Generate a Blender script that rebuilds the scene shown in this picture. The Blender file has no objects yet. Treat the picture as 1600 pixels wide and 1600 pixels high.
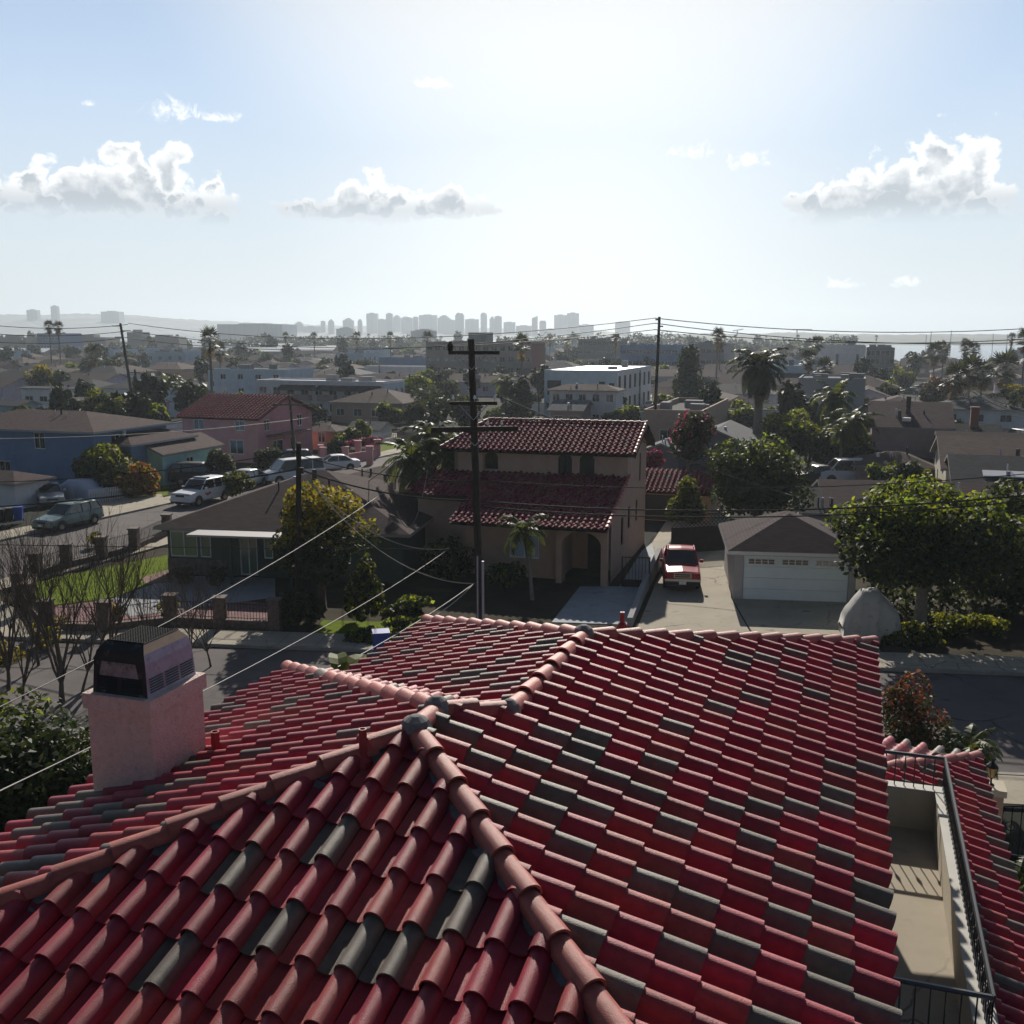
import bpy, bmesh, math, random
import numpy as np
from mathutils import Vector, Matrix
R = math.radians
random.seed(7)
NP = np.random.default_rng(11)
SC = bpy.context.scene
COL = SC.collection

# ------------------------------------------------------------------ camera
CH = 12.2                     # camera height above the street (m)
FPX, HOR = 1590.0, 524.0      # focal length and horizon row at 1600 px
PITCH = math.atan((800 - HOR) / FPX)
cam_d = bpy.data.cameras.new('camera')
cam = bpy.data.objects.new('camera', cam_d)
COL.objects.link(cam)
cam.location = (0, 0, CH)
cam.rotation_euler = (math.pi / 2 - PITCH, 0, 0)
cam_d.sensor_width = 36.0
cam_d.lens = 36.0 * FPX / 1600.0
cam_d.clip_start = 0.1
cam_d.clip_end = 30000
SC.camera = cam

# ------------------------------------------------------------------ light
SUN_AZ, SUN_EL = 3.5, 28.5    # degrees, azimuth to the right of straight ahead
sun_d = bpy.data.lights.new('sun', 'SUN')
sun = bpy.data.objects.new('sun', sun_d)
COL.objects.link(sun)
sun_d.energy = 5.0
sun_d.angle = R(0.53)
sun_d.color = (1.0, 0.93, 0.82)
SDIR = Vector((math.sin(R(SUN_AZ)) * math.cos(R(SUN_EL)), math.cos(R(SUN_AZ)) * math.cos(R(SUN_EL)), math.sin(R(SUN_EL))))
sun.rotation_euler = (-SDIR).to_track_quat('-Z', 'Y').to_euler()
sun.location = SDIR * 300
SC.view_settings.view_transform = 'Standard'
SC.view_settings.look = 'None'
SC.view_settings.exposure = 0.1
SC.view_settings.gamma = 1.0
SC.render.film_transparent = False
SC.cycles.use_denoising = True
SC.cycles.max_bounces = 5
SC.cycles.diffuse_bounces = 2
SC.cycles.glossy_bounces = 2
SC.cycles.transmission_bounces = 3
SC.cycles.volume_bounces = 0
SC.cycles.transparent_max_bounces = 6
SC.cycles.caustics_reflective = False
SC.cycles.caustics_refractive = False
SC.cycles.sample_clamp_indirect = 6.0


class NT:
    """tiny node-tree writer"""
    def __init__(s, tree):
        s.t = tree
        tree.nodes.clear()

    def n(s, typ, ins=None, **props):
        nd = s.t.nodes.new(typ)
        for k, v in props.items():
            setattr(nd, k, v)
        for k, v in (ins or {}).items():
            if isinstance(v, bpy.types.NodeSocket):
                s.t.links.new(v, nd.inputs[k])
            else:
                nd.inputs[k].default_value = v
        return nd

    def m(s, op, a, b=None, c=None, clamp=False):
        ins = {0: a}
        if b is not None: ins[1] = b
        if c is not None: ins[2] = c
        return s.n('ShaderNodeMath', ins, operation=op, use_clamp=clamp).outputs[0]

    def mix(s, fac, a, b, blend='MIX'):
        nd = s.n('ShaderNodeMix', {0: fac, 6: a, 7: b}, data_type='RGBA', blend_type=blend)
        return nd.outputs[2]

    def step(s, v, a, b, lo=0.0, hi=1.0):
        return s.n('ShaderNodeMapRange', {0: v, 1: a, 2: b, 3: lo, 4: hi}, interpolation_type='SMOOTHSTEP').outputs[0]


def azel(px, py):
    x, y = (px - 800) / FPX, (py - 800) / FPX
    r = x; d = math.sin(PITCH) + y * math.cos(PITCH); f = math.cos(PITCH) - y * math.sin(PITCH)
    return math.degrees(math.atan2(r, f)), math.degrees(math.atan2(-d, math.hypot(r, f)))


world = bpy.data.worlds.new('World')
SC.world = world
world.use_nodes = True
world.cycles.sampling_method = 'MANUAL'
world.cycles.sample_map_resolution = 256
w = NT(world.node_tree)
sky = w.n('ShaderNodeTexSky', sky_type='NISHITA', sun_disc=False, sun_elevation=R(SUN_EL), sun_rotation=R(SUN_AZ),
          altitude=20, air_density=1.0, dust_density=0.6, ozone_density=1.6)
SKYK = 0.038
tc = w.n('ShaderNodeTexCoord')
sep = w.n('ShaderNodeSeparateXYZ', {0: tc.outputs['Generated']})
AZ = w.m('MULTIPLY', w.m('ARCTAN2', sep.outputs[0], sep.outputs[1]), 57.2958)
EL = w.m('MULTIPLY', w.m('ARCSINE', sep.outputs[2]), 57.2958)
vec = w.n('ShaderNodeCombineXYZ', {0: AZ, 1: EL}).outputs[0]
vup = w.n('ShaderNodeVectorMath', {0: vec, 1: (0.0, 0.42, 0.0)}, operation='ADD').outputs[0]
NK = {'Scale': 0.48, 'Detail': 7.0, 'Roughness': 0.5, 'Distortion': 0.0}
nz = w.n('ShaderNodeTexNoise', {'Vector': vec, **NK}).outputs['Fac']
nzu = w.n('ShaderNodeTexNoise', {'Vector': vup, **NK}).outputs['Fac']
pert = w.m('SUBTRACT', w.m('MULTIPLY', w.m('ABSOLUTE', w.m('SUBTRACT', nz, 0.5)), 9.0), 0.55)   # billows


def blob_field(blobs):
    out = None
    for (px, py, rx, ry) in blobs:
        a, e = azel(px, py)
        k = 57.3 / FPX
        dx = w.m('DIVIDE', w.m('SUBTRACT', AZ, a), rx * k)
        dy0 = w.m('DIVIDE', w.m('SUBTRACT', EL, e), ry * k)
        dy = w.m('MAXIMUM', dy0, w.m('MULTIPLY', dy0, -1.9))          # flat bases
        d = w.m('SUBTRACT', 1.0, w.m('SQRT', w.m('ADD', w.m('MULTIPLY', dx, dx), w.m('MULTIPLY', dy, dy))))
        out = d if out is None else w.m('MAXIMUM', out, d)
    return out


# cumulus banks: (px, py, half width px, half height px)
bank = blob_field([(210, 318, 115, 80), (60, 325, 110, 55), (140, 320, 110, 62), (300, 330, 95, 44), (335, 345, 55, 26),
                   (590, 328, 95, 52), (500, 335, 80, 24), (690, 327, 95, 34),
                   (1470, 320, 95, 105), (1390, 328, 110, 75), (1300, 335, 65, 55), (1530, 335, 75, 48), (1420, 345, 150, 50)])
wisp = blob_field([(275, 178, 46, 26), (350, 186, 40, 11), (675, 132, 38, 13), (1085, 238, 48, 17), (1165, 255, 42, 20), (1312, 445, 34, 12),
                   (1417, 443, 26, 12), (140, 163, 12, 7)])
fld = w.m('ADD', bank, w.m('MULTIPLY', pert, 0.40))
nzw = w.n('ShaderNodeTexNoise', {'Vector': vec, 'Scale': 1.5, 'Detail': 5.0, 'Roughness': 0.6, 'Distortion': 0.8}).outputs['Fac']
fldw = w.m('ADD', w.m('MULTIPLY', wisp, 0.9), w.m('MULTIPLY', w.m('SUBTRACT', nzw, 0.5), 3.2))
a1 = w.m('MULTIPLY', w.step(fld, 0.04, 0.30), w.step(EL, 5.4, 6.9))
a2 = w.m('MULTIPLY', w.m('MULTIPLY', w.step(fldw, 0.05, 1.0), w.step(wisp, -0.5, 0.5)), 0.85)
# the lee of each bank is grey, its sunward rims white
core = w.step(fld, 0.20, 0.62)
relief = w.m('MULTIPLY', w.m('SUBTRACT', nzu, nz), 3.2)
lowp = w.step(EL, 10.5, 6.8)
grey = w.m('MULTIPLY', core, w.m('ADD', w.m('ADD', 0.45, w.m('MULTIPLY', lowp, 0.45)), relief), clamp=True)
grey = w.m('MAXIMUM', grey, w.step(EL, 7.9, 6.5, 0.0, 0.72))
ccol = w.mix(grey, (1.16, 1.16, 1.15, 1), (0.46, 0.51, 0.56, 1))
skyc = w.n('ShaderNodeVectorMath', {0: sky.outputs[0], 1: (SKYK, SKYK, SKYK)}, operation='MULTIPLY').outputs[0]
# sea haze lying along the horizon, whitest under the sun
dsun = w.n('ShaderNodeVectorMath', {0: tc.outputs['Generated'], 1: tuple(SDIR)}, operation='DOT_PRODUCT').outputs['Value']
daz = w.m('ABSOLUTE', w.m('SUBTRACT', AZ, SUN_AZ))
under = w.m('MULTIPLY', w.step(daz, 19.0, 1.0), w.step(EL, 24.0, 3.0, 0.40, 0.62))
near = w.m('MAXIMUM', w.step(dsun, 0.905, 0.988), under)
side = w.mix(w.step(EL, 17.0, 2.0), (0.50, 0.67, 0.92, 1), (0.68, 0.765, 0.815, 1))
hcol = w.mix(near, side, (1.05, 1.07, 1.07, 1))
hz = w.m('MULTIPLY', w.step(EL, 34.0, 8.0, 0.0, 0.95), w.step(dsun, 0.0, 0.72))
skyc = w.mix(hz, skyc, hcol)
base = w.mix(w.m('MULTIPLY', a1, 0.95), skyc, ccol)
base = w.mix(a2, base, (1.10, 1.10, 1.10, 1))
bg = w.n('ShaderNodeBackground', {'Color': base, 'Strength': 1.0})
w.t.links.new(bg.outputs[0], w.n('ShaderNodeOutputWorld').inputs[0])

# ------------------------------------------------------------------ measuring helpers
SP, CP = math.sin(PITCH), math.cos(PITCH)


def ray(px, py):
    x, y = (px - 800) / FPX, (py - 800) / FPX
    return Vector((x, CP - y * SP, -(SP + y * CP)))


def W(px, py, z=0.0):
    """where the sight line through a photo pixel meets height z"""
    d = ray(px, py)
    return Vector((0, 0, CH)) + d * ((z - CH) / d.z)


def AT(px, py, dist):
    """where that sight line is dist metres ahead"""
    d = ray(px, py)
    return Vector((0, 0, CH)) + d * (dist / d.y)


def ONP(px, py, p0, nrm):
    d = ray(px, py)
    o = Vector((0, 0, CH))
    return o + d * ((p0 - o).dot(nrm) / d.dot(nrm))


def PX(p):
    f = p[1] * CP + (CH - p[2]) * SP
    y = (CH - p[2]) * CP - p[1] * SP
    return 800 + FPX * p[0] / f, 800 + FPX * y / f


GA = R(18.6)                                         # the street grid's turn
EE = Vector((math.cos(GA), -math.sin(GA), 0))        # along the front street
NN = Vector((math.sin(GA), math.cos(GA), 0))         # away from the camera


def EN(e, n, down):
    return EE * e + NN * n + Vector((0, 0, CH - down))


# ------------------------------------------------------------------ object helpers
class MB:
    def __init__(s):
        s.v = []; s.f = []; s.m = []; s.c = []

    def add(s, vs, fs, mat=0, col=None):
        o = len(s.v)
        s.v += [tuple(p) for p in vs]
        for f in fs:
            s.f.append(tuple(i + o for i in f)); s.m.append(mat); s.c.append(col)
        return s

    def quad(s, a, b, c, d, mat=0, col=None):
        return s.add([a, b, c, d], [(0, 1, 2, 3)], mat, col)

    def box(s, x0, x1, y0, y1, z0, z1, mat=0, M=None, col=None):
        vs = [Vector(p) for p in ((x0, y0, z0), (x1, y0, z0), (x1, y1, z0), (x0, y1, z0), (x0, y0, z1), (x1, y0, z1), (x1, y1, z1), (x0, y1, z1))]
        if M: vs = [M @ p for p in vs]
        return s.add(vs, [(3, 2, 1, 0), (4, 5, 6, 7), (0, 1, 5, 4), (1, 2, 6, 5), (2, 3, 7, 6), (3, 0, 4, 7)], mat, col)

    def tube(s, pts, rad, seg=6, mat=0, col=None, cap=True):
        pts = [Vector(p) for p in pts]
        if not hasattr(rad, '__len__'): rad = [rad] * len(pts)
        vs = []; up = Vector((0, 0, 1))
        for i, p in enumerate(pts):
            t = (pts[min(i + 1, len(pts) - 1)] - pts[max(i - 1, 0)])
            t = t.normalized() if t.length > 1e-9 else up
            a = t.cross(up if abs(t.z) < 0.9 else Vector((1, 0, 0))).normalized(); b = t.cross(a)
            for k in range(seg):
                an = 2 * math.pi * k / seg
                vs.append(p + (a * math.cos(an) + b * math.sin(an)) * rad[i])
        fs = []
        for i in range(len(pts) - 1):
            for k in range(seg):
                k2 = (k + 1) % seg
                fs.append((i * seg + k, i * seg + k2, (i + 1) * seg + k2, (i + 1) * seg + k))
        if cap:
            fs.append(tuple(range(seg))); fs.append(tuple(reversed(range((len(pts) - 1) * seg, len(pts) * seg))))
        return s.add(vs, fs, mat, col)

    def lathe(s, prof, c=(0, 0, 0), seg=12, mat=0, M=None):
        """prof: (radius, z) pairs"""
        vs = []; c = Vector(c)
        for (r, z) in prof:
            for k in range(seg):
                an = 2 * math.pi * k / seg
                p = Vector((r * math.cos(an), r * math.sin(an), z))
                vs.append((M @ p if M else p) + c)
        fs = [(i * seg + k, i * seg + (k + 1) % seg, (i + 1) * seg + (k + 1) % seg, (i + 1) * seg + k) for i in range(len(prof) - 1) for k in range(seg)]
        fs.append(tuple(reversed(range(seg)))); fs.append(tuple(range((len(prof) - 1) * seg, len(prof) * seg)))
        return s.add(vs, fs, mat)

    def build(s, name, mats, parent=None, smooth=False):
        me = bpy.data.meshes.new(name)
        me.from_pydata(s.v, [], s.f)
        for m in (mats if isinstance(mats, (list, tuple)) else [mats]): me.materials.append(m)
        me.polygons.foreach_set('material_index', s.m)
        if any(c is not None for c in s.c):
            at = me.attributes.new('tint', 'FLOAT_COLOR', 'FACE')
            at.data.foreach_set('color', np.array([(c if c is not None else (1, 1, 1))[:3] + (1,) for c in s.c], dtype=np.float32).ravel())
        if smooth: me.polygons.foreach_set('use_smooth', [True] * len(s.f))
        me.update()
        return link(bpy.data.objects.new(name, me), parent)


def link(o, parent=None):
    COL.objects.link(o)
    if parent: o.parent = parent
    return o


def tag(o, label=None, cat=None, group=None, kind=None):
    if label: o['label'] = label
    if cat: o['category'] = cat
    if cat and not kind: o['kind'] = 'thing'
    if group: o['group'] = group
    if kind: o['kind'] = kind
    return o


def thing(name, label, cat, loc=(0, 0, 0), rz=0.0, group=None):
    o = link(bpy.data.objects.new(name, None))
    o.empty_display_size = 0.3
    o.location = loc; o.rotation_euler = (0, 0, rz)
    return tag(o, label, cat, group, 'thing')


def dup(root, loc, rz=0.0, label=None, group=None, scale=None):
    r = root.copy(); COL.objects.link(r)
    r.location = loc; r.rotation_euler = (0, 0, rz)
    if scale is not None: r.scale = (scale,) * 3 if not hasattr(scale, '__len__') else scale
    if label: r['label'] = label
    if group: r['group'] = group
    for ch in list(root.children):
        c = ch.copy(); COL.objects.link(c); c.parent = r
        for g in list(ch.children):
            d = g.copy(); COL.objects.link(d); d.parent = c
    return r


# ------------------------------------------------------------------ materials
def mat(name, col, rough=0.8, sheen=0.0, noise=0.0, nscale=3.0, metal=0.0, bump=0.0, bscale=40.0, spec=0.4, tint=False, dirt=None, coat=0.0, crack=None):
    m = bpy.data.materials.new(name); m.use_nodes = True
    t = NT(m.node_tree)
    c = (*col, 1.0)
    tcn = t.n('ShaderNodeTexCoord').outputs['Object']
    cs = None
    if tint:
        cs = t.mix(1.0, t.n('ShaderNodeAttribute', attribute_name='tint').outputs['Color'], c, 'MULTIPLY')
    if noise > 0:
        nn = t.n('ShaderNodeTexNoise', {'Vector': tcn, 'Scale': nscale, 'Detail': 6.0, 'Roughness': 0.65}).outputs['Fac']
        f = t.n('ShaderNodeMapRange', {0: nn, 1: 0.3, 2: 0.7, 3: 1 - noise, 4: 1 + noise}).outputs[0]
        cs = t.n('ShaderNodeVectorMath', {0: cs if cs is not None else c[:3], 1: f}, operation='MULTIPLY').outputs[0]
        # scalar -> vector multiply
    if dirt:
        dn = t.n('ShaderNodeTexNoise', {'Vector': tcn, 'Scale': dirt[1], 'Detail': 5.0, 'Roughness': 0.7}).outputs['Fac']
        cs = t.mix(t.step(dn, 0.52, 0.72, 0, dirt[2]), cs if cs is not None else c, (*dirt[0], 1))
    if crack:      # wandering dark cracks and a few sealed patches
        wob = t.n('ShaderNodeVectorMath', {0: tcn, 1: t.n('ShaderNodeVectorMath', {0: t.n('ShaderNodeTexNoise', {'Vector': tcn, 'Scale': 1.3, 'Detail': 4.0}).outputs['Color'], 1: (.9, .9, 0)}, operation='MULTIPLY').outputs[0]}, operation='ADD').outputs[0]
        ed = t.n('ShaderNodeTexVoronoi', {'Vector': wob, 'Scale': crack[0]}, feature='DISTANCE_TO_EDGE').outputs['Distance']
        gate = t.step(t.n('ShaderNodeTexNoise', {'Vector': tcn, 'Scale': .17, 'Detail': 2.0}).outputs['Fac'], .42, .6)
        cs = t.mix(t.m('MULTIPLY', t.step(ed, crack[1], crack[1] * .3), t.m('MULTIPLY', gate, crack[2])), cs if cs is not None else c, (.03, .028, .027, 1))
        oil = t.n('ShaderNodeTexNoise', {'Vector': tcn, 'Scale': .8, 'Detail': 3.0, 'Roughness': .4}).outputs['Fac']
        cs = t.mix(t.step(oil, .64, .74, 0, .55), cs, (.05, .046, .042, 1))
    ins = {'Roughness': rough, 'Metallic': metal, 'Specular IOR Level': spec, 'Coat Weight': coat, 'Coat Roughness': 0.08, 'Sheen Weight': sheen, 'Sheen Roughness': 0.45, 'Sheen Tint': (1, .62, .58, 1)}
    ins['Base Color'] = cs if cs is not None else c
    if bump > 0:
        bn = t.n('ShaderNodeTexNoise', {'Vector': tcn, 'Scale': bscale, 'Detail': 4.0}).outputs['Fac']
        ins['Normal'] = t.n('ShaderNodeBump', {'Height': bn, 'Strength': bump, 'Distance': 0.02}).outputs[0]
    b = t.n('ShaderNodeBsdfPrincipled', ins)
    t.t.links.new(b.outputs[0], t.n('ShaderNodeOutputMaterial').inputs[0])
    return m


def mat_shingle(name, col, course=0.14, var=0.35):
    m = bpy.data.materials.new(name); m.use_nodes = True
    t = NT(m.node_tree)
    tcn = t.n('ShaderNodeTexCoord').outputs['Object']
    s3 = t.n('ShaderNodeSeparateXYZ', {0: tcn})
    row = t.m('DIVIDE', s3.outputs[2], course * 0.33)
    fr = t.m('FRACT', row); fl = t.m('FLOOR', row)
    u = t.m('ADD', s3.outputs[0], s3.outputs[1])
    cell = t.n('ShaderNodeCombineXYZ', {0: t.m('FLOOR', t.m('ADD', t.m('MULTIPLY', u, 3.3), t.m('MULTIPLY', fl, 0.37))), 1: fl}).outputs[0]
    rnd = t.n('ShaderNodeTexWhiteNoise', {0: cell}, noise_dimensions='2D').outputs['Value']
    nn = t.n('ShaderNodeTexNoise', {'Vector': tcn, 'Scale': 0.6, 'Detail': 6.0, 'Roughness': 0.7}).outputs['Fac']
    f = t.m('ADD', t.m('ADD', 1 - var / 2 - 0.2, t.m('MULTIPLY', rnd, var)), t.m('MULTIPLY', nn, 0.4))
    f = t.m('MULTIPLY', f, t.step(fr, 0.05, 0.40, 0.45, 1.0))           # butt lines of the courses
    cs = t.n('ShaderNodeVectorMath', {0: (*col,), 1: f}, operation='MULTIPLY').outputs[0]
    bmp = t.n('ShaderNodeBump', {'Height': fr, 'Strength': 0.35, 'Distance': 0.02, }).outputs[0]
    b = t.n('ShaderNodeBsdfPrincipled', {'Base Color': cs, 'Roughness': 0.92, 'Specular IOR Level': 0.12, 'Normal': bmp})
    t.t.links.new(b.outputs[0], t.n('ShaderNodeOutputMaterial').inputs[0])
    return m


def mat_leaf(name, col, trans=0.45, rough=0.6, tcol=None):
    m = bpy.data.materials.new(name); m.use_nodes = True
    t = NT(m.node_tree)
    at = t.n('ShaderNodeAttribute', attribute_name='tint').outputs['Color']
    c1 = t.mix(1.0, at, (*col, 1), 'MULTIPLY')
    tc_ = tcol or (col[0] * 1.7, col[1] * 1.6, col[2] * 0.5)
    c2 = t.mix(1.0, at, (*tc_, 1), 'MULTIPLY')
    p = t.n('ShaderNodeBsdfPrincipled', {'Base Color': c1, 'Roughness': rough, 'Specular IOR Level': 0.2})
    tr = t.n('ShaderNodeBsdfTranslucent', {'Color': c2})
    mx = t.n('ShaderNodeMixShader', {0: trans, 1: p.outputs[0], 2: tr.outputs[0]})
    t.t.links.new(mx.outputs[0], t.n('ShaderNodeOutputMaterial').inputs[0])
    return m


M = {}
M['tile_dull'] = mat('dull roof tile', (.60, 1.15, 1.1), 0.8, tint=True, noise=0.25, nscale=5, spec=0.12)  # rougher against glints; browner tint puts the roofs' shade into the colour
M['tile'] = mat('roof tile', (1, 1, 1), 0.48, tint=True, noise=0.2, nscale=9, bump=0.35, bscale=150, spec=0.4, sheen=.08, dirt=((.17, .055, .05), 3.1, .4))
M['mortar'] = mat('mortar', (.20, .19, .19), 0.9, noise=.3, nscale=12)
M['under'] = mat('roof underlay', (.06, .035, .03), 0.9)
M['stucco_pink'] = mat('pink stucco', (.68, .54, .49), 0.9, noise=.10, nscale=14, bump=1.0, bscale=45, dirt=((.36, .22, .21), 22, .45))
M['stucco_tan'] = mat('tan stucco', (.46, .32, .25), 0.9, noise=.1, nscale=1.5, bump=.5, bscale=40)
M['cream'] = mat('cream stucco', (.55, .49, .38), 0.9, noise=.1, nscale=2, bump=.4, bscale=40)
M['black_metal'] = mat('black iron', (.012, .012, .014), 0.4, metal=.3)
M['sooty'] = mat('sooty metal', (.035, .034, .034), 0.75, metal=.1, dirt=((.26, .24, .25), 3.2, .75))
M['galv'] = mat('galvanised sheet', (.40, .37, .47), 0.55, metal=.2, noise=.12, nscale=8, dirt=((.12, .10, .12), 18, .6))
M['concrete'] = mat('concrete', (.39, .345, .275), 0.9, noise=.14, nscale=.8, dirt=((.22, .20, .17), 1.6, .6), spec=.2, crack=(.35, .012, .6))
M['concrete_grey'] = mat('grey concrete', (.30, .30, .31), 0.9, noise=.12, nscale=.8, dirt=((.2, .2, .2), 1.2, .5))
M['kerb'] = mat('kerb concrete', (.30, .28, .25), 0.9, noise=.2, nscale=2)
M['asphalt'] = mat('asphalt', (.128, .112, .11), 0.9, noise=.16, nscale=.5, dirt=((.075, .068, .066), .35, .8), bump=.3, bscale=25, spec=.2, crack=(.22, .02, .8))
M['white'] = mat('white paint', (.76, .76, .77), 0.5, noise=.05)
M['glass'] = mat('window glass', (.02, .025, .03), 0.08, spec=.8)
M['wood_dark'] = mat('creosoted wood', (.028, .02, .016), 0.85, noise=.35, nscale=5)
M['bark'] = mat('bark', (.10, .078, .062), 0.9, noise=.35, nscale=6)
M['bark_pale'] = mat('pale palm trunk', (.19, .17, .15), 0.9, noise=.3, nscale=5)
M['soil'] = mat('soil', (.055, .046, .033), 0.95, spec=.05, noise=.4, nscale=.6)
M['lawn'] = mat('lawn', (.12, .17, .008), 0.95, spec=.05, noise=.3, nscale=1.5, bump=.6, bscale=30)
M['earth'] = mat('town ground', (.034, .035, .030), 0.95, spec=.05, noise=.35, nscale=.03)
M['wire'] = mat('dark cable', (.014, .014, .015), 0.5)
M['wire_pale'] = mat('pale cable', (.26, .25, .24), 0.5)
M['porcelain'] = mat('glass insulator', (.75, .8, .82), 0.15)
# ------------------------------------------------------------------ barrel tiles
def tile_tint(grey=.17):
    r = random.random()
    if r < grey:
        k = random.uniform(.8, 1.15); return (.145 * k, .124 * k, .101 * k)
    k = random.uniform(.82, 1.15)
    if r < grey + .25: return (.34 * k, .05 * k, .052 * k)
    if r < grey + .35: return (.35 * k, .018 * k, .045 * k)
    return (.325 * k, .026 * k, .05 * k)


def tile_profile(w, seg, pan=0.44, hgt=0.40):
    pts = [(0.0, 0.004), (pan * .28 * w, -.012), (pan * .72 * w, -.012)]
    x0 = pan * w; rr = (w - x0) / 2
    for i in range(seg + 1):
        an = math.pi * (1 - i / seg)
        pts.append((x0 + rr + rr * math.cos(an), hgt * w * math.sin(an) ** .85 if 0 < i < seg else 0.004))
    return pts


def lay_tiles(bm, lay, polys, nrm, w=.30, ex=.37, seg=8, lift=.03, th=.022, keep=(), grey=.17, jit=1.0, hgt=.40, over=0.0):
    """rows of S tiles over the convex polygons (on one plane); edges whose pair of corners is in keep are not trimmed"""
    nrm = nrm.normalized()
    b = nrm.cross(Vector((0, 0, 1))).normalized()          # across
    a = b.cross(nrm)
    if a.z < 0: a = -a
    b = a.cross(nrm)
    allp = [p for q in polys for p in q]
    o = min(allp, key=lambda p: p.dot(a))
    amin = 0.0; amax = max((p - o).dot(a) for p in allp)
    bmin = min((p - o).dot(b) for p in allp); bmax = max((p - o).dot(b) for p in allp)
    prof = tile_profile(w, seg, hgt=hgt)
    cols = {}
    tmp = bmesh.new(); tl = tmp.faces.layers.float_color.new('tint')
    nr = int((amax + .2) / ex) + 1; nc = int((bmax - bmin + .3) / w) + 2
    for r in range(nr):
        a0 = r * ex - over
        for c in range(nc):
            b0 = bmin - w * .5 + c * w
            ctr = o + a * (a0 + ex / 2) + b * (b0 + w / 2)
            # skip what lies well outside every polygon
            ok = False
            for q in polys:
                inside = True
                for i in range(len(q)):
                    p, p2 = q[i], q[(i + 1) % len(q)]
                    en = (p2 - p).cross(nrm); en.normalize()
                    cen = sum(q, Vector()) / len(q)
                    if (cen - p).dot(en) > 0: en = -en
                    if (ctr - p).dot(en) > .4: inside = False; break
                if inside: ok = True; break
            if not ok: continue
            col = tile_tint(grey)
            jb, ja, jh = [random.uniform(-1, 1) * jit for _ in range(3)]
            jb2 = jb + random.uniform(-.8, .8) * jit
            lo = [o + a * (a0 - .025 + ja * .008) + b * (b0 + pb + jb * .005) + nrm * (h + lift + jh * .005) for pb, h in prof]
            hi = [o + a * (a0 + ex + .03) + b * (b0 + pb * .97 + w * .015 + jb2 * .005) + nrm * (h * .93 + .002) for pb, h in prof]
            un = [p - nrm * th * (1 if 0 < i < len(lo) - 1 else .6) + a * .004 for i, p in enumerate(lo)]
            vl = [tmp.verts.new(p) for p in lo]; vh = [tmp.verts.new(p) for p in hi]
            v2 = [tmp.verts.new(p) for p in lo]; vu = [tmp.verts.new(p) for p in un]
            for i in range(len(prof) - 1):
                for f in (tmp.faces.new((vl[i], vl[i + 1], vh[i + 1], vh[i])), tmp.faces.new((vu[i], vu[i + 1], v2[i + 1], v2[i]))):
                    f[tl] = (*col, 1); f.smooth = True
    for q in polys:
        part = tmp.copy() if len(polys) > 1 else tmp
        cen = sum(q, Vector()) / len(q)
        for i in range(len(q)):
            p, p2 = q[i], q[(i + 1) % len(q)]
            if any((p - k[0]).length < 1e-4 and (p2 - k[1]).length < 1e-4 or (p - k[1]).length < 1e-4 and (p2 - k[0]).length < 1e-4 for k in keep): continue
            en = (p2 - p).cross(nrm).normalized()
            if (cen - p).dot(en) > 0: en = -en
            bmesh.ops.bisect_plane(part, geom=part.verts[:] + part.edges[:] + part.faces[:], plane_co=p, plane_no=en, clear_outer=True, dist=1e-5)
        me = bpy.data.meshes.new('t'); part.to_mesh(me); bm.from_mesh(me); bpy.data.meshes.remove(me)
        if part is not tmp: part.free()
    tmp.free()


def bm_obj(bm, name, mats, parent=None):
    me = bpy.data.meshes.new(name); bm.to_mesh(me); bm.free()
    for m in mats: me.materials.append(m)
    return link(bpy.data.objects.new(name, me), parent)


def new_tile_bm():
    bm = bmesh.new(); lay = bm.faces.layers.float_color.new('tint'); return bm, lay


def ridge_caps(mb, p, q, r=.105, L=.42, seg=10, lift=.058, grey=.12, pale=1.0):
    """half-round caps from p down to q, each lapping over the next lower one"""
    d = (q - p); n = max(1, int(d.length / L + .5)); L = d.length / n; d.normalize()
    side = d.cross(Vector((0, 0, 1))).normalized(); up = side.cross(d)
    if up.z < 0: up = -up
    for i in range(n):
        c = tile_tint(grey); c = tuple(min(.6, x * pale) for x in c)
        if c[0] > .2: k_ = random.uniform(.85, 1.1) * min(pale, 1.3); c = (.39 * k_, .095 * k_, .075 * k_)
        r0, r1 = r * .94, r * 1.04
        jx = random.uniform(-.008, .008)
        rings = []
        for (t, rr, h) in ((i * L - .05, r0, .0), ((i + 1) * L, r1, lift * .7), ((i + 1) * L, r1 - .02, lift * .7)):
            cen = p + d * t + up * (lift + h - .02) + side * jx
            rings.append([cen + side * (rr * math.cos(math.pi * k / seg)) + up * (rr * math.sin(math.pi * k / seg)) for k in range(seg + 1)])
        fs = []
        m = seg + 1
        vs = rings[0] + rings[1]
        fs = [(k, k + 1, m + k + 1, m + k) for k in range(seg)]
        mb.add(vs, fs, 0, c)
        mb.add(rings[1] + rings[2], fs, 0, c)


def mortar_bed(mb, p, q, wd=.15, h=.085, mat_i=0):
    d = (q - p).normalized(); s = d.cross(Vector((0, 0, 1))).normalized() * wd
    vs = [p - s - Vector((0, 0, .05)), p + s - Vector((0, 0, .05)), p + Vector((0, 0, h)), q - s - Vector((0, 0, .05)), q + s - Vector((0, 0, .05)), q + Vector((0, 0, h))]
    mb.add(vs, [(0, 3, 5, 2), (1, 2, 5, 4), (0, 2, 1), (3, 4, 5)], mat_i)


# ------------------------------------------------------------------ the near house
EAVE = 4.70
house = thing('tile_roof_house', 'near pink house under the red and grey barrel tile hip roof', 'house', tuple(EN(-4, 10, CH)))
HL = house.location.copy()


def loc(p): return p - HL


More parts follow.
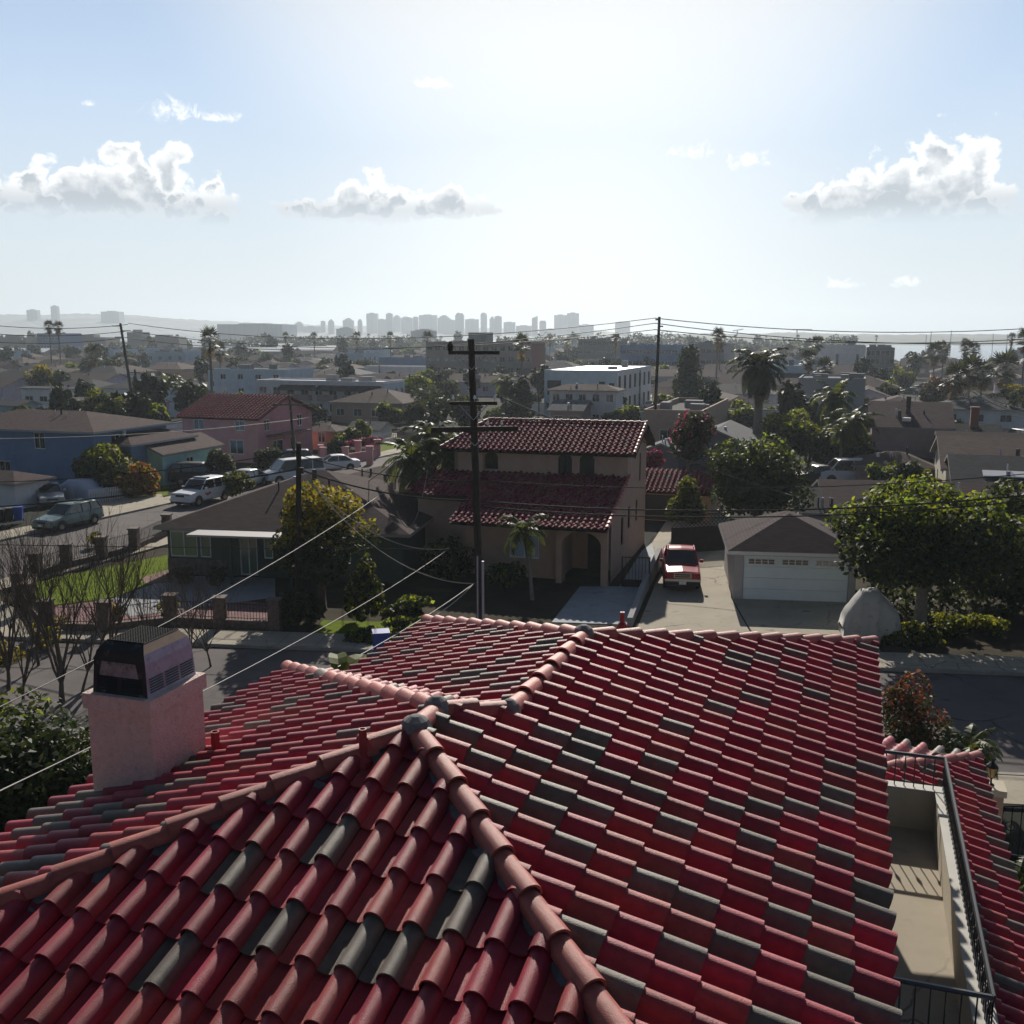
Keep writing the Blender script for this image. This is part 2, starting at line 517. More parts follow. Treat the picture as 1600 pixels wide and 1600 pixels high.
tE = .305
nE = (NN).cross(EE - Vector((0, 0, tE)))
nE = nE if nE.z > 0 else -nE
nE.normalize()
pE = EN(.46, 10, EAVE)
up_h = Vector((0, 0, .11))


def onE(px, py): return ONP(px, py, pE + up_h, nE) - up_h


A_, B_, C_, D_, F_ = [onE(*p) for p in ((650, 1132), (682, 1101), (796, 1106), (912, 987), (1382, 1001))]


_f = F_ - D_
F_ = D_ + _f * ((D_.z - (CH - EAVE)) / -_f.z)


def plane3(a, b, c):
    n = (b - a).cross(c - a); n.normalize()
    return n if n.z > 0 else -n


# R1: where the image of the hip crosses the east plane; its lower end at the south eave
r1 = onE(965, 1600)
S_SLOPE = None
dR = (r1 - A_)
R1 = A_ + dR * ((A_.z - (CH - EAVE)) / -dR.z)
# the south plane holds A, R1 and runs level along e
nS = plane3(A_, R1, R1 - (EE - NN * EE.dot(Vector((0, 0, 0)))))
l1 = ONP(4, 1403, A_ + up_h, nS) - up_h
dL = l1 - A_
L1 = A_ + dL * ((A_.z - (CH - EAVE)) / -dL.z)
# west plane: A, L1 and the level direction n
nW = plane3(A_, L1, L1 + NN)
BL = ONP(450, 1040, A_ + up_h, nW) - up_h
nN = plane3(B_, C_, BL)
# west plane of the wing beyond
nX = (NN).cross(EE + Vector((0, 0, .30))); nX = (nX if nX.z > 0 else -nX).normalized()
E_ = ONP(667, 967, D_ + up_h, nX) - up_h
zx = min(E_.z, CH - EAVE)
# valley between the north plane and the wing's west plane, running down from C
vd = nN.cross(nX); vd = vd if vd.z < 0 else -vd
VAL = C_ + vd * ((C_.z - (CH - EAVE)) / -vd.z)
G_ = E_ + (-NN) * 8.0                                   # the wing's west eave comes back along n
# meet of the wing's eave with the valley
gx = (VAL - E_).dot(NN); VX = E_ + NN * gx; VX.z = E_.z
R1e = F_ + (-NN) * ((F_ - R1).dot(NN)); R1e.z = R1.z
splitE = C_ - (EE - Vector((0, 0, tE))) * 0.0
sC = C_ + (EE - Vector((0, 0, tE))) * ((C_.z - R1.z) / tE)   # foot of the line through C on the east eave
Feave = Vector(F_)
bm, lay = new_tile_bm()
lay_tiles(bm, lay, [[sC, C_, D_, Feave], [R1, A_, B_, C_, sC]], nE, keep=[(sC, Feave), (R1, sC)], w=.322, ex=.335, grey=.165)
lay_tiles(bm, lay, [[A_, L1, R1]], nS, keep=[(L1, R1)], w=.302, ex=.43, lift=.036, grey=.09)
lay_tiles(bm, lay, [[A_, B_, BL, L1]], nW, keep=[(BL, L1)], w=.278, ex=.37)
BLr = VAL + (BL - VAL) * 1.0
lay_tiles(bm, lay, [[B_, BL, VAL, C_]], nN, keep=[(BL, VAL)], w=.26, ex=.35)
lay_tiles(bm, lay, [[C_, D_, E_, VX]], nX, keep=[(E_, VX)], w=.28, ex=.35)
for v in bm.verts: v.co -= HL
roof = bm_obj(bm, 'tile_roof', [M['tile']], house)
# far slope of the wing, underlay deck
mb = MB()
nF = EN(0, 0, 0)
F2 = F_ + NN * .05; E2 = E_ + NN * .05
dk = Vector((0, 0, -.05))
for poly in ([A_, R1, sC, C_, B_], [C_, sC, F_, D_], [A_, L1, R1], [A_, B_, BL, L1], [B_, C_, VAL, BL], [C_, D_, E_, VX], [D_, F_, E_]):
    q = [loc(p + dk) for p in poly]
    mb.add(q, [tuple(range(len(q)))], 0)
mb.build('roof_deck', M['under'], roof)
# hips and ridges
hips = [(A_, R1, 1.0), (A_, L1, 1.0), (B_, BL, 1.25), (B_, C_, 1.0), (D_, F_, 1.0), (D_, E_, 1.15), (D_, C_, 1.35), (B_, A_, 1.1)]
mm = MB()
for p, q, pale in hips:
    mbr = MB()
    ridge_caps(mbr, loc(p), loc(q), r=.102 if pale < 1.3 else .10, pale=pale, grey=.25 if pale == 1.25 else .0, L=.44)
    mbr.build('ridge_cap', M['tile'], roof, smooth=True)
    mortar_bed(mm, loc(p), loc(q))
for p, r in ((A_, .15), (B_, .125), (C_, .115), (D_, .135)):
    mm.lathe([(0.01, -.1), (r * .9, -.06), (r, .05), (r * .75, .13), (r * .3, .165), (.01, .17)], loc(p) + Vector((0, 0, .03)), 12)
mm.build('mortar_bedding', M['mortar'], roof, smooth=False)
# walls
mb = MB()
zt = CH - EAVE - .22
ins = .55


def inset_pts():
    a = L1 + EE * ins + NN * ins; b = R1 - EE * ins + NN * ins; c = F_ - EE * ins - NN * ins; d = E_ + EE * ins - NN * ins
    e = VX + EE * ins; f = VAL - NN * ins + EE * ins; g = BL + EE * ins - NN * ins
    return [a, b, c, d, e, f, g]


wp = inset_pts()
vs = [loc(Vector((p.x, p.y, 0))) for p in wp] + [loc(Vector((p.x, p.y, zt))) for p in wp]
nw = len(wp)
mb.add(vs, [(i, (i + 1) % nw, (i + 1) % nw + nw, i + nw) for i in range(nw)])
mb.build('wall', M['stucco_pink'], house)
# chimney
wA = A_
c_se = ONP(242, 1222, wA + Vector((0, 0, .1)), nW)
cw, cl = 1.06, 1.02


def boxen(mb, e0, e1, n0, n1, z0, z1, mi=0, base=None):
    vs = []
    for z in (z0, z1):
        for e, n in ((e0, n0), (e1, n0), (e1, n1), (e0, n1)):
            p = base + EE * e + NN * n; vs.append(loc(Vector((p.x, p.y, z))))
    mb.add(vs, [(3, 2, 1, 0), (4, 5, 6, 7), (0, 1, 5, 4), (1, 2, 6, 5), (2, 3, 7, 6), (3, 0, 4, 7)], mi)


def zat(px, py, p):
    """height at which the vertical through p shows at photo row py"""
    d = ray(px, py); return CH + d.z * (p.y / d.y)


z_top = zat(238, 1097, c_se); z_cb = zat(239, 1121, c_se)
# size from the photo's corner pixels
def solve_len(p, dirv, px):
    k = (px - 800) / FPX
    # (p.x+t*dx) = k*((p.y+t*dy)*CP+(CH-p.z)*SP)
    dep = p.y * CP + (CH - p.z) * SP
    return (k * dep - p.x) / (dirv.x - k * dirv.y * CP)


ptop = Vector((c_se.x, c_se.y, z_top))
cw = -solve_len(ptop, EE, 128); cl = solve_len(ptop, NN, 322)
mb = MB()
boxen(mb, -cw + .03, -.03, .03, cl - .03, c_se.z - .6, z_cb, 0, c_se)
boxen(mb, -cw, 0, 0, cl, z_cb, z_top, 0, c_se)
chim = mb.build('chimney', M['stucco_pink'], house)
mb = MB()   # spark arrestor hood: tapering louvred box with chamfered shoulders
hb = Vector((c_se.x, c_se.y, z_top)); ctr = hb - EE * cw / 2 + NN * cl / 2
hw, hl = cw * .405, cl * .425


def ring(fx, fy, z): return [loc(ctr + EE * (hw * sx * fx) + NN * (hl * sy * fy) + Vector((0, 0, z))) for sx, sy in ((-1, -1), (1, -1), (1, 1), (-1, 1))]


rg = [ring(1, 1, .0), ring(.93, .95, .33), ring(.86, .90, .42), ring(.68, .70, .50)]
for i in range(3):
    for k in range(4):
        k2 = (k + 1) % 4
        mi = 0 if k in (0, 3) else 1
        mb.quad(rg[i][k], rg[i][k2], rg[i + 1][k2], rg[i + 1][k], 0 if (i == 1 and k == 0) else (2 if i == 2 and k != 0 else mi))
hood_patch = MB(); hood_patch.quad(*[rg[0][0].lerp(rg[0][1], u).lerp(rg[1][0].lerp(rg[1][1], u), v) - NN * .006 for u, v in ((.12, .55), (.86, .55), (.82, .98), (.16, .98))])
hood = mb.build('chimney_hood', [M['sooty'], M['galv'], mat('rusty edge', (.30, .21, .15), .7, noise=.2)], chim)
hood_patch.build('worn_patch', mat('worn hood paint', (.25, .225, .235), .6, noise=.4, nscale=9, dirt=((.02, .02, .02), 7, .95)), chim)
mb = MB()
hz = ctr + Vector((0, 0, .505))
for i in range(15):
    t = -1 + 2 * i / 14
    for sg in (0, 1):
        ax, bx = (EE * hw * .66, NN * hl * .68) if sg else (NN * hl * .68, EE * hw * .66)
        mb.tube([loc(hz + ax * t - bx), loc(hz + ax * t + bx)], .006, 4)
mb.build('spark_mesh', M['black_metal'], chim)
mb = MB()
for i in range(6):              # louvre slots low on two faces
    z = .04 + i * .026
    f = 1.006 - .07 * z / .33
    for (u0, u1) in ((-.82, -.08), (.08, .82)):
        p = ctr + NN * (-hl * f) + Vector((0, 0, z)); mb.quad(*[loc(p + EE * hw * u + Vector((0, 0, dz)) - NN * .004 * (1 if dz else 3)) for u, dz in ((u0, 0), (u1, 0), (u1, .013), (u0, .013))])
    for (u0, u1) in ((-.9, -.35), (-.27, .27), (.35, .9)):
        p = ctr + EE * (hw * f) + Vector((0, 0, z)); mb.quad(*[loc(p + NN * hl * u + Vector((0, 0, dz)) + EE * .004 * (1 if dz else 3)) for u, dz in ((u0, 0), (u1, 0), (u1, .013), (u0, .013))])
mb.build('louvre', M['black_metal'], chim)
# vent pipes
for (px, py, pl, hh, rr, mt) in ((568, 1196, (A_, nS), .33, .035, 'pipe'), (338, 1186, (A_, nW), .30, .045, 'pipe'), (972, 982, (F_, nE), .22, .03, 'pipe')):
    if 'pipe' not in M: M['pipe'] = mat('red vent pipe', (.32, .04, .045), .5, noise=.2, nscale=8)
    p = loc(ONP(px, py, pl[0], pl[1]))
    mb = MB()
    mb.lathe([(rr * 2.6, -.05), (rr * 2.2, .05), (rr * 1.05, .09), (rr, .1), (rr, hh), (rr * .7, hh), (rr * .7, hh - .05)], p, 10)
    mb.build('vent_pipe', M['pipe'], house, smooth=False)

# ------------------------------------------------------------------ balcony and the lower roof beside it
def enbox(mb, e0, e1, n0, n1, d1, d0, mi=0):
    """box between e, n ranges; d = metres below the camera (d1 lower)"""
    vs = [loc(EN(e, n, d)) for d in (d1, d0) for e, n in ((e0, n0), (e1, n0), (e1, n1), (e0, n1))]
    mb.add(vs, [(3, 2, 1, 0), (4, 5, 6, 7), (0, 1, 5, 4), (1, 2, 6, 5), (2, 3, 7, 6), (3, 0, 4, 7)], mi)


BN0, BN1, BE0, BE1 = 9.55, 15.2, .0, 1.42
mb = MB(); enbox(mb, -.2, BE1, 7.0, BN1, 7.45, 7.2); mb.build('balcony_floor', M['concrete'], house)
mb = MB(); enbox(mb, -.2, BE1 + .2, BN1, BN1 + .18, 7.9, 6.6); enbox(mb, BE1, BE1 + .2, BN0, BN1, 7.9, 6.6)
par = mb.build('parapet', M['cream'], house)
mb = MB(); enbox(mb, -.2, BE1 + .22, BN1 - .012, BN1 + .2, 6.6, 6.57); enbox(mb, BE1 - .012, BE1 + .22, BN0 - .01, BN1 - .012, 6.6, 6.57)
mb.build('parapet_cap', mat('parapet cap', (.48, .46, .42), .6, noise=.1), par)
mb = MB(); enbox(mb, -.2, BE1 + .2, 7.0, BN0, 9.5, 7.45); mb.build('balcony_wall', M['cream'], house)


def railing(mb, p, q, base, top, n, knob=True):
    d = q - p
    mb.tube([loc(p + Vector((0, 0, top))), loc(q + Vector((0, 0, top)))], .027, 6)
    mb.tube([loc(p + Vector((0, 0, base + .06))), loc(q + Vector((0, 0, base + .06)))], .012, 4)
    for i in range(n + 1):
        c = p + d * (i / n)
        mb.tube([loc(c + Vector((0, 0, base))), loc(c + Vector((0, 0, top)))], .009, 4)
        if knob and i % 2 == 1:
            m = (base * .42 + top * .58)
            mb.lathe([(.008, m - .07), (.022, m - .03), (.03, m), (.02, m + .03), (.008, m + .08)], loc(Vector((c.x, c.y, 0))) , 6)


zc = CH
mb = MB()
railing(mb, EN(.05, BN1 + .08, zc), EN(1.52, BN1 + .08, zc), CH - 6.57, CH - 6.08, 11)
railing(mb, EN(1.52, BN1 + .08, zc), EN(1.52, BN0, zc), CH - 6.57, CH - 6.08, 44)
railing(mb, EN(1.52, BN0, zc), EN(-.1, BN0, zc), CH - 7.2, CH - 6.08, 12)
mb.build('balcony_railing', mat('railing iron', (.025, .025, .028), .33, spec=1.0), house)
# lower roof
LE0, LE1, LD0, LD1 = 1.62, 2.52, 7.50, 7.80
n0, n1 = 5.0, 19.7
nL = NN.cross(EE - Vector((0, 0, (LD1 - LD0) / (LE1 - LE0)))); nL = (nL if nL.z > 0 else -nL).normalized()
a, b, c, d = EN(LE0, n0, LD0), EN(LE1, n0, LD1), EN(LE1, n1, LD1), EN(LE0, n1 - .9, LD0)
bm, lay = new_tile_bm()
lay_tiles(bm, lay, [[a, b, c, d]], nL, keep=[(b, c)], ex=.34)
# it carries on round the north end of the house behind the balcony
rp = ONP(1378, 1206, a, nL)
re_, rn_ = rp.dot(EE), rp.dot(NN)
pl_at = lambda e, n: EN(e, n, LD0 + (e - LE0) * (LD1 - LD0) / (LE1 - LE0))
dn_ = EN(LE0, n1 - .9, LD0)
hp = c + (rp - c) * ((LE1 - LE0) / (rp - c).dot(-EE))
lay_tiles(bm, lay, [[pl_at(re_, BN1 + .2), pl_at(LE0, BN1 + .2), hp, rp]], nL, keep=[], ex=.34)
lay_tiles(bm, lay, [[rp, c, EN(re_, n1 + .4, LD1)]], plane3(rp, c, EN(re_, n1 + .4, LD1)), keep=[(c, EN(re_, n1 + .4, LD1))], ex=.34)
d = hp
for v in bm.verts: v.co -= HL
lr = bm_obj(bm, 'lower_tile_roof', [M['tile']], house)
mb = MB()
mb.quad(*[loc(x + Vector((0, 0, -.05))) for x in (a, b, c, d)]); mb.quad(*[loc(x + Vector((0, 0, -.05))) for x in (pl_at(re_, BN1 + .2), pl_at(LE0, BN1 + .2), hp, rp)])
mb.add([loc(x + Vector((0, 0, -.05))) for x in (rp, c, EN(re_, n1 + .4, LD1))], [(0, 1, 2)])
mb.build('roof_deck', M['under'], lr)
mb = MB(); ridge_caps(mb, loc(rp), loc(c), r=.11)
mb.build('ridge_cap', M['tile'], lr, smooth=True)
mb = MB(); vs = [EN(LE0, n0, LD0 + .1), EN(LE1 - .35, n0, LD1), EN(LE1 - .35, n1 - .35, LD1), EN(re_, n1 - .1, LD1), EN(re_, BN1 + .2, LD0 - .3)]
for i in range(4):
    p, q = vs[i], vs[i + 1]
    mb.quad(loc(p), loc(q), loc(Vector((q.x, q.y, 0))), loc(Vector((p.x, p.y, 0))))
mb.build('porch_wall', M['stucco_pink'], house)
# ------------------------------------------------------------------ ground, roads, pavements
def order(pts):
    q = [Vector((p[0], p[1], 0)) for p in pts]
    ar = sum(q[i].x * q[(i + 1) % len(q)].y - q[(i + 1) % len(q)].x * q[i].y for i in range(len(q)))
    if ar < 0: q.reverse()
    return q


def sheet(name, pts, z, m, kind='structure', label=None, cat=None):
    q = order(pts)
    mb = MB(); mb.add([(p.x, p.y, z) for p in q], [tuple(range(len(q)))])
    return tag(mb.build(name, m), label, cat, None, kind)


def slab(name, pts, z0, z1, m, kind='structure'):
    q = order(pts); n = len(q)
    vs = [(p.x, p.y, z0) for p in q] + [(p.x, p.y, z1) for p in q]
    mb = MB(); mb.add(vs, [tuple(range(n, 2 * n))] + [(i, (i + 1) % n, (i + 1) % n + n, i + n) for i in range(n)])
    return tag(mb.build(name, m), kind=kind)


GX = 5200
sheet('ground', [(-GX, -60), (GX, -60), (GX, 5600), (-GX, 5600)], 0.0, M['earth'])
K0 = W(380, 1013); K1 = W(1490, 1053)                 # far kerb of the front street
kd = (K1 - K0).normalized(); kn = Vector((-kd.y, kd.x, 0))
SWd = 9.0


def KP(s, t, z=0.0): return K0 + kd * s + kn * t + Vector((0, 0, z))   # s along the kerb, t beyond it


SDX, SDY = .27, .963


def SP_(o, t, z=0.0):                                  # side street: o metres right of its west kerb, t beyond the front kerb
    return KP(-20.5 + (t - 25) * SDX / SDY + o / SDY, t, z)


sheet('front_street', [KP(-150, 0), KP(170, 0), KP(170, -SWd), KP(-150, -SWd)], .010, M['asphalt'])
sheet('side_street', [SP_(0, 0), SP_(8.2, 0), SP_(8.2, 330), SP_(0, 330)], .014, M['asphalt'])


def rnd_corner(c, a, b, r, n=6):
    """quarter round from the direction a to the direction b at corner c"""
    out = []
    for i in range(n + 1):
        t = i / n
        p0 = c + a * r * (1 - t) ** 2 + b * r * t ** 2
        out.append(p0)
    return out


sdir = (SP_(0, 10) - SP_(0, 0)).normalized()
ce = SP_(8.2, 0)
slab('kerb', rnd_corner(ce, sdir, kd, 3.0) + [KP(60, 0), KP(60, .16), ] + [p for p in reversed(rnd_corner(ce + kd * .16 + kn * .16, sdir, kd, 3.0))], 0, .14, M['kerb'])
pv = rnd_corner(ce + kd * .17 + kn * .17, sdir, kd, 3.0)
slab('pavement', pv + [KP(60, .17), KP(60, 2.0), KP(-9.5, 2.0), SP_(10.1, 6.5), SP_(10.1, 300), SP_(8.37, 300)], 0, .125, M['concrete'])
cw_ = SP_(0, 0)
slab('kerb', rnd_corner(cw_, sdir, -kd, 3.0) + [KP(-150, 0), KP(-150, .16)] + [p for p in reversed(rnd_corner(cw_ - kd * .16 + kn * .16, sdir, -kd, 3.0))], 0, .14, M['kerb'])
slab('kerb', [SP_(0, 3), SP_(0, 300), SP_(-.16, 300), SP_(-.16, 3)], 0, .14, M['kerb'])
slab('pavement', [SP_(-.17, 3), SP_(-.17, 300), SP_(-2.2, 300), SP_(-2.2, 3)], 0, .125, M['concrete'])
slab('kerb', [KP(-60, -SWd), KP(60, -SWd), KP(60, -SWd - .16), KP(-60, -SWd - .16)], 0, .14, M['kerb'])
slab('pavement', [KP(-60, -SWd - .17), KP(60, -SWd - .17), KP(60, -SWd - 2), KP(-60, -SWd - 2)], 0, .125, M['concrete'])
# joints of the pavement are cut as dark thin strips
mb = MB()
for i in range(36):
    s = -8 + i * 1.55
    a, b = KP(s, .2, .127), KP(s, 1.98, .127)
    mb.quad(a, a + kd * .018, b + kd * .018, b)
mb.quad(KP(-8, .62, .127), KP(60, .62, .127), KP(60, .638, .127), KP(-8, .638, .127))
tag(mb.build('pavement_joints', mat('joint', (.09, .085, .08), .95)), kind='structure')
# front yards
sheet('front_yard', [KP(-9.5, 2.0), KP(60, 2.0), KP(60, 22), KP(-13.2, 22), SP_(10.1, 6.5)], .022, M['soil'])
lawn_pts = [W(44, 912), W(262, 868), W(262, 905), W(170, 936), W(60, 950)]
sheet('lawn', lawn_pts, .045, M['lawn'])
sheet('patio', [W(175, 937), W(262, 906), W(262, 900), W(430, 905), W(430, 935), W(200, 965)], .05, M['concrete_grey'])
sheet('garden_bed', [W(60, 952), W(172, 938), W(225, 925), W(430, 945), W(430, 978), W(70, 985)], .04, mat('flower bed', (.20, .10, .10), .95, noise=.5, nscale=4, dirt=((.05, .045, .04), 2.5, .9)))
sheet('garden_path', [W(218, 905), W(268, 890), W(268, 912), W(230, 914)], .055, mat('brick path', (.22, .12, .095), .9, noise=.3, nscale=6))
slab('driveway', [W(862, 974), W(906, 918), W(968, 918), W(1003, 862), W(1018, 850), W(1024, 866), W(1020, 885), W(984, 978)], 0, .06, mat('bluish concrete', (.33, .36, .39), .85, noise=.12, nscale=1, dirt=((.17, .18, .19), 1.3, .7)))
slab('driveway', [W(992, 992), W(1034, 890), W(1045, 800), W(1140, 800), W(1142, 936), W(1172, 990)], 0, .055, M['concrete'])
slab('driveway', [W(1176, 991), W(1144, 936), W(1320, 942), W(1345, 995)], 0, .058, M['concrete'])
sheet('lawn', [KP(2, 2.05), KP(9, 2.05), KP(9, 4.2), KP(2, 4.2)], .04, M['lawn'])
sheet('path', [W(1018, 850), W(1050, 800), W(1060, 830), W(1026, 868)], .03, M['concrete'])
sheet('garden_bed', [W(1380, 1005), W(1600, 1012), W(1650, 960), W(1400, 955)], .05, M['soil'])
# yards along the side street
sheet('lawn', [W(205, 770), W(265, 760), W(262, 774), W(210, 786)], .03, M['lawn'])
sheet('driveway', [W(150, 812), W(262, 790), W(252, 772), W(150, 785)], .035, M['concrete'])
sheet('lawn', [W(340, 748), W(400, 732), W(430, 736), W(370, 756)], .03, M['lawn'])
sheet('lawn', [W(590, 695), W(640, 695), W(634, 711), W(575, 711)], .03, M['lawn'])
sheet('lawn', [W(575, 702), W(610, 700), W(612, 713), W(585, 714)], .036, M['lawn'])
sheet('lawn', [W(965, 636), W(1012, 634), W(1005, 645), W(968, 646)], .03, M['lawn'])
sheet('pavement', [W(940, 652), W(1010, 642), W(1050, 645), W(1000, 660), W(940, 662)], .026, M['concrete'])
sheet('pavement', [W(560, 680), W(680, 672), W(680, 678), W(566, 690)], .026, M['concrete'])
# the street far off to the right
sheet('far_street', [W(1600, 705), W(1545, 705), W(1545, 672), W(1500, 640), W(1440, 605), W(1465, 604), W(1520, 625), W(1600, 655)], .02, M['asphalt'])
sheet('lawn', [W(1530, 645), W(1600, 655), W(1600, 662), W(1545, 656)], .026, M['lawn'])
# ------------------------------------------------------------------ house kit
def wall_panel(mb, p0, u, nrm, w, h, holes=(), depth=.12, mi=0, thick=None):
    """one wall face with rectangular holes (u0, z0, w, h) and their reveals"""
    us = sorted({0.0, w, *[x for o in holes for x in (o[0], o[0] + o[2])]})
    zs = sorted({0.0, h, *[x for o in holes for x in (o[1], o[1] + o[3])]})
    us = [x for x in us if 0 <= x <= w]; zs = [z for z in zs if 0 <= z <= h]
    up = Vector((0, 0, 1))
    P = lambda a, z, dd=0.0: p0 + u * a + up * z - nrm * dd
    for i in range(len(us) - 1):
        for j in range(len(zs) - 1):
            cu, cz = (us[i] + us[i + 1]) / 2, (zs[j] + zs[j + 1]) / 2
            if any(o[0] < cu < o[0] + o[2] and o[1] < cz < o[1] + o[3] for o in holes): continue
            mb.quad(P(us[i], zs[j]), P(us[i + 1], zs[j]), P(us[i + 1], zs[j + 1]), P(us[i], zs[j + 1]), mi)
    for (a, z, ww, hh) in holes:
        for (x0, z0, x1, z1) in ((a, z, a + ww, z), (a + ww, z, a + ww, z + hh), (a + ww, z + hh, a, z + hh), (a, z + hh, a, z)):
            mb.quad(P(x0, z0), P(x1, z1), P(x1, z1, depth), P(x0, z0, depth), mi)


def add_window(parent, p0, u, nrm, o, fm, gm=None, depth=.1, name='window', split=1, hsplit=0, fw=.06):
    """frame (part) with its pane (sub-part) set in a hole"""
    a, z, w, h = o
    up = Vector((0, 0, 1)); b = p0 + u * a + up * z
    mb = MB()

    def bar(a0, a1, z0, z1, f0=.0):
        vs = [b + u * x + up * y - nrm * dd for dd in (depth - .004, depth - .06 - f0) for x, y in ((a0, z0), (a1, z0), (a1, z1), (a0, z1))]
        mb.add(vs, [(3, 2, 1, 0), (4, 5, 6, 7), (0, 1, 5, 4), (1, 2, 6, 5), (2, 3, 7, 6), (3, 0, 4, 7)])
    bar(0, w, 0, fw); bar(0, w, h - fw, h); bar(0, fw, fw, h - fw); bar(w - fw, w, fw, h - fw)
    for i in range(1, split + 1):
        if split > 0 and w / (split + 1) > .2:
            c = w * i / (split + 1); bar(c - fw * .4, c + fw * .4, fw, h - fw, .002)
    for i in range(1, hsplit + 1):
        c = h * i / (hsplit + 1); bar(fw, w - fw, c - fw * .3, c + fw * .3, .001)
    f = mb.build(name, fm, parent)
    mb = MB(); q = depth - .012
    mb.quad(*[b + u * x + up * y - nrm * q for x, y in ((fw * .5, fw * .5), (w - fw * .5, fw * .5), (w - fw * .5, h - fw * .5), (fw * .5, h - fw * .5))])
    mb.build('pane', gm or M['glass'], f)
    return f


def roof_mesh(x0, x1, y0, y1, z, kind, pitch, th=.16, ridge_shift=0.0):
    """returns facets [(points)] of the outer roof surface"""
    V = Vector
    if kind == 'hip':
        wx, wy = x1 - x0, y1 - y0
        if wx >= wy:
            r = wy / 2; zr = z + r * pitch
            a, b = V((x0 + r, y0 + r, zr)), V((x1 - r, y0 + r, zr))
            return [[V((x0, y0, z)), V((x1, y0, z)), b, a], [V((x1, y0, z)), V((x1, y1, z)), b], [V((x1, y1, z)), V((x0, y1, z)), a, b], [V((x0, y1, z)), V((x0, y0, z)), a]]
        r = wx / 2; zr = z + r * pitch
        a, b = V((x0 + r, y0 + r, zr)), V((x0 + r, y1 - r, zr))
        return [[V((x0, y0, z)), V((x1, y0, z)), a], [V((x1, y0, z)), V((x1, y1, z)), b, a], [V((x1, y1, z)), V((x0, y1, z)), b], [V((x0, y1, z)), V((x0, y0, z)), a, b]]
    if kind == 'gx':
        ym = (y0 + y1) / 2; zr = z + (y1 - y0) / 2 * pitch
        return [[V((x0, y0, z)), V((x1, y0, z)), V((x1, ym, zr)), V((x0, ym, zr))], [V((x1, y1, z)), V((x0, y1, z)), V((x0, ym, zr)), V((x1, ym, zr))]]
    if kind == 'gy':
        xm = (x0 + x1) / 2; zr = z + (x1 - x0) / 2 * pitch
        return [[V((x1, y0, z)), V((x1, y1, z)), V((xm, y1, zr)), V((xm, y0, zr))], [V((x0, y1, z)), V((x0, y0, z)), V((xm, y0, zr)), V((xm, y1, zr))]]
    return [[V((x0, y0, z)), V((x1, y0, z)), V((x1, y1, z)), V((x0, y1, z))]]


def add_roof(parent, x0, x1, y0, y1, z, kind, pitch, rm, fascia, over=.4, th=.16, name='roof', tiles=None):
    fs = roof_mesh(x0 - over, x1 + over, y0 - over, y1 + over, z - (over * pitch if kind != 'flat' else 0), kind, pitch)
    mb = MB(); dn = Vector((0, 0, -th))
    if tiles:
        bm, lay = new_tile_bm()
        for f in fs:
            n = plane3(f[0], f[1], f[2])
            lay_tiles(bm, lay, [f], n, keep=[(f[0], f[1])], **tiles)
        o = bm_obj(bm, name, [M['tile_dull']], parent)
        mb2 = MB()
        for f in fs: mb2.add([p + Vector((0, 0, -.05)) for p in f], [tuple(range(len(f)))])
        for f in fs: mb2.add([p + Vector((0, 0, -.12)) for p in f], [tuple(reversed(range(len(f))))])
        mb2.build('roof_deck', M['under'], o)
        return o, fs
    edges = {}
    for f in fs:
        mb.add(f, [tuple(range(len(f)))], 0)
        mb.add([p + dn for p in f], [tuple(reversed(range(len(f))))], 1)
        for i in range(len(f)):
            k = (tuple(round(c, 4) for c in f[i]), tuple(round(c, 4) for c in f[(i + 1) % len(f)]))
            if (k[1], k[0]) in edges: edges.pop((k[1], k[0]))
            else: edges[k] = (f[i], f[(i + 1) % len(f)])
    for a, b in edges.values(): mb.quad(a + dn, b + dn, b, a, 1)
    return mb.build(name, [rm, fascia], parent), fs


def even(n, w, ww, h0, hh, lead=None):
    return [(w * (i + .5) / n - ww / 2, h0, ww, hh) for i in range(n)] if n else []


TAKEN = []


def grid_wins(k, wl, h):
    """('g', columns, rows, window width, window height, sill): an even grid of openings over the wall"""
    _, nc, nr, ww, hh, sill = k
    fh = h / nr
    return [(wl * (i + .5) / nc - ww / 2, r * fh + sill, ww, hh) for r in range(nr) for i in range(nc)]


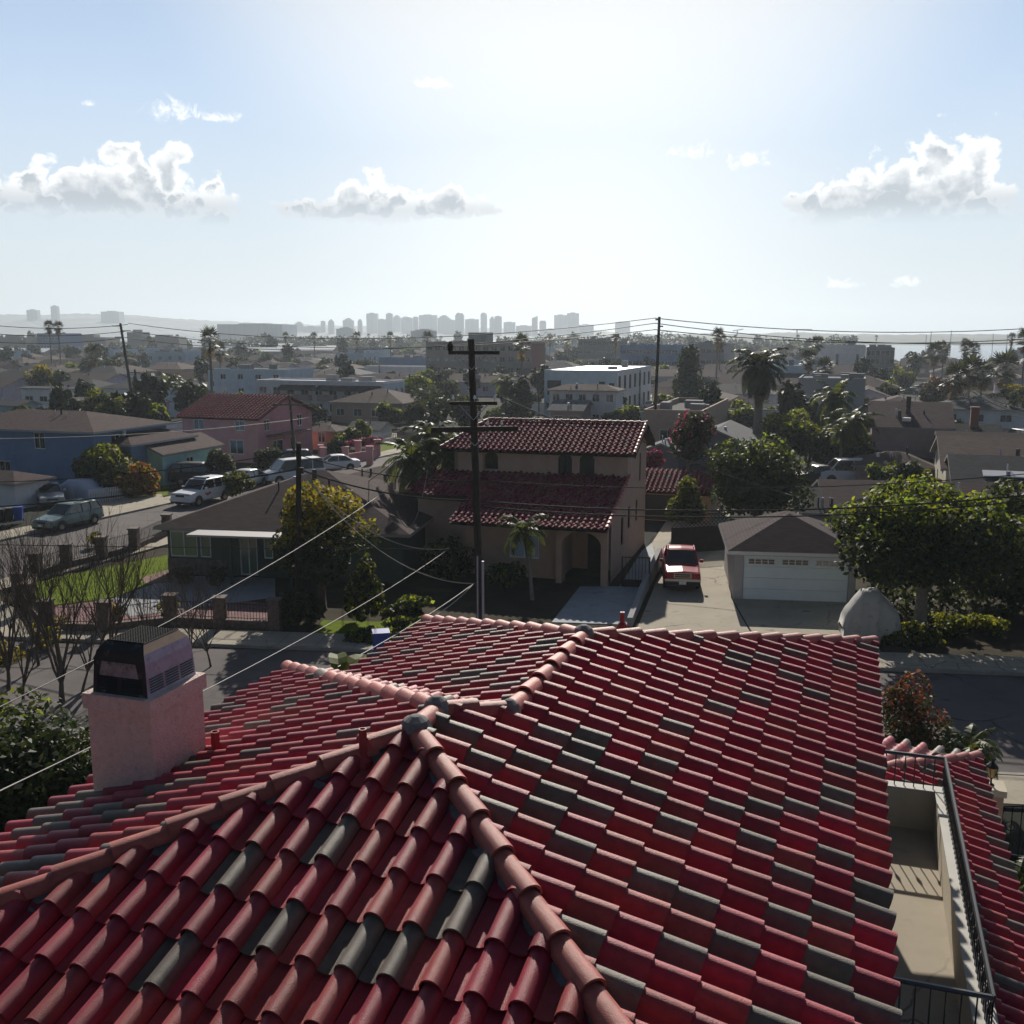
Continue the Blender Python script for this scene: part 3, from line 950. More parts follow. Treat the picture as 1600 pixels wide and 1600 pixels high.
def house_kit(label, corner, left=None, right=None, eave=None, w=None, d=None, h=None, roof='hip', pitch=.33, over=.4, wall=None, rmat=None, fascia=None,
              rz=None, S=(), E=(), Wt=(), name='house', cat='house', group=None, tiles=None, frame=None, glass=None, chimney=None, split=1, z0=0.0, par=.0, wallE=None):
    """corner: photo pixel (or point) of the near right ground corner; left / right: columns where the front and the side walls end; eave: row of the wall top at the corner"""
    C = corner if isinstance(corner, Vector) else W(corner[0], corner[1], z0)
    rz = -GA if rz is None else rz
    u = Vector((math.cos(rz), math.sin(rz), 0)); v = Vector((-u.y, u.x, 0))
    if w is None: w = -solve_len(C, u, left)
    if d is None: d = solve_len(C, v, right)
    if h is None: h = zat(corner[0], eave, C) - z0
    t = thing(name, label, cat, tuple(C), rz, group)
    X, Y = Vector((1, 0, 0)), Vector((0, 1, 0))
    S, E, Wt = [[q for k in L for q in (grid_wins(k, wl, h) if k[0] == 'g' else [k])] for L, wl in ((S, w), (E, d), (Wt, d))]
    fit = lambda L, lim: [o for o in L if o[0] >= 0.02 and o[0] + o[2] < lim - .02 and o[1] + o[3] < h - .02]
    mb = MB()
    Sx = fit(S, w); Ex = fit(E, d); Wx = fit(Wt, d)
    p_s, p_e, p_w = Vector((-w, 0, 0)), Vector((0, 0, 0)), Vector((-w, d, 0))
    wall_panel(mb, p_s, X, -Y, w, h, Sx); wall_panel(mb, p_e, Y, X, d, h, Ex, mi=1 if wallE else 0)
    wall_panel(mb, p_w, -Y, -X, d, h, Wx); wall_panel(mb, Vector((0, d, 0)), -X, Y, w, h)
    if roof == 'gx':
        for x in (-w, 0): mb.add([(x, 0, h), (x, d, h), (x, d / 2, h + d / 2 * pitch)], [(0, 1, 2)])
    if roof == 'gy':
        for y in (0, d): mb.add([(-w, y, h), (0, y, h), (-w / 2, y, h + w / 2 * pitch)], [(0, 1, 2)])
    if par:
        for (x0, x1, y0, y1) in ((-w, 0, 0, .2), (-w, 0, d - .2, d), (-w, -w + .2, .2, d - .2), (-.2, 0, .2, d - .2)): mb.box(x0, x1, y0, y1, h, h + par)
    wo = mb.build('wall', [wall or M['stucco_tan']] + ([wallE] if wallE else []), t)
    TAKEN.append((C - u * w / 2 + v * d / 2, math.hypot(w, d) / 2))
    fm = frame or M['white']
    for o in Sx: add_window(t, p_s, X, -Y, o, fm, glass, split=split if o[2] > .8 else 0)
    for o in Ex: add_window(t, p_e, Y, X, o, fm, glass, split=split if o[2] > .8 else 0)
    for o in Wx: add_window(t, p_w, -Y, -X, o, fm, glass, split=split if o[2] > .8 else 0)
    if par: ro, fs = add_roof(t, -w + .2, -.2, .2, d - .2, h + .1, 'flat', 0, rmat or M['sh_brown'], fascia or M['white'], over=0)
    else: ro, fs = add_roof(t, -w, 0, 0, d, h, roof, pitch, rmat or M['sh_brown'], fascia or M['fascia'], over, tiles=tiles)
    rg_ = random.Random(label)
    if roof == 'flat':
        for k in range(rg_.randint(2, 5)):
            mb = MB(); a, b, c_ = rg_.uniform(.4, 1.2), rg_.uniform(.4, 1.0), rg_.uniform(.4, 1.1); x, y = rg_.uniform(-w * .9, -w * .1), rg_.uniform(d * .15, d * .85)
            mb.box(x - a, x + a, y - b, y + b, h + .1, h + .1 + c_); mb.build('roof_unit', M['grey_blg'], ro)
    elif not tiles and name != 'garage':
        for k in range(rg_.randint(2, 4)):
            y = rg_.uniform(.18, .40) * min(d, w); x = -w * .5 + rg_.uniform(-.22, .22) * w
            zz = h + pitch * (y if roof != 'gy' else w / 2 - abs(x + w / 2))
            mb = MB(); mb.tube([(x, y, zz - .1), (x, y, zz + rg_.uniform(.3, .6))], rg_.choice((.05, .07, .14)), 7); mb.build('roof_vent', rg_.choice((M['galv'], M['sooty'], M['white'])), ro)
    if chimney:
        cx, cy, cs, ct = chimney
        mb = MB(); mb.box(cx - cs, cx + cs, cy - cs, cy + cs, h - .2, ct); mb.box(cx - cs - .06, cx + cs + .06, cy - cs - .06, cy + cs + .06, ct, ct + .12)
        mb.build('chimney', M['brick'], ro)
    return t, w, d, h


def wallmat(name, c):
    return mat(name, c, .9, noise=.10, nscale=.9, bump=.3, bscale=30, dirt=(tuple(x * .72 for x in c), .7, .65), spec=.2)


M['sh_brown'] = mat_shingle('brown shingles', (.075, .05, .05))
M['sh_dark'] = mat_shingle('dark plum shingles', (.058, .038, .044), course=.2)
M['sh_grey'] = mat_shingle('grey shingles', (.062, .064, .072))
M['sh_tan'] = mat_shingle('tan shingles', (.115, .085, .078))
M['sh_light'] = mat_shingle('light grey roofing', (.16, .165, .18), var=.2)
M['fascia'] = mat('painted fascia', (.30, .28, .27), .7)
M['brick'] = mat('brick', (.26, .11, .085), .9, noise=.25, nscale=10)
M['blue'] = wallmat('slate blue stucco', (.16, .25, .42))
M['green'] = wallmat('pale green stucco', (.50, .68, .48))
M['teal'] = wallmat('pale teal stucco', (.38, .62, .64))
M['pink'] = wallmat('rose stucco', (.52, .26, .29))
M['peach'] = wallmat('peach stucco', (.55, .27, .19))
M['lav'] = wallmat('lavender stucco', (.52, .46, .56))
M['lblue'] = wallmat('light blue stucco', (.46, .56, .66))
M['offwhite'] = wallmat('off-white stucco', (.74, .72, .74))
M['mauve'] = wallmat('mauve stucco', (.37, .27, .26))
M['darkgreen'] = wallmat('dark green siding', (.08, .10, .085))
M['darkwin'] = mat('dark opening', (.012, .013, .015), .6)
M['grey_blg'] = wallmat('grey concrete facade', (.27, .27, .28))
M['tan_blg'] = wallmat('tan concrete facade', (.30, .26, .235))
M['white_roof'] = mat('shiny white roofing', (.75, .75, .76), .32, spec=.8)
# ------------------------------------------------------------------ Spanish house across the street
P0 = W(948, 918)
rzS = -R(16.7)
sp = thing('spanish_house', 'two-storey tan stucco house with barrel tile roofs and arched upper windows behind the tall pole', 'house', tuple(P0), rzS)
X, Y = Vector((1, 0, 0)), Vector((0, 1, 0))
dS, wS, yU = 11.2, 10.4, 5.3          # depth, width, set-back of the upper storey
hL, hU = 3.15, 6.10
mb = MB()
# side wall (lower part right back, upper part behind the set-back)
eo = [(2.6, 1.35, .75, 1.5), (4.6, 1.9, .7, 1.2), (7.0, 1.9, .6, 1.2)]
wall_panel(mb, Vector((0, .9, 0)), Y, X, dS - .9, hL, eo)
mb.add([(0, .9, hL), (0, yU, hL), (0, yU, hL + 1.55)], [(0, 1, 2)])
wall_panel(mb, Vector((0, yU, hL)), Y, X, dS - yU, hU - hL, [(3.6, .9, .55, 1.6)])
mb.add([(0, yU, hU), (0, dS, hU), (0, (yU + dS) / 2 + .4, hU + 1.15)], [(0, 1, 2)])
wall_panel(mb, Vector((0, dS, 0)), -X, Y, wS, hU)
# upper front: three arches
ua = [(1.75, hL + 1.75 - hL, .8, 1.0), (5.95, 3.15 + 1.55 - hL, .78, 1.25), (7.15, 3.15 + 1.55 - hL, .82, 1.25)]
wall_panel(mb, Vector((-wS + .6, yU, hL)), X, -Y, wS - .6, hU - hL, ua, depth=.3)
mb.box(-wS + .6, -wS + .8, yU, dS, 0, hU)
mb.box(-4.75, -4.45, yU - .14, yU - .003, hL + 1.2, hU - .15); mb.box(-.5, -.003, yU - .14, yU - .003, hL + 1.2, hU - .15)
mb.box(-8.4, -8.1, yU - .14, yU - .003, hL + 1.2, hU - .15)
# lower front: porch arch at the right, plain wall with a window to the left
fh = [(7.7 - 5.25, 1.0, 1.55, 1.25)]
wall_panel(mb, Vector((-7.7, .9, 0)), X, -Y, 7.7 - 2.6, hL, fh); wall_panel(mb, Vector((-wS - .5, 2.5, 0)), X, -Y, wS - 7.2, hL + .75); wall_panel(mb, Vector((-7.7, yU, 0)), -Y, -X, yU - .9, hL); mb.add([(-7.7, .9, hL), (-7.7, yU, hL), (-7.7, yU, hL + 1.5)], [(0, 1, 2)])
mb.box(-2.62, -2.32, .1, .9, 0, hL - .1); mb.box(-.32, 0, .0, .32, 0, hL - .1)
# porch arch spandrel
n = 12; ar = []
for i in range(n + 1):
    an = math.pi * i / n; ar.append((-1.32 - 1.0 * math.cos(an) * -1, 1.95 + .75 * math.sin(an)))
for i in range(n):
    (xa, za), (xb, zb) = ar[i], ar[i + 1]
    mb.quad((xa, .06, za), (xb, .06, zb), (xb, .06, hL - .1), (xa, .06, hL - .1)); mb.quad((xa, .06, za), (xb, .06, zb), (xb, .3, zb), (xa, .3, za))
mb.quad((-2.6, 3.6, 0), (0, 3.6, 0), (0, 3.6, hL), (-2.6, 3.6, hL)); mb.quad((-2.6, .9, 0), (-2.6, 3.6, 0), (-2.6, 3.6, hL), (-2.6, .9, hL)); mb.quad((-2.6, .35, hL - .02), (0, .35, hL - .02), (0, 3.6, hL - .02), (-2.6, 3.6, hL - .02))
spw = mb.build('wall', M['stucco_tan'], sp)


def arch_win(parent, cx, y, z, w, h):
    mb = MB(); n = 10; pts = [(-w / 2, 0), (w / 2, 0)] + [(w / 2 * math.cos(math.pi * i / n), h - w / 2 + w / 2 * math.sin(math.pi * i / n)) for i in range(n + 1)]
    mb.add([(cx + a, y, z + b) for a, b in pts], [tuple(range(len(pts)))])
    p = mb.build('arched_window', M['glass'], parent)
    mb = MB()
    out = [(-w / 2 - .12, h + .12), (w / 2 + .12, h + .12)]
    m = len(pts)
    ring = [(w / 2 * math.cos(math.pi * i / n), h - w / 2 + w / 2 * math.sin(math.pi * i / n)) for i in range(n + 1)]
    for i in range(n):      # the stucco spandrels above the arch
        a, b = ring[i], ring[i + 1]
        mb.quad(*[(cx + q[0], y - .2, z + q[1]) for q in (b, a, (a[0], h + .05), (b[0], h + .05))])
        mb.quad(*[(cx + q[0], yy, z + q[1]) for q, yy in ((a, y - .2), (b, y - .2), (b, y), (a, y))])
    mb.build('arch', M['stucco_tan'], p)
    mb = MB()
    mb.box(cx - .02, cx + .02, y - .03, y - .004, z, z + h - .05)
    mb.build('glazing_bar', M['wood_dark'], p)


for o in ua: arch_win(sp, -wS + .6 + o[0] + o[2] / 2, yU + .22, hL + o[1], o[2], o[3])
for o in fh: add_window(sp, Vector((-7.7, .9, 0)), X, -Y, o, M['white'], mat('curtained glass', (.38, .48, .60), .3), split=1)
for o in eo: add_window(sp, Vector((0, .9, 0)), Y, X, o, M['wood_dark'], split=0)
add_window(sp, Vector((0, yU, hL)), Y, X, (3.6, .9, .55, 1.6), M['wood_dark'], split=0)
mb = MB(); mb.box(-1.75, -.85, 3.53, 3.595, 0, 2.05); d_ = mb.build('front_door', M['wood_dark'], sp)
mb = MB(); mb.lathe([(.01, 0), (.03, .01), (.03, .04), (.01, .05)], (-.95, 3.5, 1.0), 6); mb.build('door_handle', M['galv'], d_)
tk = dict(w=.32, ex=.40, seg=5, jit=1.6, grey=.0, hgt=.25, lift=.06, th=.05)
# upper roof: gable with the ridge along the front
bm, lay = new_tile_bm()
ym, zr = (yU + dS) / 2 + .4, hU + 1.22
x0, x1 = -wS - .1, .45
f1 = [Vector((x0, yU - .35, hU - .08)), Vector((x1, yU - .35, hU - .08)), Vector((x1, ym, zr)), Vector((x0 + 1.6, ym, zr))]
f2 = [Vector((x1, dS + .5, hU - .15)), Vector((x0, dS + .5, hU - .15)), Vector((x0 + 1.6, ym, zr)), Vector((x1, ym, zr))]
f3 = [Vector((x0, dS + .5, hU - .15)), Vector((x0, yU - .35, hU - .08)), Vector((x0 + 1.6, ym, zr))]
for f in (f1, f2): lay_tiles(bm, lay, [f], plane3(*f[:3]), keep=[(f[0], f[1])], **tk)
lay_tiles(bm, lay, [f3], plane3(*f3), keep=[(f3[0], f3[1])], **tk)
ur = bm_obj(bm, 'upper_tile_roof', [M['tile_dull']], sp)
mb = MB()
for f in (f1, f2, f3): mb.add([p + Vector((0, 0, -.06)) for p in f], [tuple(range(len(f)))]); mb.add([p + Vector((0, 0, -.16)) for p in f], [tuple(reversed(range(len(f))))])
mb.build('roof_deck', M['under'], ur)
mb = MB(); ridge_caps(mb, f1[3], f1[2], r=.11, L=.4); ridge_caps(mb, f1[2] + Vector((-.08, 0, 0)), f1[1] + Vector((-.08, 0, .0)), r=.1, pale=1.2); ridge_caps(mb, f1[3], f1[0], r=.1)
mb.build('ridge_cap', M['tile'], ur, smooth=True)
mb = MB(); mb.box(x1 - .06, x1 - .02, yU - .33, yU - .2, hU - .3, hU - .19)
mb.build('rafter_tail', M['wood_dark'], ur)
for k in range(8):
    mb = MB(); mb.box(-wS + .9 + k * 1.3, -wS + 1.0 + k * 1.3, yU - .33, yU - .003, hU - .24, hU - .16); mb.build('rafter_tail', M['wood_dark'], ur)
# lower roof in front
bm, lay = new_tile_bm()
g1 = [Vector((-7.9, -.85, hL - .12)), Vector((.12, -.85, hL - .12)), Vector((.12, yU - .02, hL + 1.62)), Vector((-7.9, yU - .02, hL + 1.62))]
lay_tiles(bm, lay, [g1], plane3(*g1[:3]), keep=[(g1[0], g1[1])], **tk)
g0 = [Vector((-wS - .9, 1.9, hL + .72)), Vector((-7.88, 1.9, hL + .72)), Vector((-7.88, yU - .02, hL + 1.6)), Vector((-wS - .9, yU - .02, hL + 1.6))]
lay_tiles(bm, lay, [g0], plane3(*g0[:3]), keep=[(g0[0], g0[1])], **tk)
lo_ = bm_obj(bm, 'lower_tile_roof', [M['tile_dull']], sp)
mb = MB(); mb.add([p + Vector((0, 0, -.06)) for p in g0], [(0, 1, 2, 3)]); mb.add([p + Vector((0, 0, -.15)) for p in g0], [(3, 2, 1, 0)]); mb.add([p + Vector((0, 0, -.06)) for p in g1], [(0, 1, 2, 3)]); mb.add([p + Vector((0, 0, -.15)) for p in g1], [(3, 2, 1, 0)]); mb.build('roof_deck', M['under'], lo_)
mb = MB(); ridge_caps(mb, g1[2], g1[1], r=.12, pale=1.25, grey=.0); mb.build('verge_cap', M['tile'], lo_, smooth=True)
# iron gate over the side drive and the wall along the drive
gt = thing('iron_gate', 'black iron picket gate beside the tan stucco house', 'gate', tuple(W(972, 918)), -R(8))
mb = MB()
for i in range(9): mb.tube([(i * .16, 0, .05), (i * .16, 0, 1.6 - .0 * i)], .014, 4)
mb.build('picket', M['black_metal'], gt)
mb = MB(); mb.box(-.03, 1.33, -.02, .02, .06, .1); mb.box(-.03, 1.33, -.02, .02, 1.5, 1.55); mb.box(-.03, 1.33, -.025, .025, .1, .42); mb.box(-.05, .0, -.024, .024, .0, 1.56); mb.box(1.3, 1.35, -.024, .024, .0, 1.56); mb.build('gate_frame', M['black_metal'], gt)
q = [W(1030, 884), W(1003, 935), W(984, 980)]
mb = MB()
for i in range(2):
    a, b = q[i], q[i + 1]; s = Vector((.12, 0, 0))
    hh = [(1.0, .62), (.62, .42)][i]
    vs = [a - s, a + s, b + s, b - s] + [a - s + Vector((0, 0, hh[0])), a + s + Vector((0, 0, hh[0])), b + s + Vector((0, 0, hh[1])), b - s + Vector((0, 0, hh[1]))]
    mb.add(vs, [(0, 1, 5, 4), (1, 2, 6, 5), (2, 3, 7, 6), (3, 0, 4, 7), (4, 5, 6, 7)])
tag(mb.build('garden_wall', M['concrete_grey']), 'low sloping grey block wall between the two concrete driveways', 'wall')
# ------------------------------------------------------------------ garage with a plum shingle hip roof
gC = W(1145, 937)
gt, gw, gd, gh = house_kit('detached white garage with a plum shingle hip roof right of the red pickup', W(1335, 944), w=(W(1335, 944) - gC).length, d=6.4, h=2.55, roof='hip', pitch=.42, over=.35, rz=-R(8.0),
                           wall=mat('pale grey stucco', (.42, .41, .42), .9, noise=.08), rmat=M['sh_dark'], fascia=M['white'], name='garage', cat='garage', S=[(.42, .02, 4.75, 2.12)])
for ch in list(gt.children):
    if ch.name.startswith('window'):
        for c in list(ch.children): bpy.data.objects.remove(c)
        bpy.data.objects.remove(ch)
mb = MB(); gy = .08
for r in range(4): mb.box(-gw + .44, -gw + 5.15, gy, gy + .04, .03 + r * .53, .03 + r * .53 + .52)
gdoor = mb.build('garage_door', mat('bluish white door', (.74, .84, .88), .45, noise=.04), gt)
for k in range(3):
    mb = MB(); gl = MB(); x = -gw + .62 + k * 1.52
    mb.box(x, x + 1.28, gy - .015, gy - .002, 1.72, 2.0)
    for i in range(4): 
        for j in range(2): gl.box(x + .05 + i * .3, x + .05 + i * .3 + .25, gy - .022, gy - .0155, 1.75 + j * .12, 1.75 + j * .12 + .10)
    f = mb.build('door_window', M['white'], gdoor)
    gl.build('pane', M['glass'], gdoor)
# ------------------------------------------------------------------ corner house
cC = W(265, 897)
rz = -R(9.0)
u = Vector((math.cos(rz), math.sin(rz), 0))
cw2 = 12.5
ch_, _, _, _ = house_kit('dark green corner house with brown shingle hip roof beside the fenced lawn', cC + u * cw2, w=cw2, d=12.0, h=2.75, roof='hip', pitch=.34, over=.5, rz=rz,
                         wall=M['darkgreen'], rmat=M['sh_brown'], fascia=M['fascia'], S=[(.12, .95, 1.5, 1.35), (1.75, .95, .6, 1.35), (3.9, .1, .95, 2.1), (5.2, 1.0, .5, 1.1), (8.2, 1.0, 1.6, 1.2)], Wt=[(9.0, .9, 1.6, 1.3)],
                         glass=mat('greenish pane', (.13, .2, .14), .12, spec=.8))
mb = MB(); mb.box(-cw2 + 2.0, -cw2 + 7.5, -1.9, -.52, 2.42, 2.52); pr = mb.build('porch_roof', mat('porch roof', (.40, .38, .38), .6), ch_)
for x in (-cw2 + 4.2, -cw2 + 7.3):
    mb = MB(); mb.box(x - .06, x + .06, -1.8, -1.68, 0, 2.42); mb.build('porch_post', M['darkgreen'], ch_)
mb = MB(); mb.box(-cw2 - .03, -cw2 + .0, -.02, 1.0, 0, .9); mb.box(-cw2 - .02, -cw2 + 3.2, -.06, -.004, 0, .85); mb.build('stone_base', mat('stone facing', (.16, .13, .12), .9, noise=.5, nscale=5), ch_)
for (x, y, z, r, hh) in ((-5.2, 4.2, 4.1, .05, .5), (-4.1, 3.4, 3.9, .07, .3), (-3.6, 3.2, 3.8, .06, .3), (-6.3, 5.0, 4.4, .13, .55)):
    mb = MB(); mb.tube([(x, y, z), (x, y, z + hh)], r, 8); mb.build('roof_vent', M['sooty'], ch_)
house_kit('rear wing with low tan-grey roof behind the golden tree', W(690, 850), w=9.5, d=9, h=3.0, roof='hip', pitch=.22, over=.5, rz=rz, wall=M['darkgreen'], rmat=M['sh_tan'])
# stone pillar fence round the corner yard
fence = thing('picket_fence', 'black iron picket fence between stone pillars round the corner lawn', 'fence', tuple(W(58, 903)), 0)
FO = fence.location.copy()
M['stone'] = mat('stone pillar', (.15, .115, .10), .9, noise=.45, nscale=7)
run1 = [W(262, 838), W(211, 862), W(160, 877), W(105, 890), W(58, 906), W(32, 940), W(45, 958)]
run2 = [W(45, 958), W(75, 988), W(165, 990), W(268, 978), W(345, 982), W(430, 986)]
for p in run1 + run2[1:]:
    mb = MB(); q = p - FO
    mb.box(q.x - .24, q.x + .24, q.y - .24, q.y + .24, 0, 1.32); mb.box(q.x - .29, q.x + .29, q.y - .29, q.y + .29, 1.32, 1.40)
    mb.build('pillar', M['stone'], fence)
for run in (run1, run2):
    for a, b in zip(run, run[1:]):
        a, b = a - FO, b - FO; d = b - a; L = d.length; d.normalize(); s = Vector((-d.y, d.x, 0)) * .1
        a2, b2 = a + d * .25, b - d * .25
        mb = MB(); vs = [a2 - s, b2 - s, b2 + s, a2 + s]; mb.add(vs + [x + Vector((0, 0, .42)) for x in vs], [(0, 1, 5, 4), (1, 2, 6, 5), (2, 3, 7, 6), (3, 0, 4, 7), (4, 5, 6, 7)])
        bw = mb.build('base_wall', M['stone'], fence)
        mb = MB(); n = max(2, int((L - .5) / .13))
        for i in range(n + 1):
            c = a2 + (b2 - a2) * (i / n); mb.tube([c + Vector((0, 0, .4)), c + Vector((0, 0, 1.18))], .011, 4)
        for z in (.5, 1.1): mb.tube([a2 + Vector((0, 0, z)), b2 + Vector((0, 0, z))], .014, 4)
        mb.build('railing_panel', M['black_metal'], fence)
# gate pillar with lantern and scrolled gate at the right of the near house
gp = W(1548, 1226, 2.35)
pl = thing('gate_pillar', 'tan stucco gate pillar carrying a small black lantern', 'pillar', (gp.x, gp.y, 0), -GA)
mb = MB(); mb.box(-.25, .25, -.25, .25, 0, 2.2); mb.build('shaft', M['stucco_tan'], pl)
mb = MB(); mb.box(-.30, .30, -.30, .30, 2.2, 2.35); mb.build('cap', M['cream'], pl)
ln = thing('lantern', 'small black post lantern with amber glass on top of the gate pillar', 'lantern', (gp.x, gp.y, 2.35))
mb = MB(); mb.lathe([(.07, 0), (.07, .02), (.025, .04), (.02, .14), (.045, .16), (.06, .18)], seg=8)
mb.lathe([(.14, .42), (.12, .46), (.05, .52), (.02, .55), (.03, .58), (.005, .62)], seg=8)
for k in range(4):
    an = math.pi / 4 + k * math.pi / 2; mb.tube([(.06 * math.cos(an), .06 * math.sin(an), .18), (.13 * math.cos(an), .13 * math.sin(an), .42)], .008, 4)
mb.build('lantern_frame', M['black_metal'], ln)
mb = MB(); mb.lathe([(.05, .18), (.115, .42)], seg=8); mb.build('lantern_glass', mat('amber glass', (.5, .36, .16), .2), ln)
g2 = thing('scroll_gate', 'black wrought iron gate with scrolls beside the lantern pillar', 'gate', (gp.x + .3, gp.y - .05, 0), -GA)
mb = MB(); Lg = 1.9
for i in range(11):
    x = i * Lg / 10; mb.tube([(x, 0, .1), (x, 0, 1.85 + .25 * math.sin(math.pi * i / 20))], .012, 4)
mb.tube([(i * Lg / 10, 0, 1.85 + .25 * math.sin(math.pi * i / 20)) for i in range(11)], .02, 5)
mb.build('gate_bars', M['black_metal'], g2)
for i in range(5):
    for z in (1.0, 1.4):
        mb = MB(); cx = .19 + i * .38
        mb.tube([(cx + .15 * (1 - k / 22) * math.cos(k * .55), 0, z + .15 * (1 - k / 22) * math.sin(k * .55)) for k in range(20)], .010, 4)
        mb.build('scroll', M['black_metal'], g2)
mb = MB(); mb.box(0, Lg, -.01, .01, .1, .75); mb.build('kick_plate', M['black_metal'], g2)

ff = thing('wooden_fence', 'dark board fence with lattice top across the driveway behind the red pickup', 'fence', tuple(W(1048, 866)), 0)
fa, fb = Vector(), W(1142, 860) - ff.location
mb = MB(); n = 26
for i in range(n):
    a, b = fa.lerp(fb, i / n), fa.lerp(fb, (i + .93) / n); mb.box(min(a.x, b.x), max(a.x, b.x), a.y - .02, a.y + .02, 0, 1.45)
mb.build('boards', mat('shaded fence wood', (.035, .028, .022), .9, noise=.3), ff)  # near-black boards: the tree's shadow on the fence is put into the colour
mb = MB()
for i in range(16):
    a = fa.lerp(fb, i / 15)
    for s in (-1, 1):
        b = a + Vector((s * .7, 0, .7))
        if fa.x - .1 < b.x < fb.x + .1: mb.tube([a + Vector((0, 0, 1.5)), b + Vector((0, 0, 1.5))], .018, 4)
mb.tube([fa + Vector((0, 0, 1.47)), fb + Vector((0, 0, 1.47))], .03, 4); mb.tube([fa + Vector((0, 0, 2.2)), fb + Vector((0, 0, 2.2))], .03, 4)
mb.build('lattice', bpy.data.materials['shaded fence wood'], ff)
# ------------------------------------------------------------------ plants
M['leaf_green'] = mat_leaf('green leaves', (.07, .105, .02), .42, tcol=(.30, .37, .025))
M['leaf_dark'] = mat_leaf('dark leaves', (.03, .045, .018), .22, tcol=(.07, .10, .015))
M['leaf_gold'] = mat_leaf('golden leaves', (.15, .13, .014), .45, tcol=(.38, .31, .015))
M['leaf_lime'] = mat_leaf('yellow green leaves', (.10, .13, .015), .42, tcol=(.28, .30, .02))
M['leaf_rust'] = mat_leaf('rust leaves', (.16, .05, .025), .35, tcol=(.30, .10, .03))
M['leaf_pink'] = mat_leaf('magenta blossom', (.32, .04, .12), .35, tcol=(.4, .05, .15))
M['leaf_grey'] = mat_leaf('grey green leaves', (.06, .068, .045), .25, tcol=(.12, .13, .05))
M['leaf_far'] = mat_leaf('far tree leaves', (.022, .032, .015), .15, tcol=(.05, .07, .015))
M['frond'] = mat_leaf('palm fronds', (.042, .062, .02), .3, rough=.5, tcol=(.16, .19, .03))
M['frond_dark'] = mat_leaf('dark palm fronds', (.025, .034, .016), .2, rough=.5, tcol=(.08, .09, .02))
M['frond_dry'] = mat_leaf('dry fronds', (.14, .10, .06), .3, tcol=(.25, .17, .07))


def leaf_mesh(name, mats, clumps, n, size, parent=None, seed=0, shell=.72, droop=0.0, mix=None, aspect=.55):
    """n leaf faces scattered through ellipsoid clumps [(x,y,z,rx,ry,rz)]; two tones of material are chosen by mix"""
    g = np.random.default_rng(seed)
    cl = np.array(clumps, float)
    vol = (cl[:, 3] * cl[:, 4] + cl[:, 4] * cl[:, 5] + cl[:, 3] * cl[:, 5])
    idx = g.choice(len(cl), n, p=vol / vol.sum())
    d = g.normal(size=(n, 3)); d /= np.linalg.norm(d, axis=1)[:, None]
    r = shell + (1.06 - shell) * g.random(n) ** .6
    inner = g.random(n) < .22; r[inner] *= g.random(inner.sum()) ** .4
    lump = 1 + .10 * np.sin(d[:, 0] * 5 + idx) * np.cos(d[:, 1] * 6 + d[:, 2] * 4 + idx * 2)
    p = cl[idx, :3] + d * cl[idx, 3:] * (r * lump)[:, None]
    nrm = d * .6 + g.normal(size=(n, 3)) * .7 + np.array([0, 0, .45]); nrm /= np.linalg.norm(nrm, axis=1)[:, None]
    t = np.cross(nrm, g.normal(size=(n, 3))); t /= np.linalg.norm(t, axis=1)[:, None]
    t[:, 2] -= droop; t /= np.linalg.norm(t, axis=1)[:, None]
    b = np.cross(nrm, t)
    s = size * (.6 + .8 * g.random(n))[:, None]
    fold = nrm * s * .18
    v = np.empty((n, 4, 3))
    v[:, 0] = p - t * s; v[:, 1] = p + b * s * aspect + fold; v[:, 2] = p + t * s; v[:, 3] = p - b * s * aspect + fold
    me = bpy.data.meshes.new(name)
    me.vertices.add(4 * n); me.vertices.foreach_set('co', v.ravel().astype(np.float32))
    me.loops.add(4 * n); me.loops.foreach_set('vertex_index', np.arange(4 * n, dtype=np.int32))
    me.polygons.add(n); me.polygons.foreach_set('loop_start', np.arange(0, 4 * n, 4, dtype=np.int32))
    me.polygons.foreach_set('loop_total', np.full(n, 4, dtype=np.int32))
    k = (.62 + .76 * g.random(n))[:, None]
    tone = np.ones((n, 3)) * k; tone[:, 0] *= .85 + .4 * g.random(n); tone[:, 2] *= .7 + .6 * g.random(n)
    cm = .8 + .4 * g.random(len(cl)); tone *= cm[idx][:, None]
    for m in mats: me.materials.append(m)
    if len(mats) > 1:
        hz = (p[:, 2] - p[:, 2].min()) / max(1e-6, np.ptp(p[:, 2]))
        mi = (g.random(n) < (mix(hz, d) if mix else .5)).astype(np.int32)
        me.polygons.foreach_set('material_index', mi)
    me.update(calc_edges=True)
    at = me.attributes.new('tint', 'FLOAT_COLOR', 'FACE')
    at.data.foreach_set('color', np.concatenate([tone, np.ones((n, 1))], 1).astype(np.float32).ravel())
    return link(bpy.data.objects.new(name, me), parent)


def clumps_in(rx, ry, rz, zc, n, seed, cr=.42, flat=1.0):
    g = random.Random(seed); out = []
    for i in range(n):
        while True:
            x, y, z = [g.uniform(-1, 1) for _ in range(3)]
            if x * x + y * y + z * z < 1: break
        k = g.uniform(.7, 1.25) * cr
        f = .78
        out.append((x * rx * f, y * ry * f, zc + z * rz * f, rx * k, ry * k, rz * k * flat * 1.1))
    return out


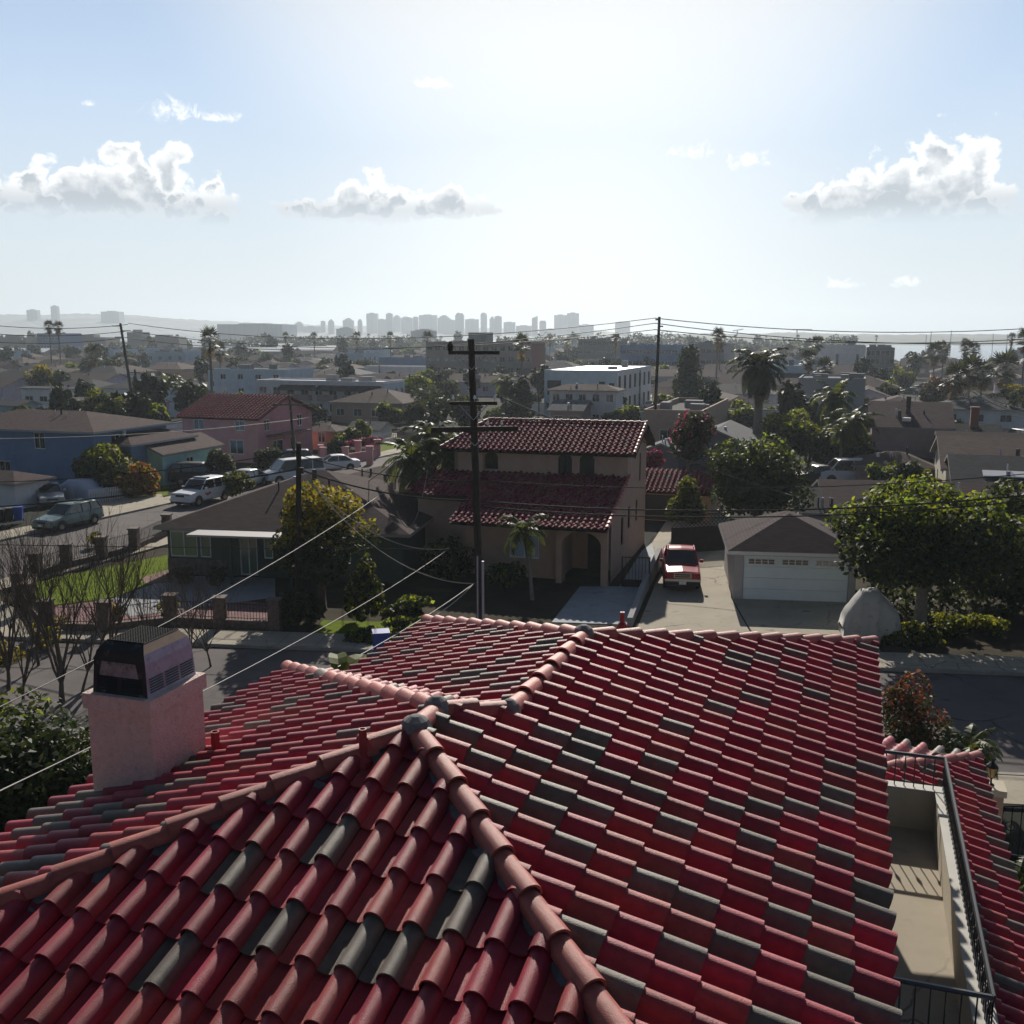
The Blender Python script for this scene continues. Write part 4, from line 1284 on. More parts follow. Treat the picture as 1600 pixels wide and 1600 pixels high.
def limbs(mb, base_r, h_fork, tips, g, seg=6):
    mb.tube([(0, 0, -.15), (g.uniform(-.05, .05), 0, h_fork * .5), (0, 0, h_fork)], [base_r * 1.25, base_r, base_r * .85], 8)
    for (x, y, z) in tips:
        mx, my = x * .4 + g.uniform(-.15, .15), y * .4 + g.uniform(-.15, .15)
        mb.tube([(0, 0, h_fork - .1), (mx, my, h_fork + (z - h_fork) * .5), (x, y, z)], [base_r * .6, base_r * .34, base_r * .1], seg)


def tree(name, label, cat, loc_, rx, ry, rz, zc, mats, n=3000, size=.16, ncl=16, seed=1, base_r=.16, fork=None, cr=.42, group=None, mix=None, trunk=True, shell=.72, droop=0.0, bark=None):
    t = thing(name, label, cat, loc_, random.uniform(0, 6), group)
    g = random.Random(seed)
    cl = clumps_in(rx, ry, rz, zc, ncl, seed, cr)
    leaf_mesh('crown' if trunk else 'foliage', mats, cl, n, size, t, seed, mix=mix, shell=shell, droop=droop)
    if trunk:
        mb = MB(); limbs(mb, base_r, fork or max(.6, (zc - rz) * .9), [(c[0] * .8, c[1] * .8, c[2]) for c in cl[:7]], g)
        mb.build('trunk', bark or M['bark'], t, smooth=True)
    return t


def frond(mb, base, az, el, L, curl, n=9, lw=.5, g=random, mi=0, vee=.5, stiff=.0):
    """feather frond: arching rib with two rows of leaflets"""
    pts = []; p = Vector(base); e = el
    st = L / n
    for i in range(n + 1):
        pts.append(p.copy()); d = Vector((math.cos(az) * math.cos(e), math.sin(az) * math.cos(e), math.sin(e)))
        p = p + d * st; e -= curl / n * (1 + i / n)
    mb.tube([pts[0], pts[n // 2], pts[n]], [L * .012, L * .008, L * .003], 3, mi, (1, 1, .9), False)
    side = Vector((-math.sin(az), math.cos(az), 0))
    for i in range(1, n + 1):
        for sub in (0, .5):
            a = pts[i - 1].lerp(pts[i], sub); f = (i - 1 + sub) / n
            ln = lw * math.sin(math.pi * min(1, .12 + f * .86)) ** .6 * (1 - .35 * f) + .08 * lw
            d = (pts[i] - pts[i - 1]).normalized()
            k = g.uniform(.65, 1.35); c = (k * g.uniform(.9, 1.15), k, k * .9)
            for s in (-1, 1):
                tip = a + side * s * ln * .80 + d * ln * .55 + Vector((0, 0, -vee * ln * g.uniform(.6, 1.4)))
                wv = d * (st * .24)
                m = a.lerp(tip, .5) + Vector((0, 0, .08 * ln))
                mb.add([a - wv, a + wv, m + wv * .9, tip, m - wv * .9], [(0, 1, 2, 4), (4, 2, 3)], mi, c)


def palm(name, label, loc_, h, L, nf=22, seed=1, r=.18, lw=.55, rz=0.0, group=None, fan=False, skirt=0, mats=None, elmax=1.35, elmin=-.55, bark=None, lean=(0, 0)):
    t = thing(name, label, 'palm', loc_, rz, group); g = random.Random(seed)
    top = Vector((lean[0], lean[1], h))
    mb = MB(); mb.tube([(0, 0, -.1), (lean[0] * .3, lean[1] * .3, h * .45), top], [r * 1.2, r * .9, r * .75], 8)
    mb.build('trunk', bark or M['bark_pale'], t, smooth=True)
    mb = MB()
    for i in range(nf):
        f = (i + .5) / nf; az = i * 2.39996 + g.uniform(-.2, .2)
        el = elmax + (elmin - elmax) * f + g.uniform(-.12, .12)
        if fan: fan_leaf(mb, top, az, el, L * g.uniform(.85, 1.1), g)
        else: frond(mb, top, az, el, L * g.uniform(.85, 1.1), g.uniform(.9, 1.5), lw=lw, g=g)
    for i in range(skirt):
        az = i * 2.4; el = -1.0 - .4 * g.random()
        b = top - Vector((0, 0, .1 + .5 * g.random() * L))
        if fan: fan_leaf(mb, b, az, el, L * .75, g, mi=1)
        else: frond(mb, b, az, el, L * .7, .5, lw=lw * .8, g=g, mi=1)
    mb.build('crown', mats or [M['frond'], M['frond_dry']], t)
    return t


def fan_leaf(mb, base, az, el, L, g, mi=0):
    d = Vector((math.cos(az) * math.cos(el), math.sin(az) * math.cos(el), math.sin(el)))
    c0 = base + d * L * .45
    side = Vector((-math.sin(az), math.cos(az), 0)); upv = side.cross(d)
    k = g.uniform(.6, 1.35); col = (k, k, k * .9)
    mb.tube([base, c0], [L * .012, L * .01], 3, mi, col, False)
    for j in range(9):
        a = -1.45 + 2.9 * j / 8
        tip = c0 + (d * math.cos(a) + side * math.sin(a)) * L * .58 - Vector((0, 0, L * .10 * abs(a)))
        w = (side * math.cos(a) - d * math.sin(a)) * L * .05
        m = c0.lerp(tip, .5)
        mb.add([c0, m + w, tip, m - w], [(0, 1, 2, 3)], mi, col)


def bare_tree(name, label, loc_, h, seed, r=.09, spread=.5, n0=4, group=None, depth=4, bark=None):
    t = thing(name, label, 'tree', loc_, 0, group); g = random.Random(seed)
    tr = MB(); br = MB()

    def grow(p, d, L, rad, lev):
        n = 4; pts = [p]; dd = d.copy()
        for i in range(n):
            dd = (dd + Vector((g.uniform(-1, 1), g.uniform(-1, 1), g.uniform(-.3, .7))) * .12).normalized()
            pts.append(pts[-1] + dd * (L / n))
        (tr if lev == 0 else br).tube(pts, [rad * (1 - .45 * i / n) for i in range(n + 1)], 6 if lev < 2 else (4 if lev < 3 else 3), 0, None, lev == 0)
        if lev >= depth: return
        k = n0 if lev == 0 else g.choice((2, 3, 3))
        for j in range(k):
            i = g.randint(2, n) if lev else g.randint(n - 1, n)
            az = j * 2 * math.pi / k + g.uniform(-.6, .6)
            side = Vector((math.cos(az), math.sin(az), 0))
            nd = (dd + side * spread * g.uniform(.5, 1.2) + Vector((0, 0, .25))).normalized()
            grow(pts[i], nd, h * (.30, .24, .19, .14, .10)[min(lev, 4)] * g.uniform(.75, 1.15), rad * g.uniform(.45, .62), lev + 1)
    grow(Vector((0, 0, -.1)), Vector((g.uniform(-.1, .1), g.uniform(-.1, .1), 1)), h * .15, r, 0)
    tr.build('trunk', bark or M['bark'], t, smooth=True)
    br.build('branches', bark or M['bark'], t)
    return t


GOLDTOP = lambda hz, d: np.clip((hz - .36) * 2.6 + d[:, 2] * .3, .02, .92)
LIT = lambda hz, d: np.clip((hz - .35) * 1.2 + d[:, 2] * .25, .03, .8)  # brighter leaves favour crown tops: sunlit look put into the leaf colour
# --- trees across the street
p = W(1437, 990)
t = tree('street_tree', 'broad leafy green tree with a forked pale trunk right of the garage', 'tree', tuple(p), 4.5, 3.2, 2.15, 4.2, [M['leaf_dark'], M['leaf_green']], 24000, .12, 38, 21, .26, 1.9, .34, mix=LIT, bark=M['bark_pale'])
t.rotation_euler = (0, 0, 0)
leaf_n = W(1545, 985)
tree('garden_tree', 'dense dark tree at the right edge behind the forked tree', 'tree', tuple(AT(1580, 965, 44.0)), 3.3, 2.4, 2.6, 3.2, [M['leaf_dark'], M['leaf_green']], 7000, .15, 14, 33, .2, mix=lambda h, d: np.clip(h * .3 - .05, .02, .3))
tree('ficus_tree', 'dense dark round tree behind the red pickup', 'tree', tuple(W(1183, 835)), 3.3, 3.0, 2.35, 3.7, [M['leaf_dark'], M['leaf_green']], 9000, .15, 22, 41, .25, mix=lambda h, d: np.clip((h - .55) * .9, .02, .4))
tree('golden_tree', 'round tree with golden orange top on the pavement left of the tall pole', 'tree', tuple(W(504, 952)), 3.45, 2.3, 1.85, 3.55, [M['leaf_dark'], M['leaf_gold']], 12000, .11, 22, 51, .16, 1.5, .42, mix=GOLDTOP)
tree('shrub', 'yellow green tall shrub climbing beside the golden tree', 'shrub', tuple(W(565, 978)), 1.0, .8, 1.5, 1.5, [M['leaf_dark'], M['leaf_lime']], 1800, .13, 9, 52, trunk=False, mix=lambda h, d: np.full_like(h, .35))
tree('shrub', 'dark bush under the golden tree beside the pavement', 'shrub', tuple(W(470, 975)), 1.3, 1.0, .9, .8, [M['leaf_dark']], 1800, .12, 8, 53, trunk=False)
tree('shrub', 'lime green vine spilling over the dark fence behind the pickup', 'shrub', tuple(W(1070, 838)), 1.5, 1.1, 1.5, 1.9, [M['leaf_dark'], M['leaf_lime']], 2600, .14, 10, 54, trunk=False, mix=lambda h, d: np.clip(h * .9, .1, .8))
for px, py, rx, hh, sd, lb in ((1475, 992, 1.3, .55, 61, 'bright green low shrub right of the forked tree'), (1530, 990, 1.5, .5, 62, 'bright green low shrub nearest the right edge of the street bed'),
                               (1440, 1003, 1.0, .45, 63, 'yellowish low shrub round the foot of the forked tree'), (1405, 1003, .7, .4, 64, 'dark green low shrub beside the tarp cover')):
    tree('shrub', lb, 'shrub', tuple(W(px, py)), rx, .9, hh, hh * .8, [M['leaf_dark'], M['leaf_lime']], 1500, .09, 9, sd, trunk=False, mix=lambda h, d: np.clip(h, .2, .75))
for px, py, rx, hh, sd, lb in ((640, 960, 1.4, .5, 71, 'dark ground cover bush left of the tall pole'), (700, 905, 2.2, 1.1, 72, 'dark leafy bush against the Spanish house porch'), (790, 930, 1.3, .8, 73, 'dark bush at the foot of the small palm'),
                               (585, 1000, 1.1, .35, 75, 'green low plants beside the pavement near the golden tree'), (660, 985, 1.5, .35, 76, 'green low plants along the kerb left of the tall pole')):
    tree('shrub', lb, 'shrub', tuple(W(px, py)), rx, 1.0, hh, hh * .8, [M['leaf_dark'], M['leaf_green']], 1300, .12, 8, sd, trunk=False, mix=lambda h, d: np.clip(h * .5, .05, .4))
# front yard of the corner house
for px, py, rx, hh, sd, mt, lb in ((285, 912, .7, .5, 81, 'leaf_grey', 'grey green rose bush before the corner house wall'), (340, 915, .9, .6, 82, 'leaf_grey', 'grey green rose bush before the corner house porch'),
                                   (270, 965, .5, .4, 83, 'leaf_gold', 'yellow bush beside a fence pillar at the patio'), (178, 968, .5, .4, 84, 'leaf_gold', 'yellow bush inside the front fence by the lawn'),
                                   (150, 855, .5, .5, 86, 'leaf_gold', 'yellow bush on the street side of the fence')):
    tree('shrub', lb, 'shrub', tuple(W(px, py)), rx, .6, hh, hh * .9, [M['leaf_dark'], M[mt]], 500, .08, 6, sd, trunk=False, mix=lambda h, d: np.full_like(h, .7))
# near the house
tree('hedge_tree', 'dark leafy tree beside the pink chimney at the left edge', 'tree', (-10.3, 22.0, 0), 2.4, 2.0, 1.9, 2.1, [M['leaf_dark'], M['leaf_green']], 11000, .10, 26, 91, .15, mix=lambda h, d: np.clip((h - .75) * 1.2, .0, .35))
tree('shrub', 'dark red leaved bush below the balcony at the right', 'shrub', tuple(AT(1428, 1150, 26.5) - Vector((0, 0, AT(1428, 1150, 26.5).z))), 1.05, 1.0, 1.3, 1.45, [M['leaf_dark'], M['leaf_rust']], 4200, .07, 14, 92, trunk=False, mix=LIT)
palm('cycad', 'small feathery palm beside the red leaved bush at the balcony', (W(1512, 1180, 1.2).x, W(1512, 1180, 1.2).y, 0), 1.25, 1.15, 30, 93, .14, .32, elmin=-.2)
palm('cycad', 'small spiky palm at the right edge below the scroll gate', (W(1588, 1395, 2.0).x, W(1588, 1395, 2.0).y, 0), 2.0, 1.0, 26, 94, .12, .22, elmin=-.2)
# banana plant showing over the west eave
bp = AT(530, 1030, 24.5)
bt = thing('banana_plant', 'broad leaved banana plant behind the far left corner of the tile roof', 'plant', (bp.x, bp.y, 0))
mb = MB(); g = random.Random(5)
for i in range(9):
    az = i * .75 + .3; L = 1.3 * g.uniform(.8, 1.1); el = g.uniform(.4, 1.2); pts = []; q = Vector((0, 0, bp.z - .75 + .2 * g.random())); e = el
    sd = Vector((-math.sin(az), math.cos(az), 0)); vs = []
    for k in range(7):
        wd = .24 * math.sin(math.pi * min(1, (k + .35) / 6.6)) ** .7
        vs += [q - sd * wd + Vector((0, 0, .06)), q, q + sd * wd + Vector((0, 0, .06))]
        q = q + Vector((math.cos(az) * math.cos(e), math.sin(az) * math.cos(e), math.sin(e))) * L / 6; e -= .28
    mb.add(vs, [f for k in range(6) for f in ((k * 3, k * 3 + 1, k * 3 + 4, k * 3 + 3), (k * 3 + 1, k * 3 + 2, k * 3 + 5, k * 3 + 4))], 0, (g.uniform(.8, 1.4),) * 3)
mb.build('leaves', M['leaf_lime'], bt)
mb = MB(); mb.tube([(0, 0, 0), (0, 0, bp.z - .7)], [.14, .09], 8); mb.build('stem', M['bark'], bt)
# palms round the Spanish house
palm('palm_tree', 'young palm with a curved pale trunk before the Spanish house', tuple(W(832, 938)), 3.35, 1.55, 14, 101, .09, .5, bark=M['bark_pale'], lean=(-.45, .3), elmin=-.9, mats=[M['frond'], M['frond_dry']])
for px, py, hh, L, sd, lb in ((646, 860, 5.3, 2.6, 102, 'bushy palm with yellowing fronds left of the Spanish house'), (706, 850, 5.6, 2.4, 103, 'bushy palm with drooping fronds against the Spanish house, just left of the tall pole'), (676, 845, 6.3, 2.2, 104, 'tallest of the clumped palms left of the Spanish house')):
    palm('palm_tree', lb, tuple(W(px, py)), hh, L, 24, sd, .14, .6, elmin=-1.0, mats=[M['frond'], M['frond_dry']], skirt=4)
# bare winter trees at the left
for k, (px, py, hh, sd, r, sp_, lb) in enumerate(((98, 1100, 7.0, 203, .11, .42, 'bare tree with the thickest trunk left of the chimney hood'), (14, 1078, 6.8, 202, .085, .36, 'bare tree at the left edge of the street'), (172, 1050, 6.3, 207, .085, .40, 'bare many stemmed tree rising just behind the chimney hood'),
                                             (300, 1030, 4.2, 204, .055, .6, 'low bare tree right of the chimney hood'), (60, 1040, 6.0, 209, .07, .5, 'slim bare tree between the left edge and the thickest trunk'), (240, 1046, 5.4, 212, .06, .42, 'slim bare tree behind the right side of the chimney hood'),
                                             (128, 1082, 5.6, 231, .06, .5, 'slender bare tree between the thickest trunk and the chimney hood'), (330, 1042, 4.6, 232, .05, .6, 'sparse bare tree farthest right of the chimney hood'), (36, 1096, 5.4, 233, .06, .5, 'low bare tree just right of the one at the left edge'))):
    bare_tree('bare_tree', lb, tuple(W(px, py)), hh, sd, r, sp_, 6, depth=5)
for px, py, rx, sd, lb in ((15, 1030, 1.5, 221, 'yellowing brush at the left edge by the pavement'), (75, 985, 1.1, 222, 'yellowing brush along the pavement before the fence corner'), (70, 1012, 1.3, 223, 'dry grass tuft on the kerb at the left')):
    tree('shrub', lb, 'shrub', tuple(W(px, py)), rx, .7, .4, .35, [M['leaf_gold'], M['leaf_grey']], 700, .08, 7, sd, trunk=False)

hx = [KP(27.5 + 3.1 * k, 8.2 + .25 * (k % 2)) for k in range(7)]
hz0 = hx[3]
hd_ = thing('hedge', 'long dark hedge behind the street bed right of the garage', 'hedge', tuple(hz0))
leaf_mesh('foliage', [M['leaf_dark'], M['leaf_green']], [(p.x - hz0.x, p.y - hz0.y, 1.0, 1.9, 1.0, 1.15) for p in hx], 7000, .14, hd_, 777, mix=lambda h, d: np.clip(h * .3 - .05, 0, .3))
# ------------------------------------------------------------------ utility poles and cables
def pole(label, base, h, r=.15, arms=(), lean=(0, 0), group='utility poles', rz=0.0, extra=None, seg=10):
    t = thing('utility_pole', label, 'pole', tuple(base), rz, group)
    mb = MB(); mb.tube([(0, 0, -.2), (lean[0] * .5, lean[1] * .5, h * .5), (lean[0], lean[1], h)], [r * 1.1, r, r * .82], seg)
    mb.build('shaft', M['wood_dark'], t, smooth=False)
    for (z, hw, az, ins, side) in arms:
        k = z / h; c = Vector((lean[0] * k, lean[1] * k, z)); d = Vector((math.cos(az), math.sin(az), 0)); n = Vector((-d.y, d.x, 0))
        mb = MB(); Mx = Matrix.Translation(c - n * (r + .07)) @ Matrix.Rotation(az, 4, 'Z')
        tk_ = .10 if hw > 1.6 else .07
        mb.box(-hw + side, hw + side, -.055, .055, -tk_, tk_, 0, Mx)
        a = mb.build('crossarm', M['wood_dark'], t)
        if hw > .6:
            mb = MB()
            for s in (-1, 1): mb.tube([c - n * (r + .14) + d * s * min(.6, hw * .6) - Vector((0, 0, .05)), c - n * (r + .02) - Vector((0, 0, .65))], .016, 4)
            mb.build('brace', M['galv'], t)
        for x in ins:
            mb = MB(); mb.lathe([(.015, .07), (.015, .16), (.06, .17), (.065, .21), (.035, .24), (.05, .27), (.02, .32)], c - n * (r + .07) + d * (x * hw + side), 7)
            mb.build('insulator', M['porcelain'], a, smooth=True)
    return t


pb = W(752, 1004)
mp = pole('tall dark utility pole with three crossarms rising in front of the Spanish house', pb, 12.05, .155,
          [(11.55, .98, .02, (), .1), (9.62, .92, .06, (-.85, 0.05, .9), .0), (8.62, 1.68, .16, (-.8, -.5, .3, .62), .0)], (-.33, .1), rz=0)
mb = MB(); mb.tube([(-.13, -.17, 0), (-.13, -.17, 3.6)], .035, 6); mb.tube([(.09, -.19, 0), (.08, -.19, 3.4)], .055, 6); mb.build('conduit', M['galv'], mp)
mb = MB(); mb.lathe([(.09, 0), (.11, .05), (.11, .2), (.05, .3), (.05, .36)], (-1.12, -.2, 11.62), 8); mb.build('arrester', M['wood_dark'], mp)
mb = MB(); mb.box(-.16, .02, -.2, -.17, 10.55, 10.72); mb.build('number_plate', M['galv'], mp)
p2 = W(466, 972)
pole2 = pole('shorter dark utility pole standing in front of the golden tree', p2, 7.75, .13, [], (.28, .1))
mb = MB(); mb.box(.2, .5, -.28, -.1, 6.5, 6.75); mb.build('cable_box', M['wood_dark'], pole2)
d3 = W(462, 735)
pole('thin pole with one crossarm beside the pink house', d3, zat(458, 622, d3), .12, [(zat(458, 632, d3), 1.5, .0, (), 0)], (-.3, 0))
d4 = W(212, 655); z4 = zat(200, 505, d4)
pole('tall leaning pole with stepped crossarms at the left', d4, z4, .20, [(z4 - .4, .7, .2, (), -.5), (z4 - 1.1, .7, .2, (), .6), (z4 - 2.0, .6, .2, (), -.4)], (-1.35, 0))
d5 = W(221, 650); pole('short double arm pole just right of the tall leaning pole', d5, zat(213, 577, d5), .18, [(zat(213, 582, d5), 1.0, 0, (), 0), (zat(213, 600, d5), .6, 0, (), 0)], (-.6, 0))
d6 = W(1021, 702); z6 = zat(1024, 495, d6)
pole('tallest distant pole standing against the sky beyond the Spanish house roof', d6, z6, .17, [(z6 - .3, .25, 0, (), -.2), (z6 - 1.0, .2, 0, (), .2), (z6 - 2.0, .2, 0, (), -.2)], (.3, 0))
for px, pt, pbm, lb in ((999, 578, 642, 'thin dark pole at the balcony side of the white flat roofed block'), 
                        (708, 605, 655, 'thin pole with a crossarm left of the tall dark pole'), (510, 645, 690, 'thin short pole between the pink and peach houses'), (593, 570, 596, 'far thin pole by the long blue facade'), (1390, 596, 640, 'black flue pole above the mauve house roof'),
                        (842, 600, 650, 'thin pole behind the Spanish house ridge')):
    b = W(px, pbm); z = zat(px, pt, b)
    pole(lb, b, z, .11 if pbm > 610 else .14, [(z - .5, 1.0, 0, (), 0)] if 'crossarm' in lb else [], rz=0, seg=6)


def cable(a, b, sag, r, label, m='wire', name='overhead_cable', cat='cable', group='overhead cables'):
    a, b = Vector(a), Vector(b); n = 16
    pts = [a.lerp(b, i / n) - Vector((0, 0, sag * 4 * (i / n) * (1 - i / n))) for i in range(n + 1)]
    mb = MB(); mb.tube(pts, r, 5); o = mb.build(name, M[m], smooth=True)
    return tag(o, label, cat, group)


top2 = p2 + Vector((.25, .08, 6.65)); mpz = lambda z: pb + Vector((-.33 * z / 12.05, .1 * z / 12.05, z))
wl = AT(-60, 795, 46)
cable(wl, top2, .25, .035, 'thick black cable running in from the left edge to the pole by the golden tree')
cable(top2, mpz(zat(745, 782, pb)), .35, .035, 'thick black cable between the pole by the golden tree and the tall pole')
cable(top2 + Vector((0, 0, .6)), mpz(zat(745, 752, pb)), .3, .02, 'thin upper cable between the pole by the golden tree and the tall pole')
cable(mpz(zat(745, 783, pb)), AT(1660, 768, 38), .55, .033, 'thick black cable from the tall pole over the garage to the right edge')
cable(mpz(zat(745, 786, pb)) + Vector((0, 0, -.14)), AT(1660, 776, 38), .6, .028, 'lower of the paired cables running right from the tall pole')
cable(mpz(zat(745, 750, pb)), AT(1660, 735, 38), .5, .018, 'thin upper cable running right from the tall pole')
cable(wl + Vector((0, 0, 1.2)), top2 + Vector((0, 0, .75)), .3, .02, 'thin dark cable from the left edge above the thick one')
cable(AT(-60, 850, 43), AT(720, 858, 41), .05, .018, 'thin level wire crossing behind the bare trees and the golden tree')
cable(AT(604, 766, 44), AT(-80, 1143, 19), .35, .013, 'pale service wire running past the chimney hood down to the left edge', 'wire_pale')
cable(AT(702, 857, 40.5), AT(-30, 1250, 13), .30, .010, 'pale service wire passing behind the chimney to the lower left edge', 'wire_pale')
cable(AT(740, 912, 39.5), AT(528, 1042, 24.6), .12, .014, 'pale service wire from the tall pole to the far corner of the tile roof', 'wire_pale')
cable(AT(740, 912, 39.5), AT(680, 962, 27.5), .08, .012, 'short pale wire beside the service wire at the far roof corner', 'wire_pale')
cable(AT(479, 746, 42.6), AT(741, 912, 39.6), 1.15, .02, 'deeply sagging pale cable from the golden tree pole to the tall pole', 'wire_pale')
cable(AT(481, 748, 42.6), AT(703, 857, 40.6), .95, .018, 'pale sagging cable ending at the service wire knot', 'wire_pale')
cable(AT(620, 798, 47), AT(668, 735, 47), 1.6, .017, 'pale looped cable hanging among the palms', 'wire_pale')
cable(AT(-40, 686, 70), AT(500, 650, 100), .5, .025, 'pale wire crossing in front of the blue house', 'wire_pale')
cable(AT(-40, 668, 100), AT(640, 648, 120), .8, .03, 'thin dark wire passing over the blue house roof')
la = pb + Vector((-1.9, -.3, 8.62))
cable(la + Vector((0, 0, .25)), AT(560, 760, 62), .3, .022, 'dark wire running left from the lowest crossarm towards the pale roof')
cable(la + Vector((.4, 0, .25)), AT(590, 680, 105), .4, .022, 'second dark wire running back left from the lowest crossarm')
cable(pb + Vector((.85, -.2, 9.85)), AT(1010, 700, 70), .2, .02, 'thin wire from the middle crossarm to the Spanish house gable')
cable(AT(1005, 690, 57), AT(1240, 775, 50), .15, .018, 'thin wire from the Spanish house gable towards the dark ficus')
for k, (y0, y1, y2) in enumerate(((497, 502, 506), (515, 517, 522), (505, 522, 530))):
    cable(AT(1023, y0, d6.y), AT(1700, y2, d6.y * 1.05), 1.2, .045, ('highest', 'lowest', 'middle')[k] + ' of the far wires running right from the tallest distant pole')
    cable(AT(1023, y0, d6.y), AT(200, 505 + 12 * k, d4.y), 2.2, .045, ('highest', 'lowest', 'middle')[k] + ' of the far wires spanning between the two tallest distant poles')
    cable(AT(200, 507 + 10 * k, d4.y), AT(-80, 500 + 14 * k, d4.y * .9), .8, .045, ('highest', 'lowest', 'middle')[k] + ' of the far wires running left from the leaning pole')
for k in range(3): cable(AT(1520, 606 + 6 * k, 120), AT(1660, 640 + 8 * k, 110), 1.0, .05, ('upper', 'middle', 'lower')[k] + ' pale wire of the bundle at the right edge', 'wire_pale')
# ------------------------------------------------------------------ vehicles
M['tyre'] = mat('tyre rubber', (.012, .012, .012), .85)
M['rim'] = mat('alloy rim', (.35, .35, .36), .3, metal=.8)
M['carglass'] = mat('car glass', (.012, .015, .018), .06, spec=.9)
M['chrome'] = mat('chrome', (.33, .33, .35), .25, metal=1.0)
M['lamp'] = mat('lamp lens', (.34, .34, .34), .15, spec=.8)
M['tail'] = mat('tail lamp', (.3, .015, .015), .2)
M['trim'] = mat('dark trim', (.02, .02, .022), .6)


def car_paint(name, c, metal=.3):
    return mat(name, c, .2 if name == 'cherry red' else .4, metal=metal, coat=.0 if name == 'cherry red' else .2, spec=.3)


# kinds: length, width, body stations (x, bottom, beltline), cabin (x front base, x front roof, x rear roof, x rear base), roof height
KINDS = {
    'wagon': (4.45, 1.74, [(0, .42, .68), (.12, .30, .76), (.9, .26, .90), (1.35, .26, .96), (4.25, .28, 1.0), (4.45, .42, .92)], (1.25, 2.0, 4.05, 4.40), 1.55),
    'suv': (4.8, 1.92, [(0, .48, .85), (.1, .36, 1.0), (.95, .32, 1.1), (1.4, .32, 1.14), (4.65, .34, 1.16), (4.8, .5, 1.1)], (1.35, 2.0, 4.45, 4.74), 1.82),
    'sedan': (4.7, 1.8, [(0, .38, .62), (.12, .26, .70), (1.0, .22, .86), (1.45, .22, .92), (4.5, .25, .98), (4.7, .4, .88)], (1.35, 2.15, 3.35, 4.15), 1.44),
    'pickup': (5.2, 1.78, [(0, .55, .85), (.1, .42, 1.0), (.95, .40, 1.08), (1.4, .40, 1.12), (5.05, .45, 1.12), (5.2, .55, 1.08)], (1.4, 2.0, 3.15, 3.35), 1.72),
    'van': (5.2, 1.95, [(0, .45, .75), (.1, .34, .95), (.6, .30, 1.08), (.95, .30, 1.12), (5.05, .32, 1.12), (5.2, .45, 1.05)], (.85, 1.6, 5.0, 5.16), 1.98),
}


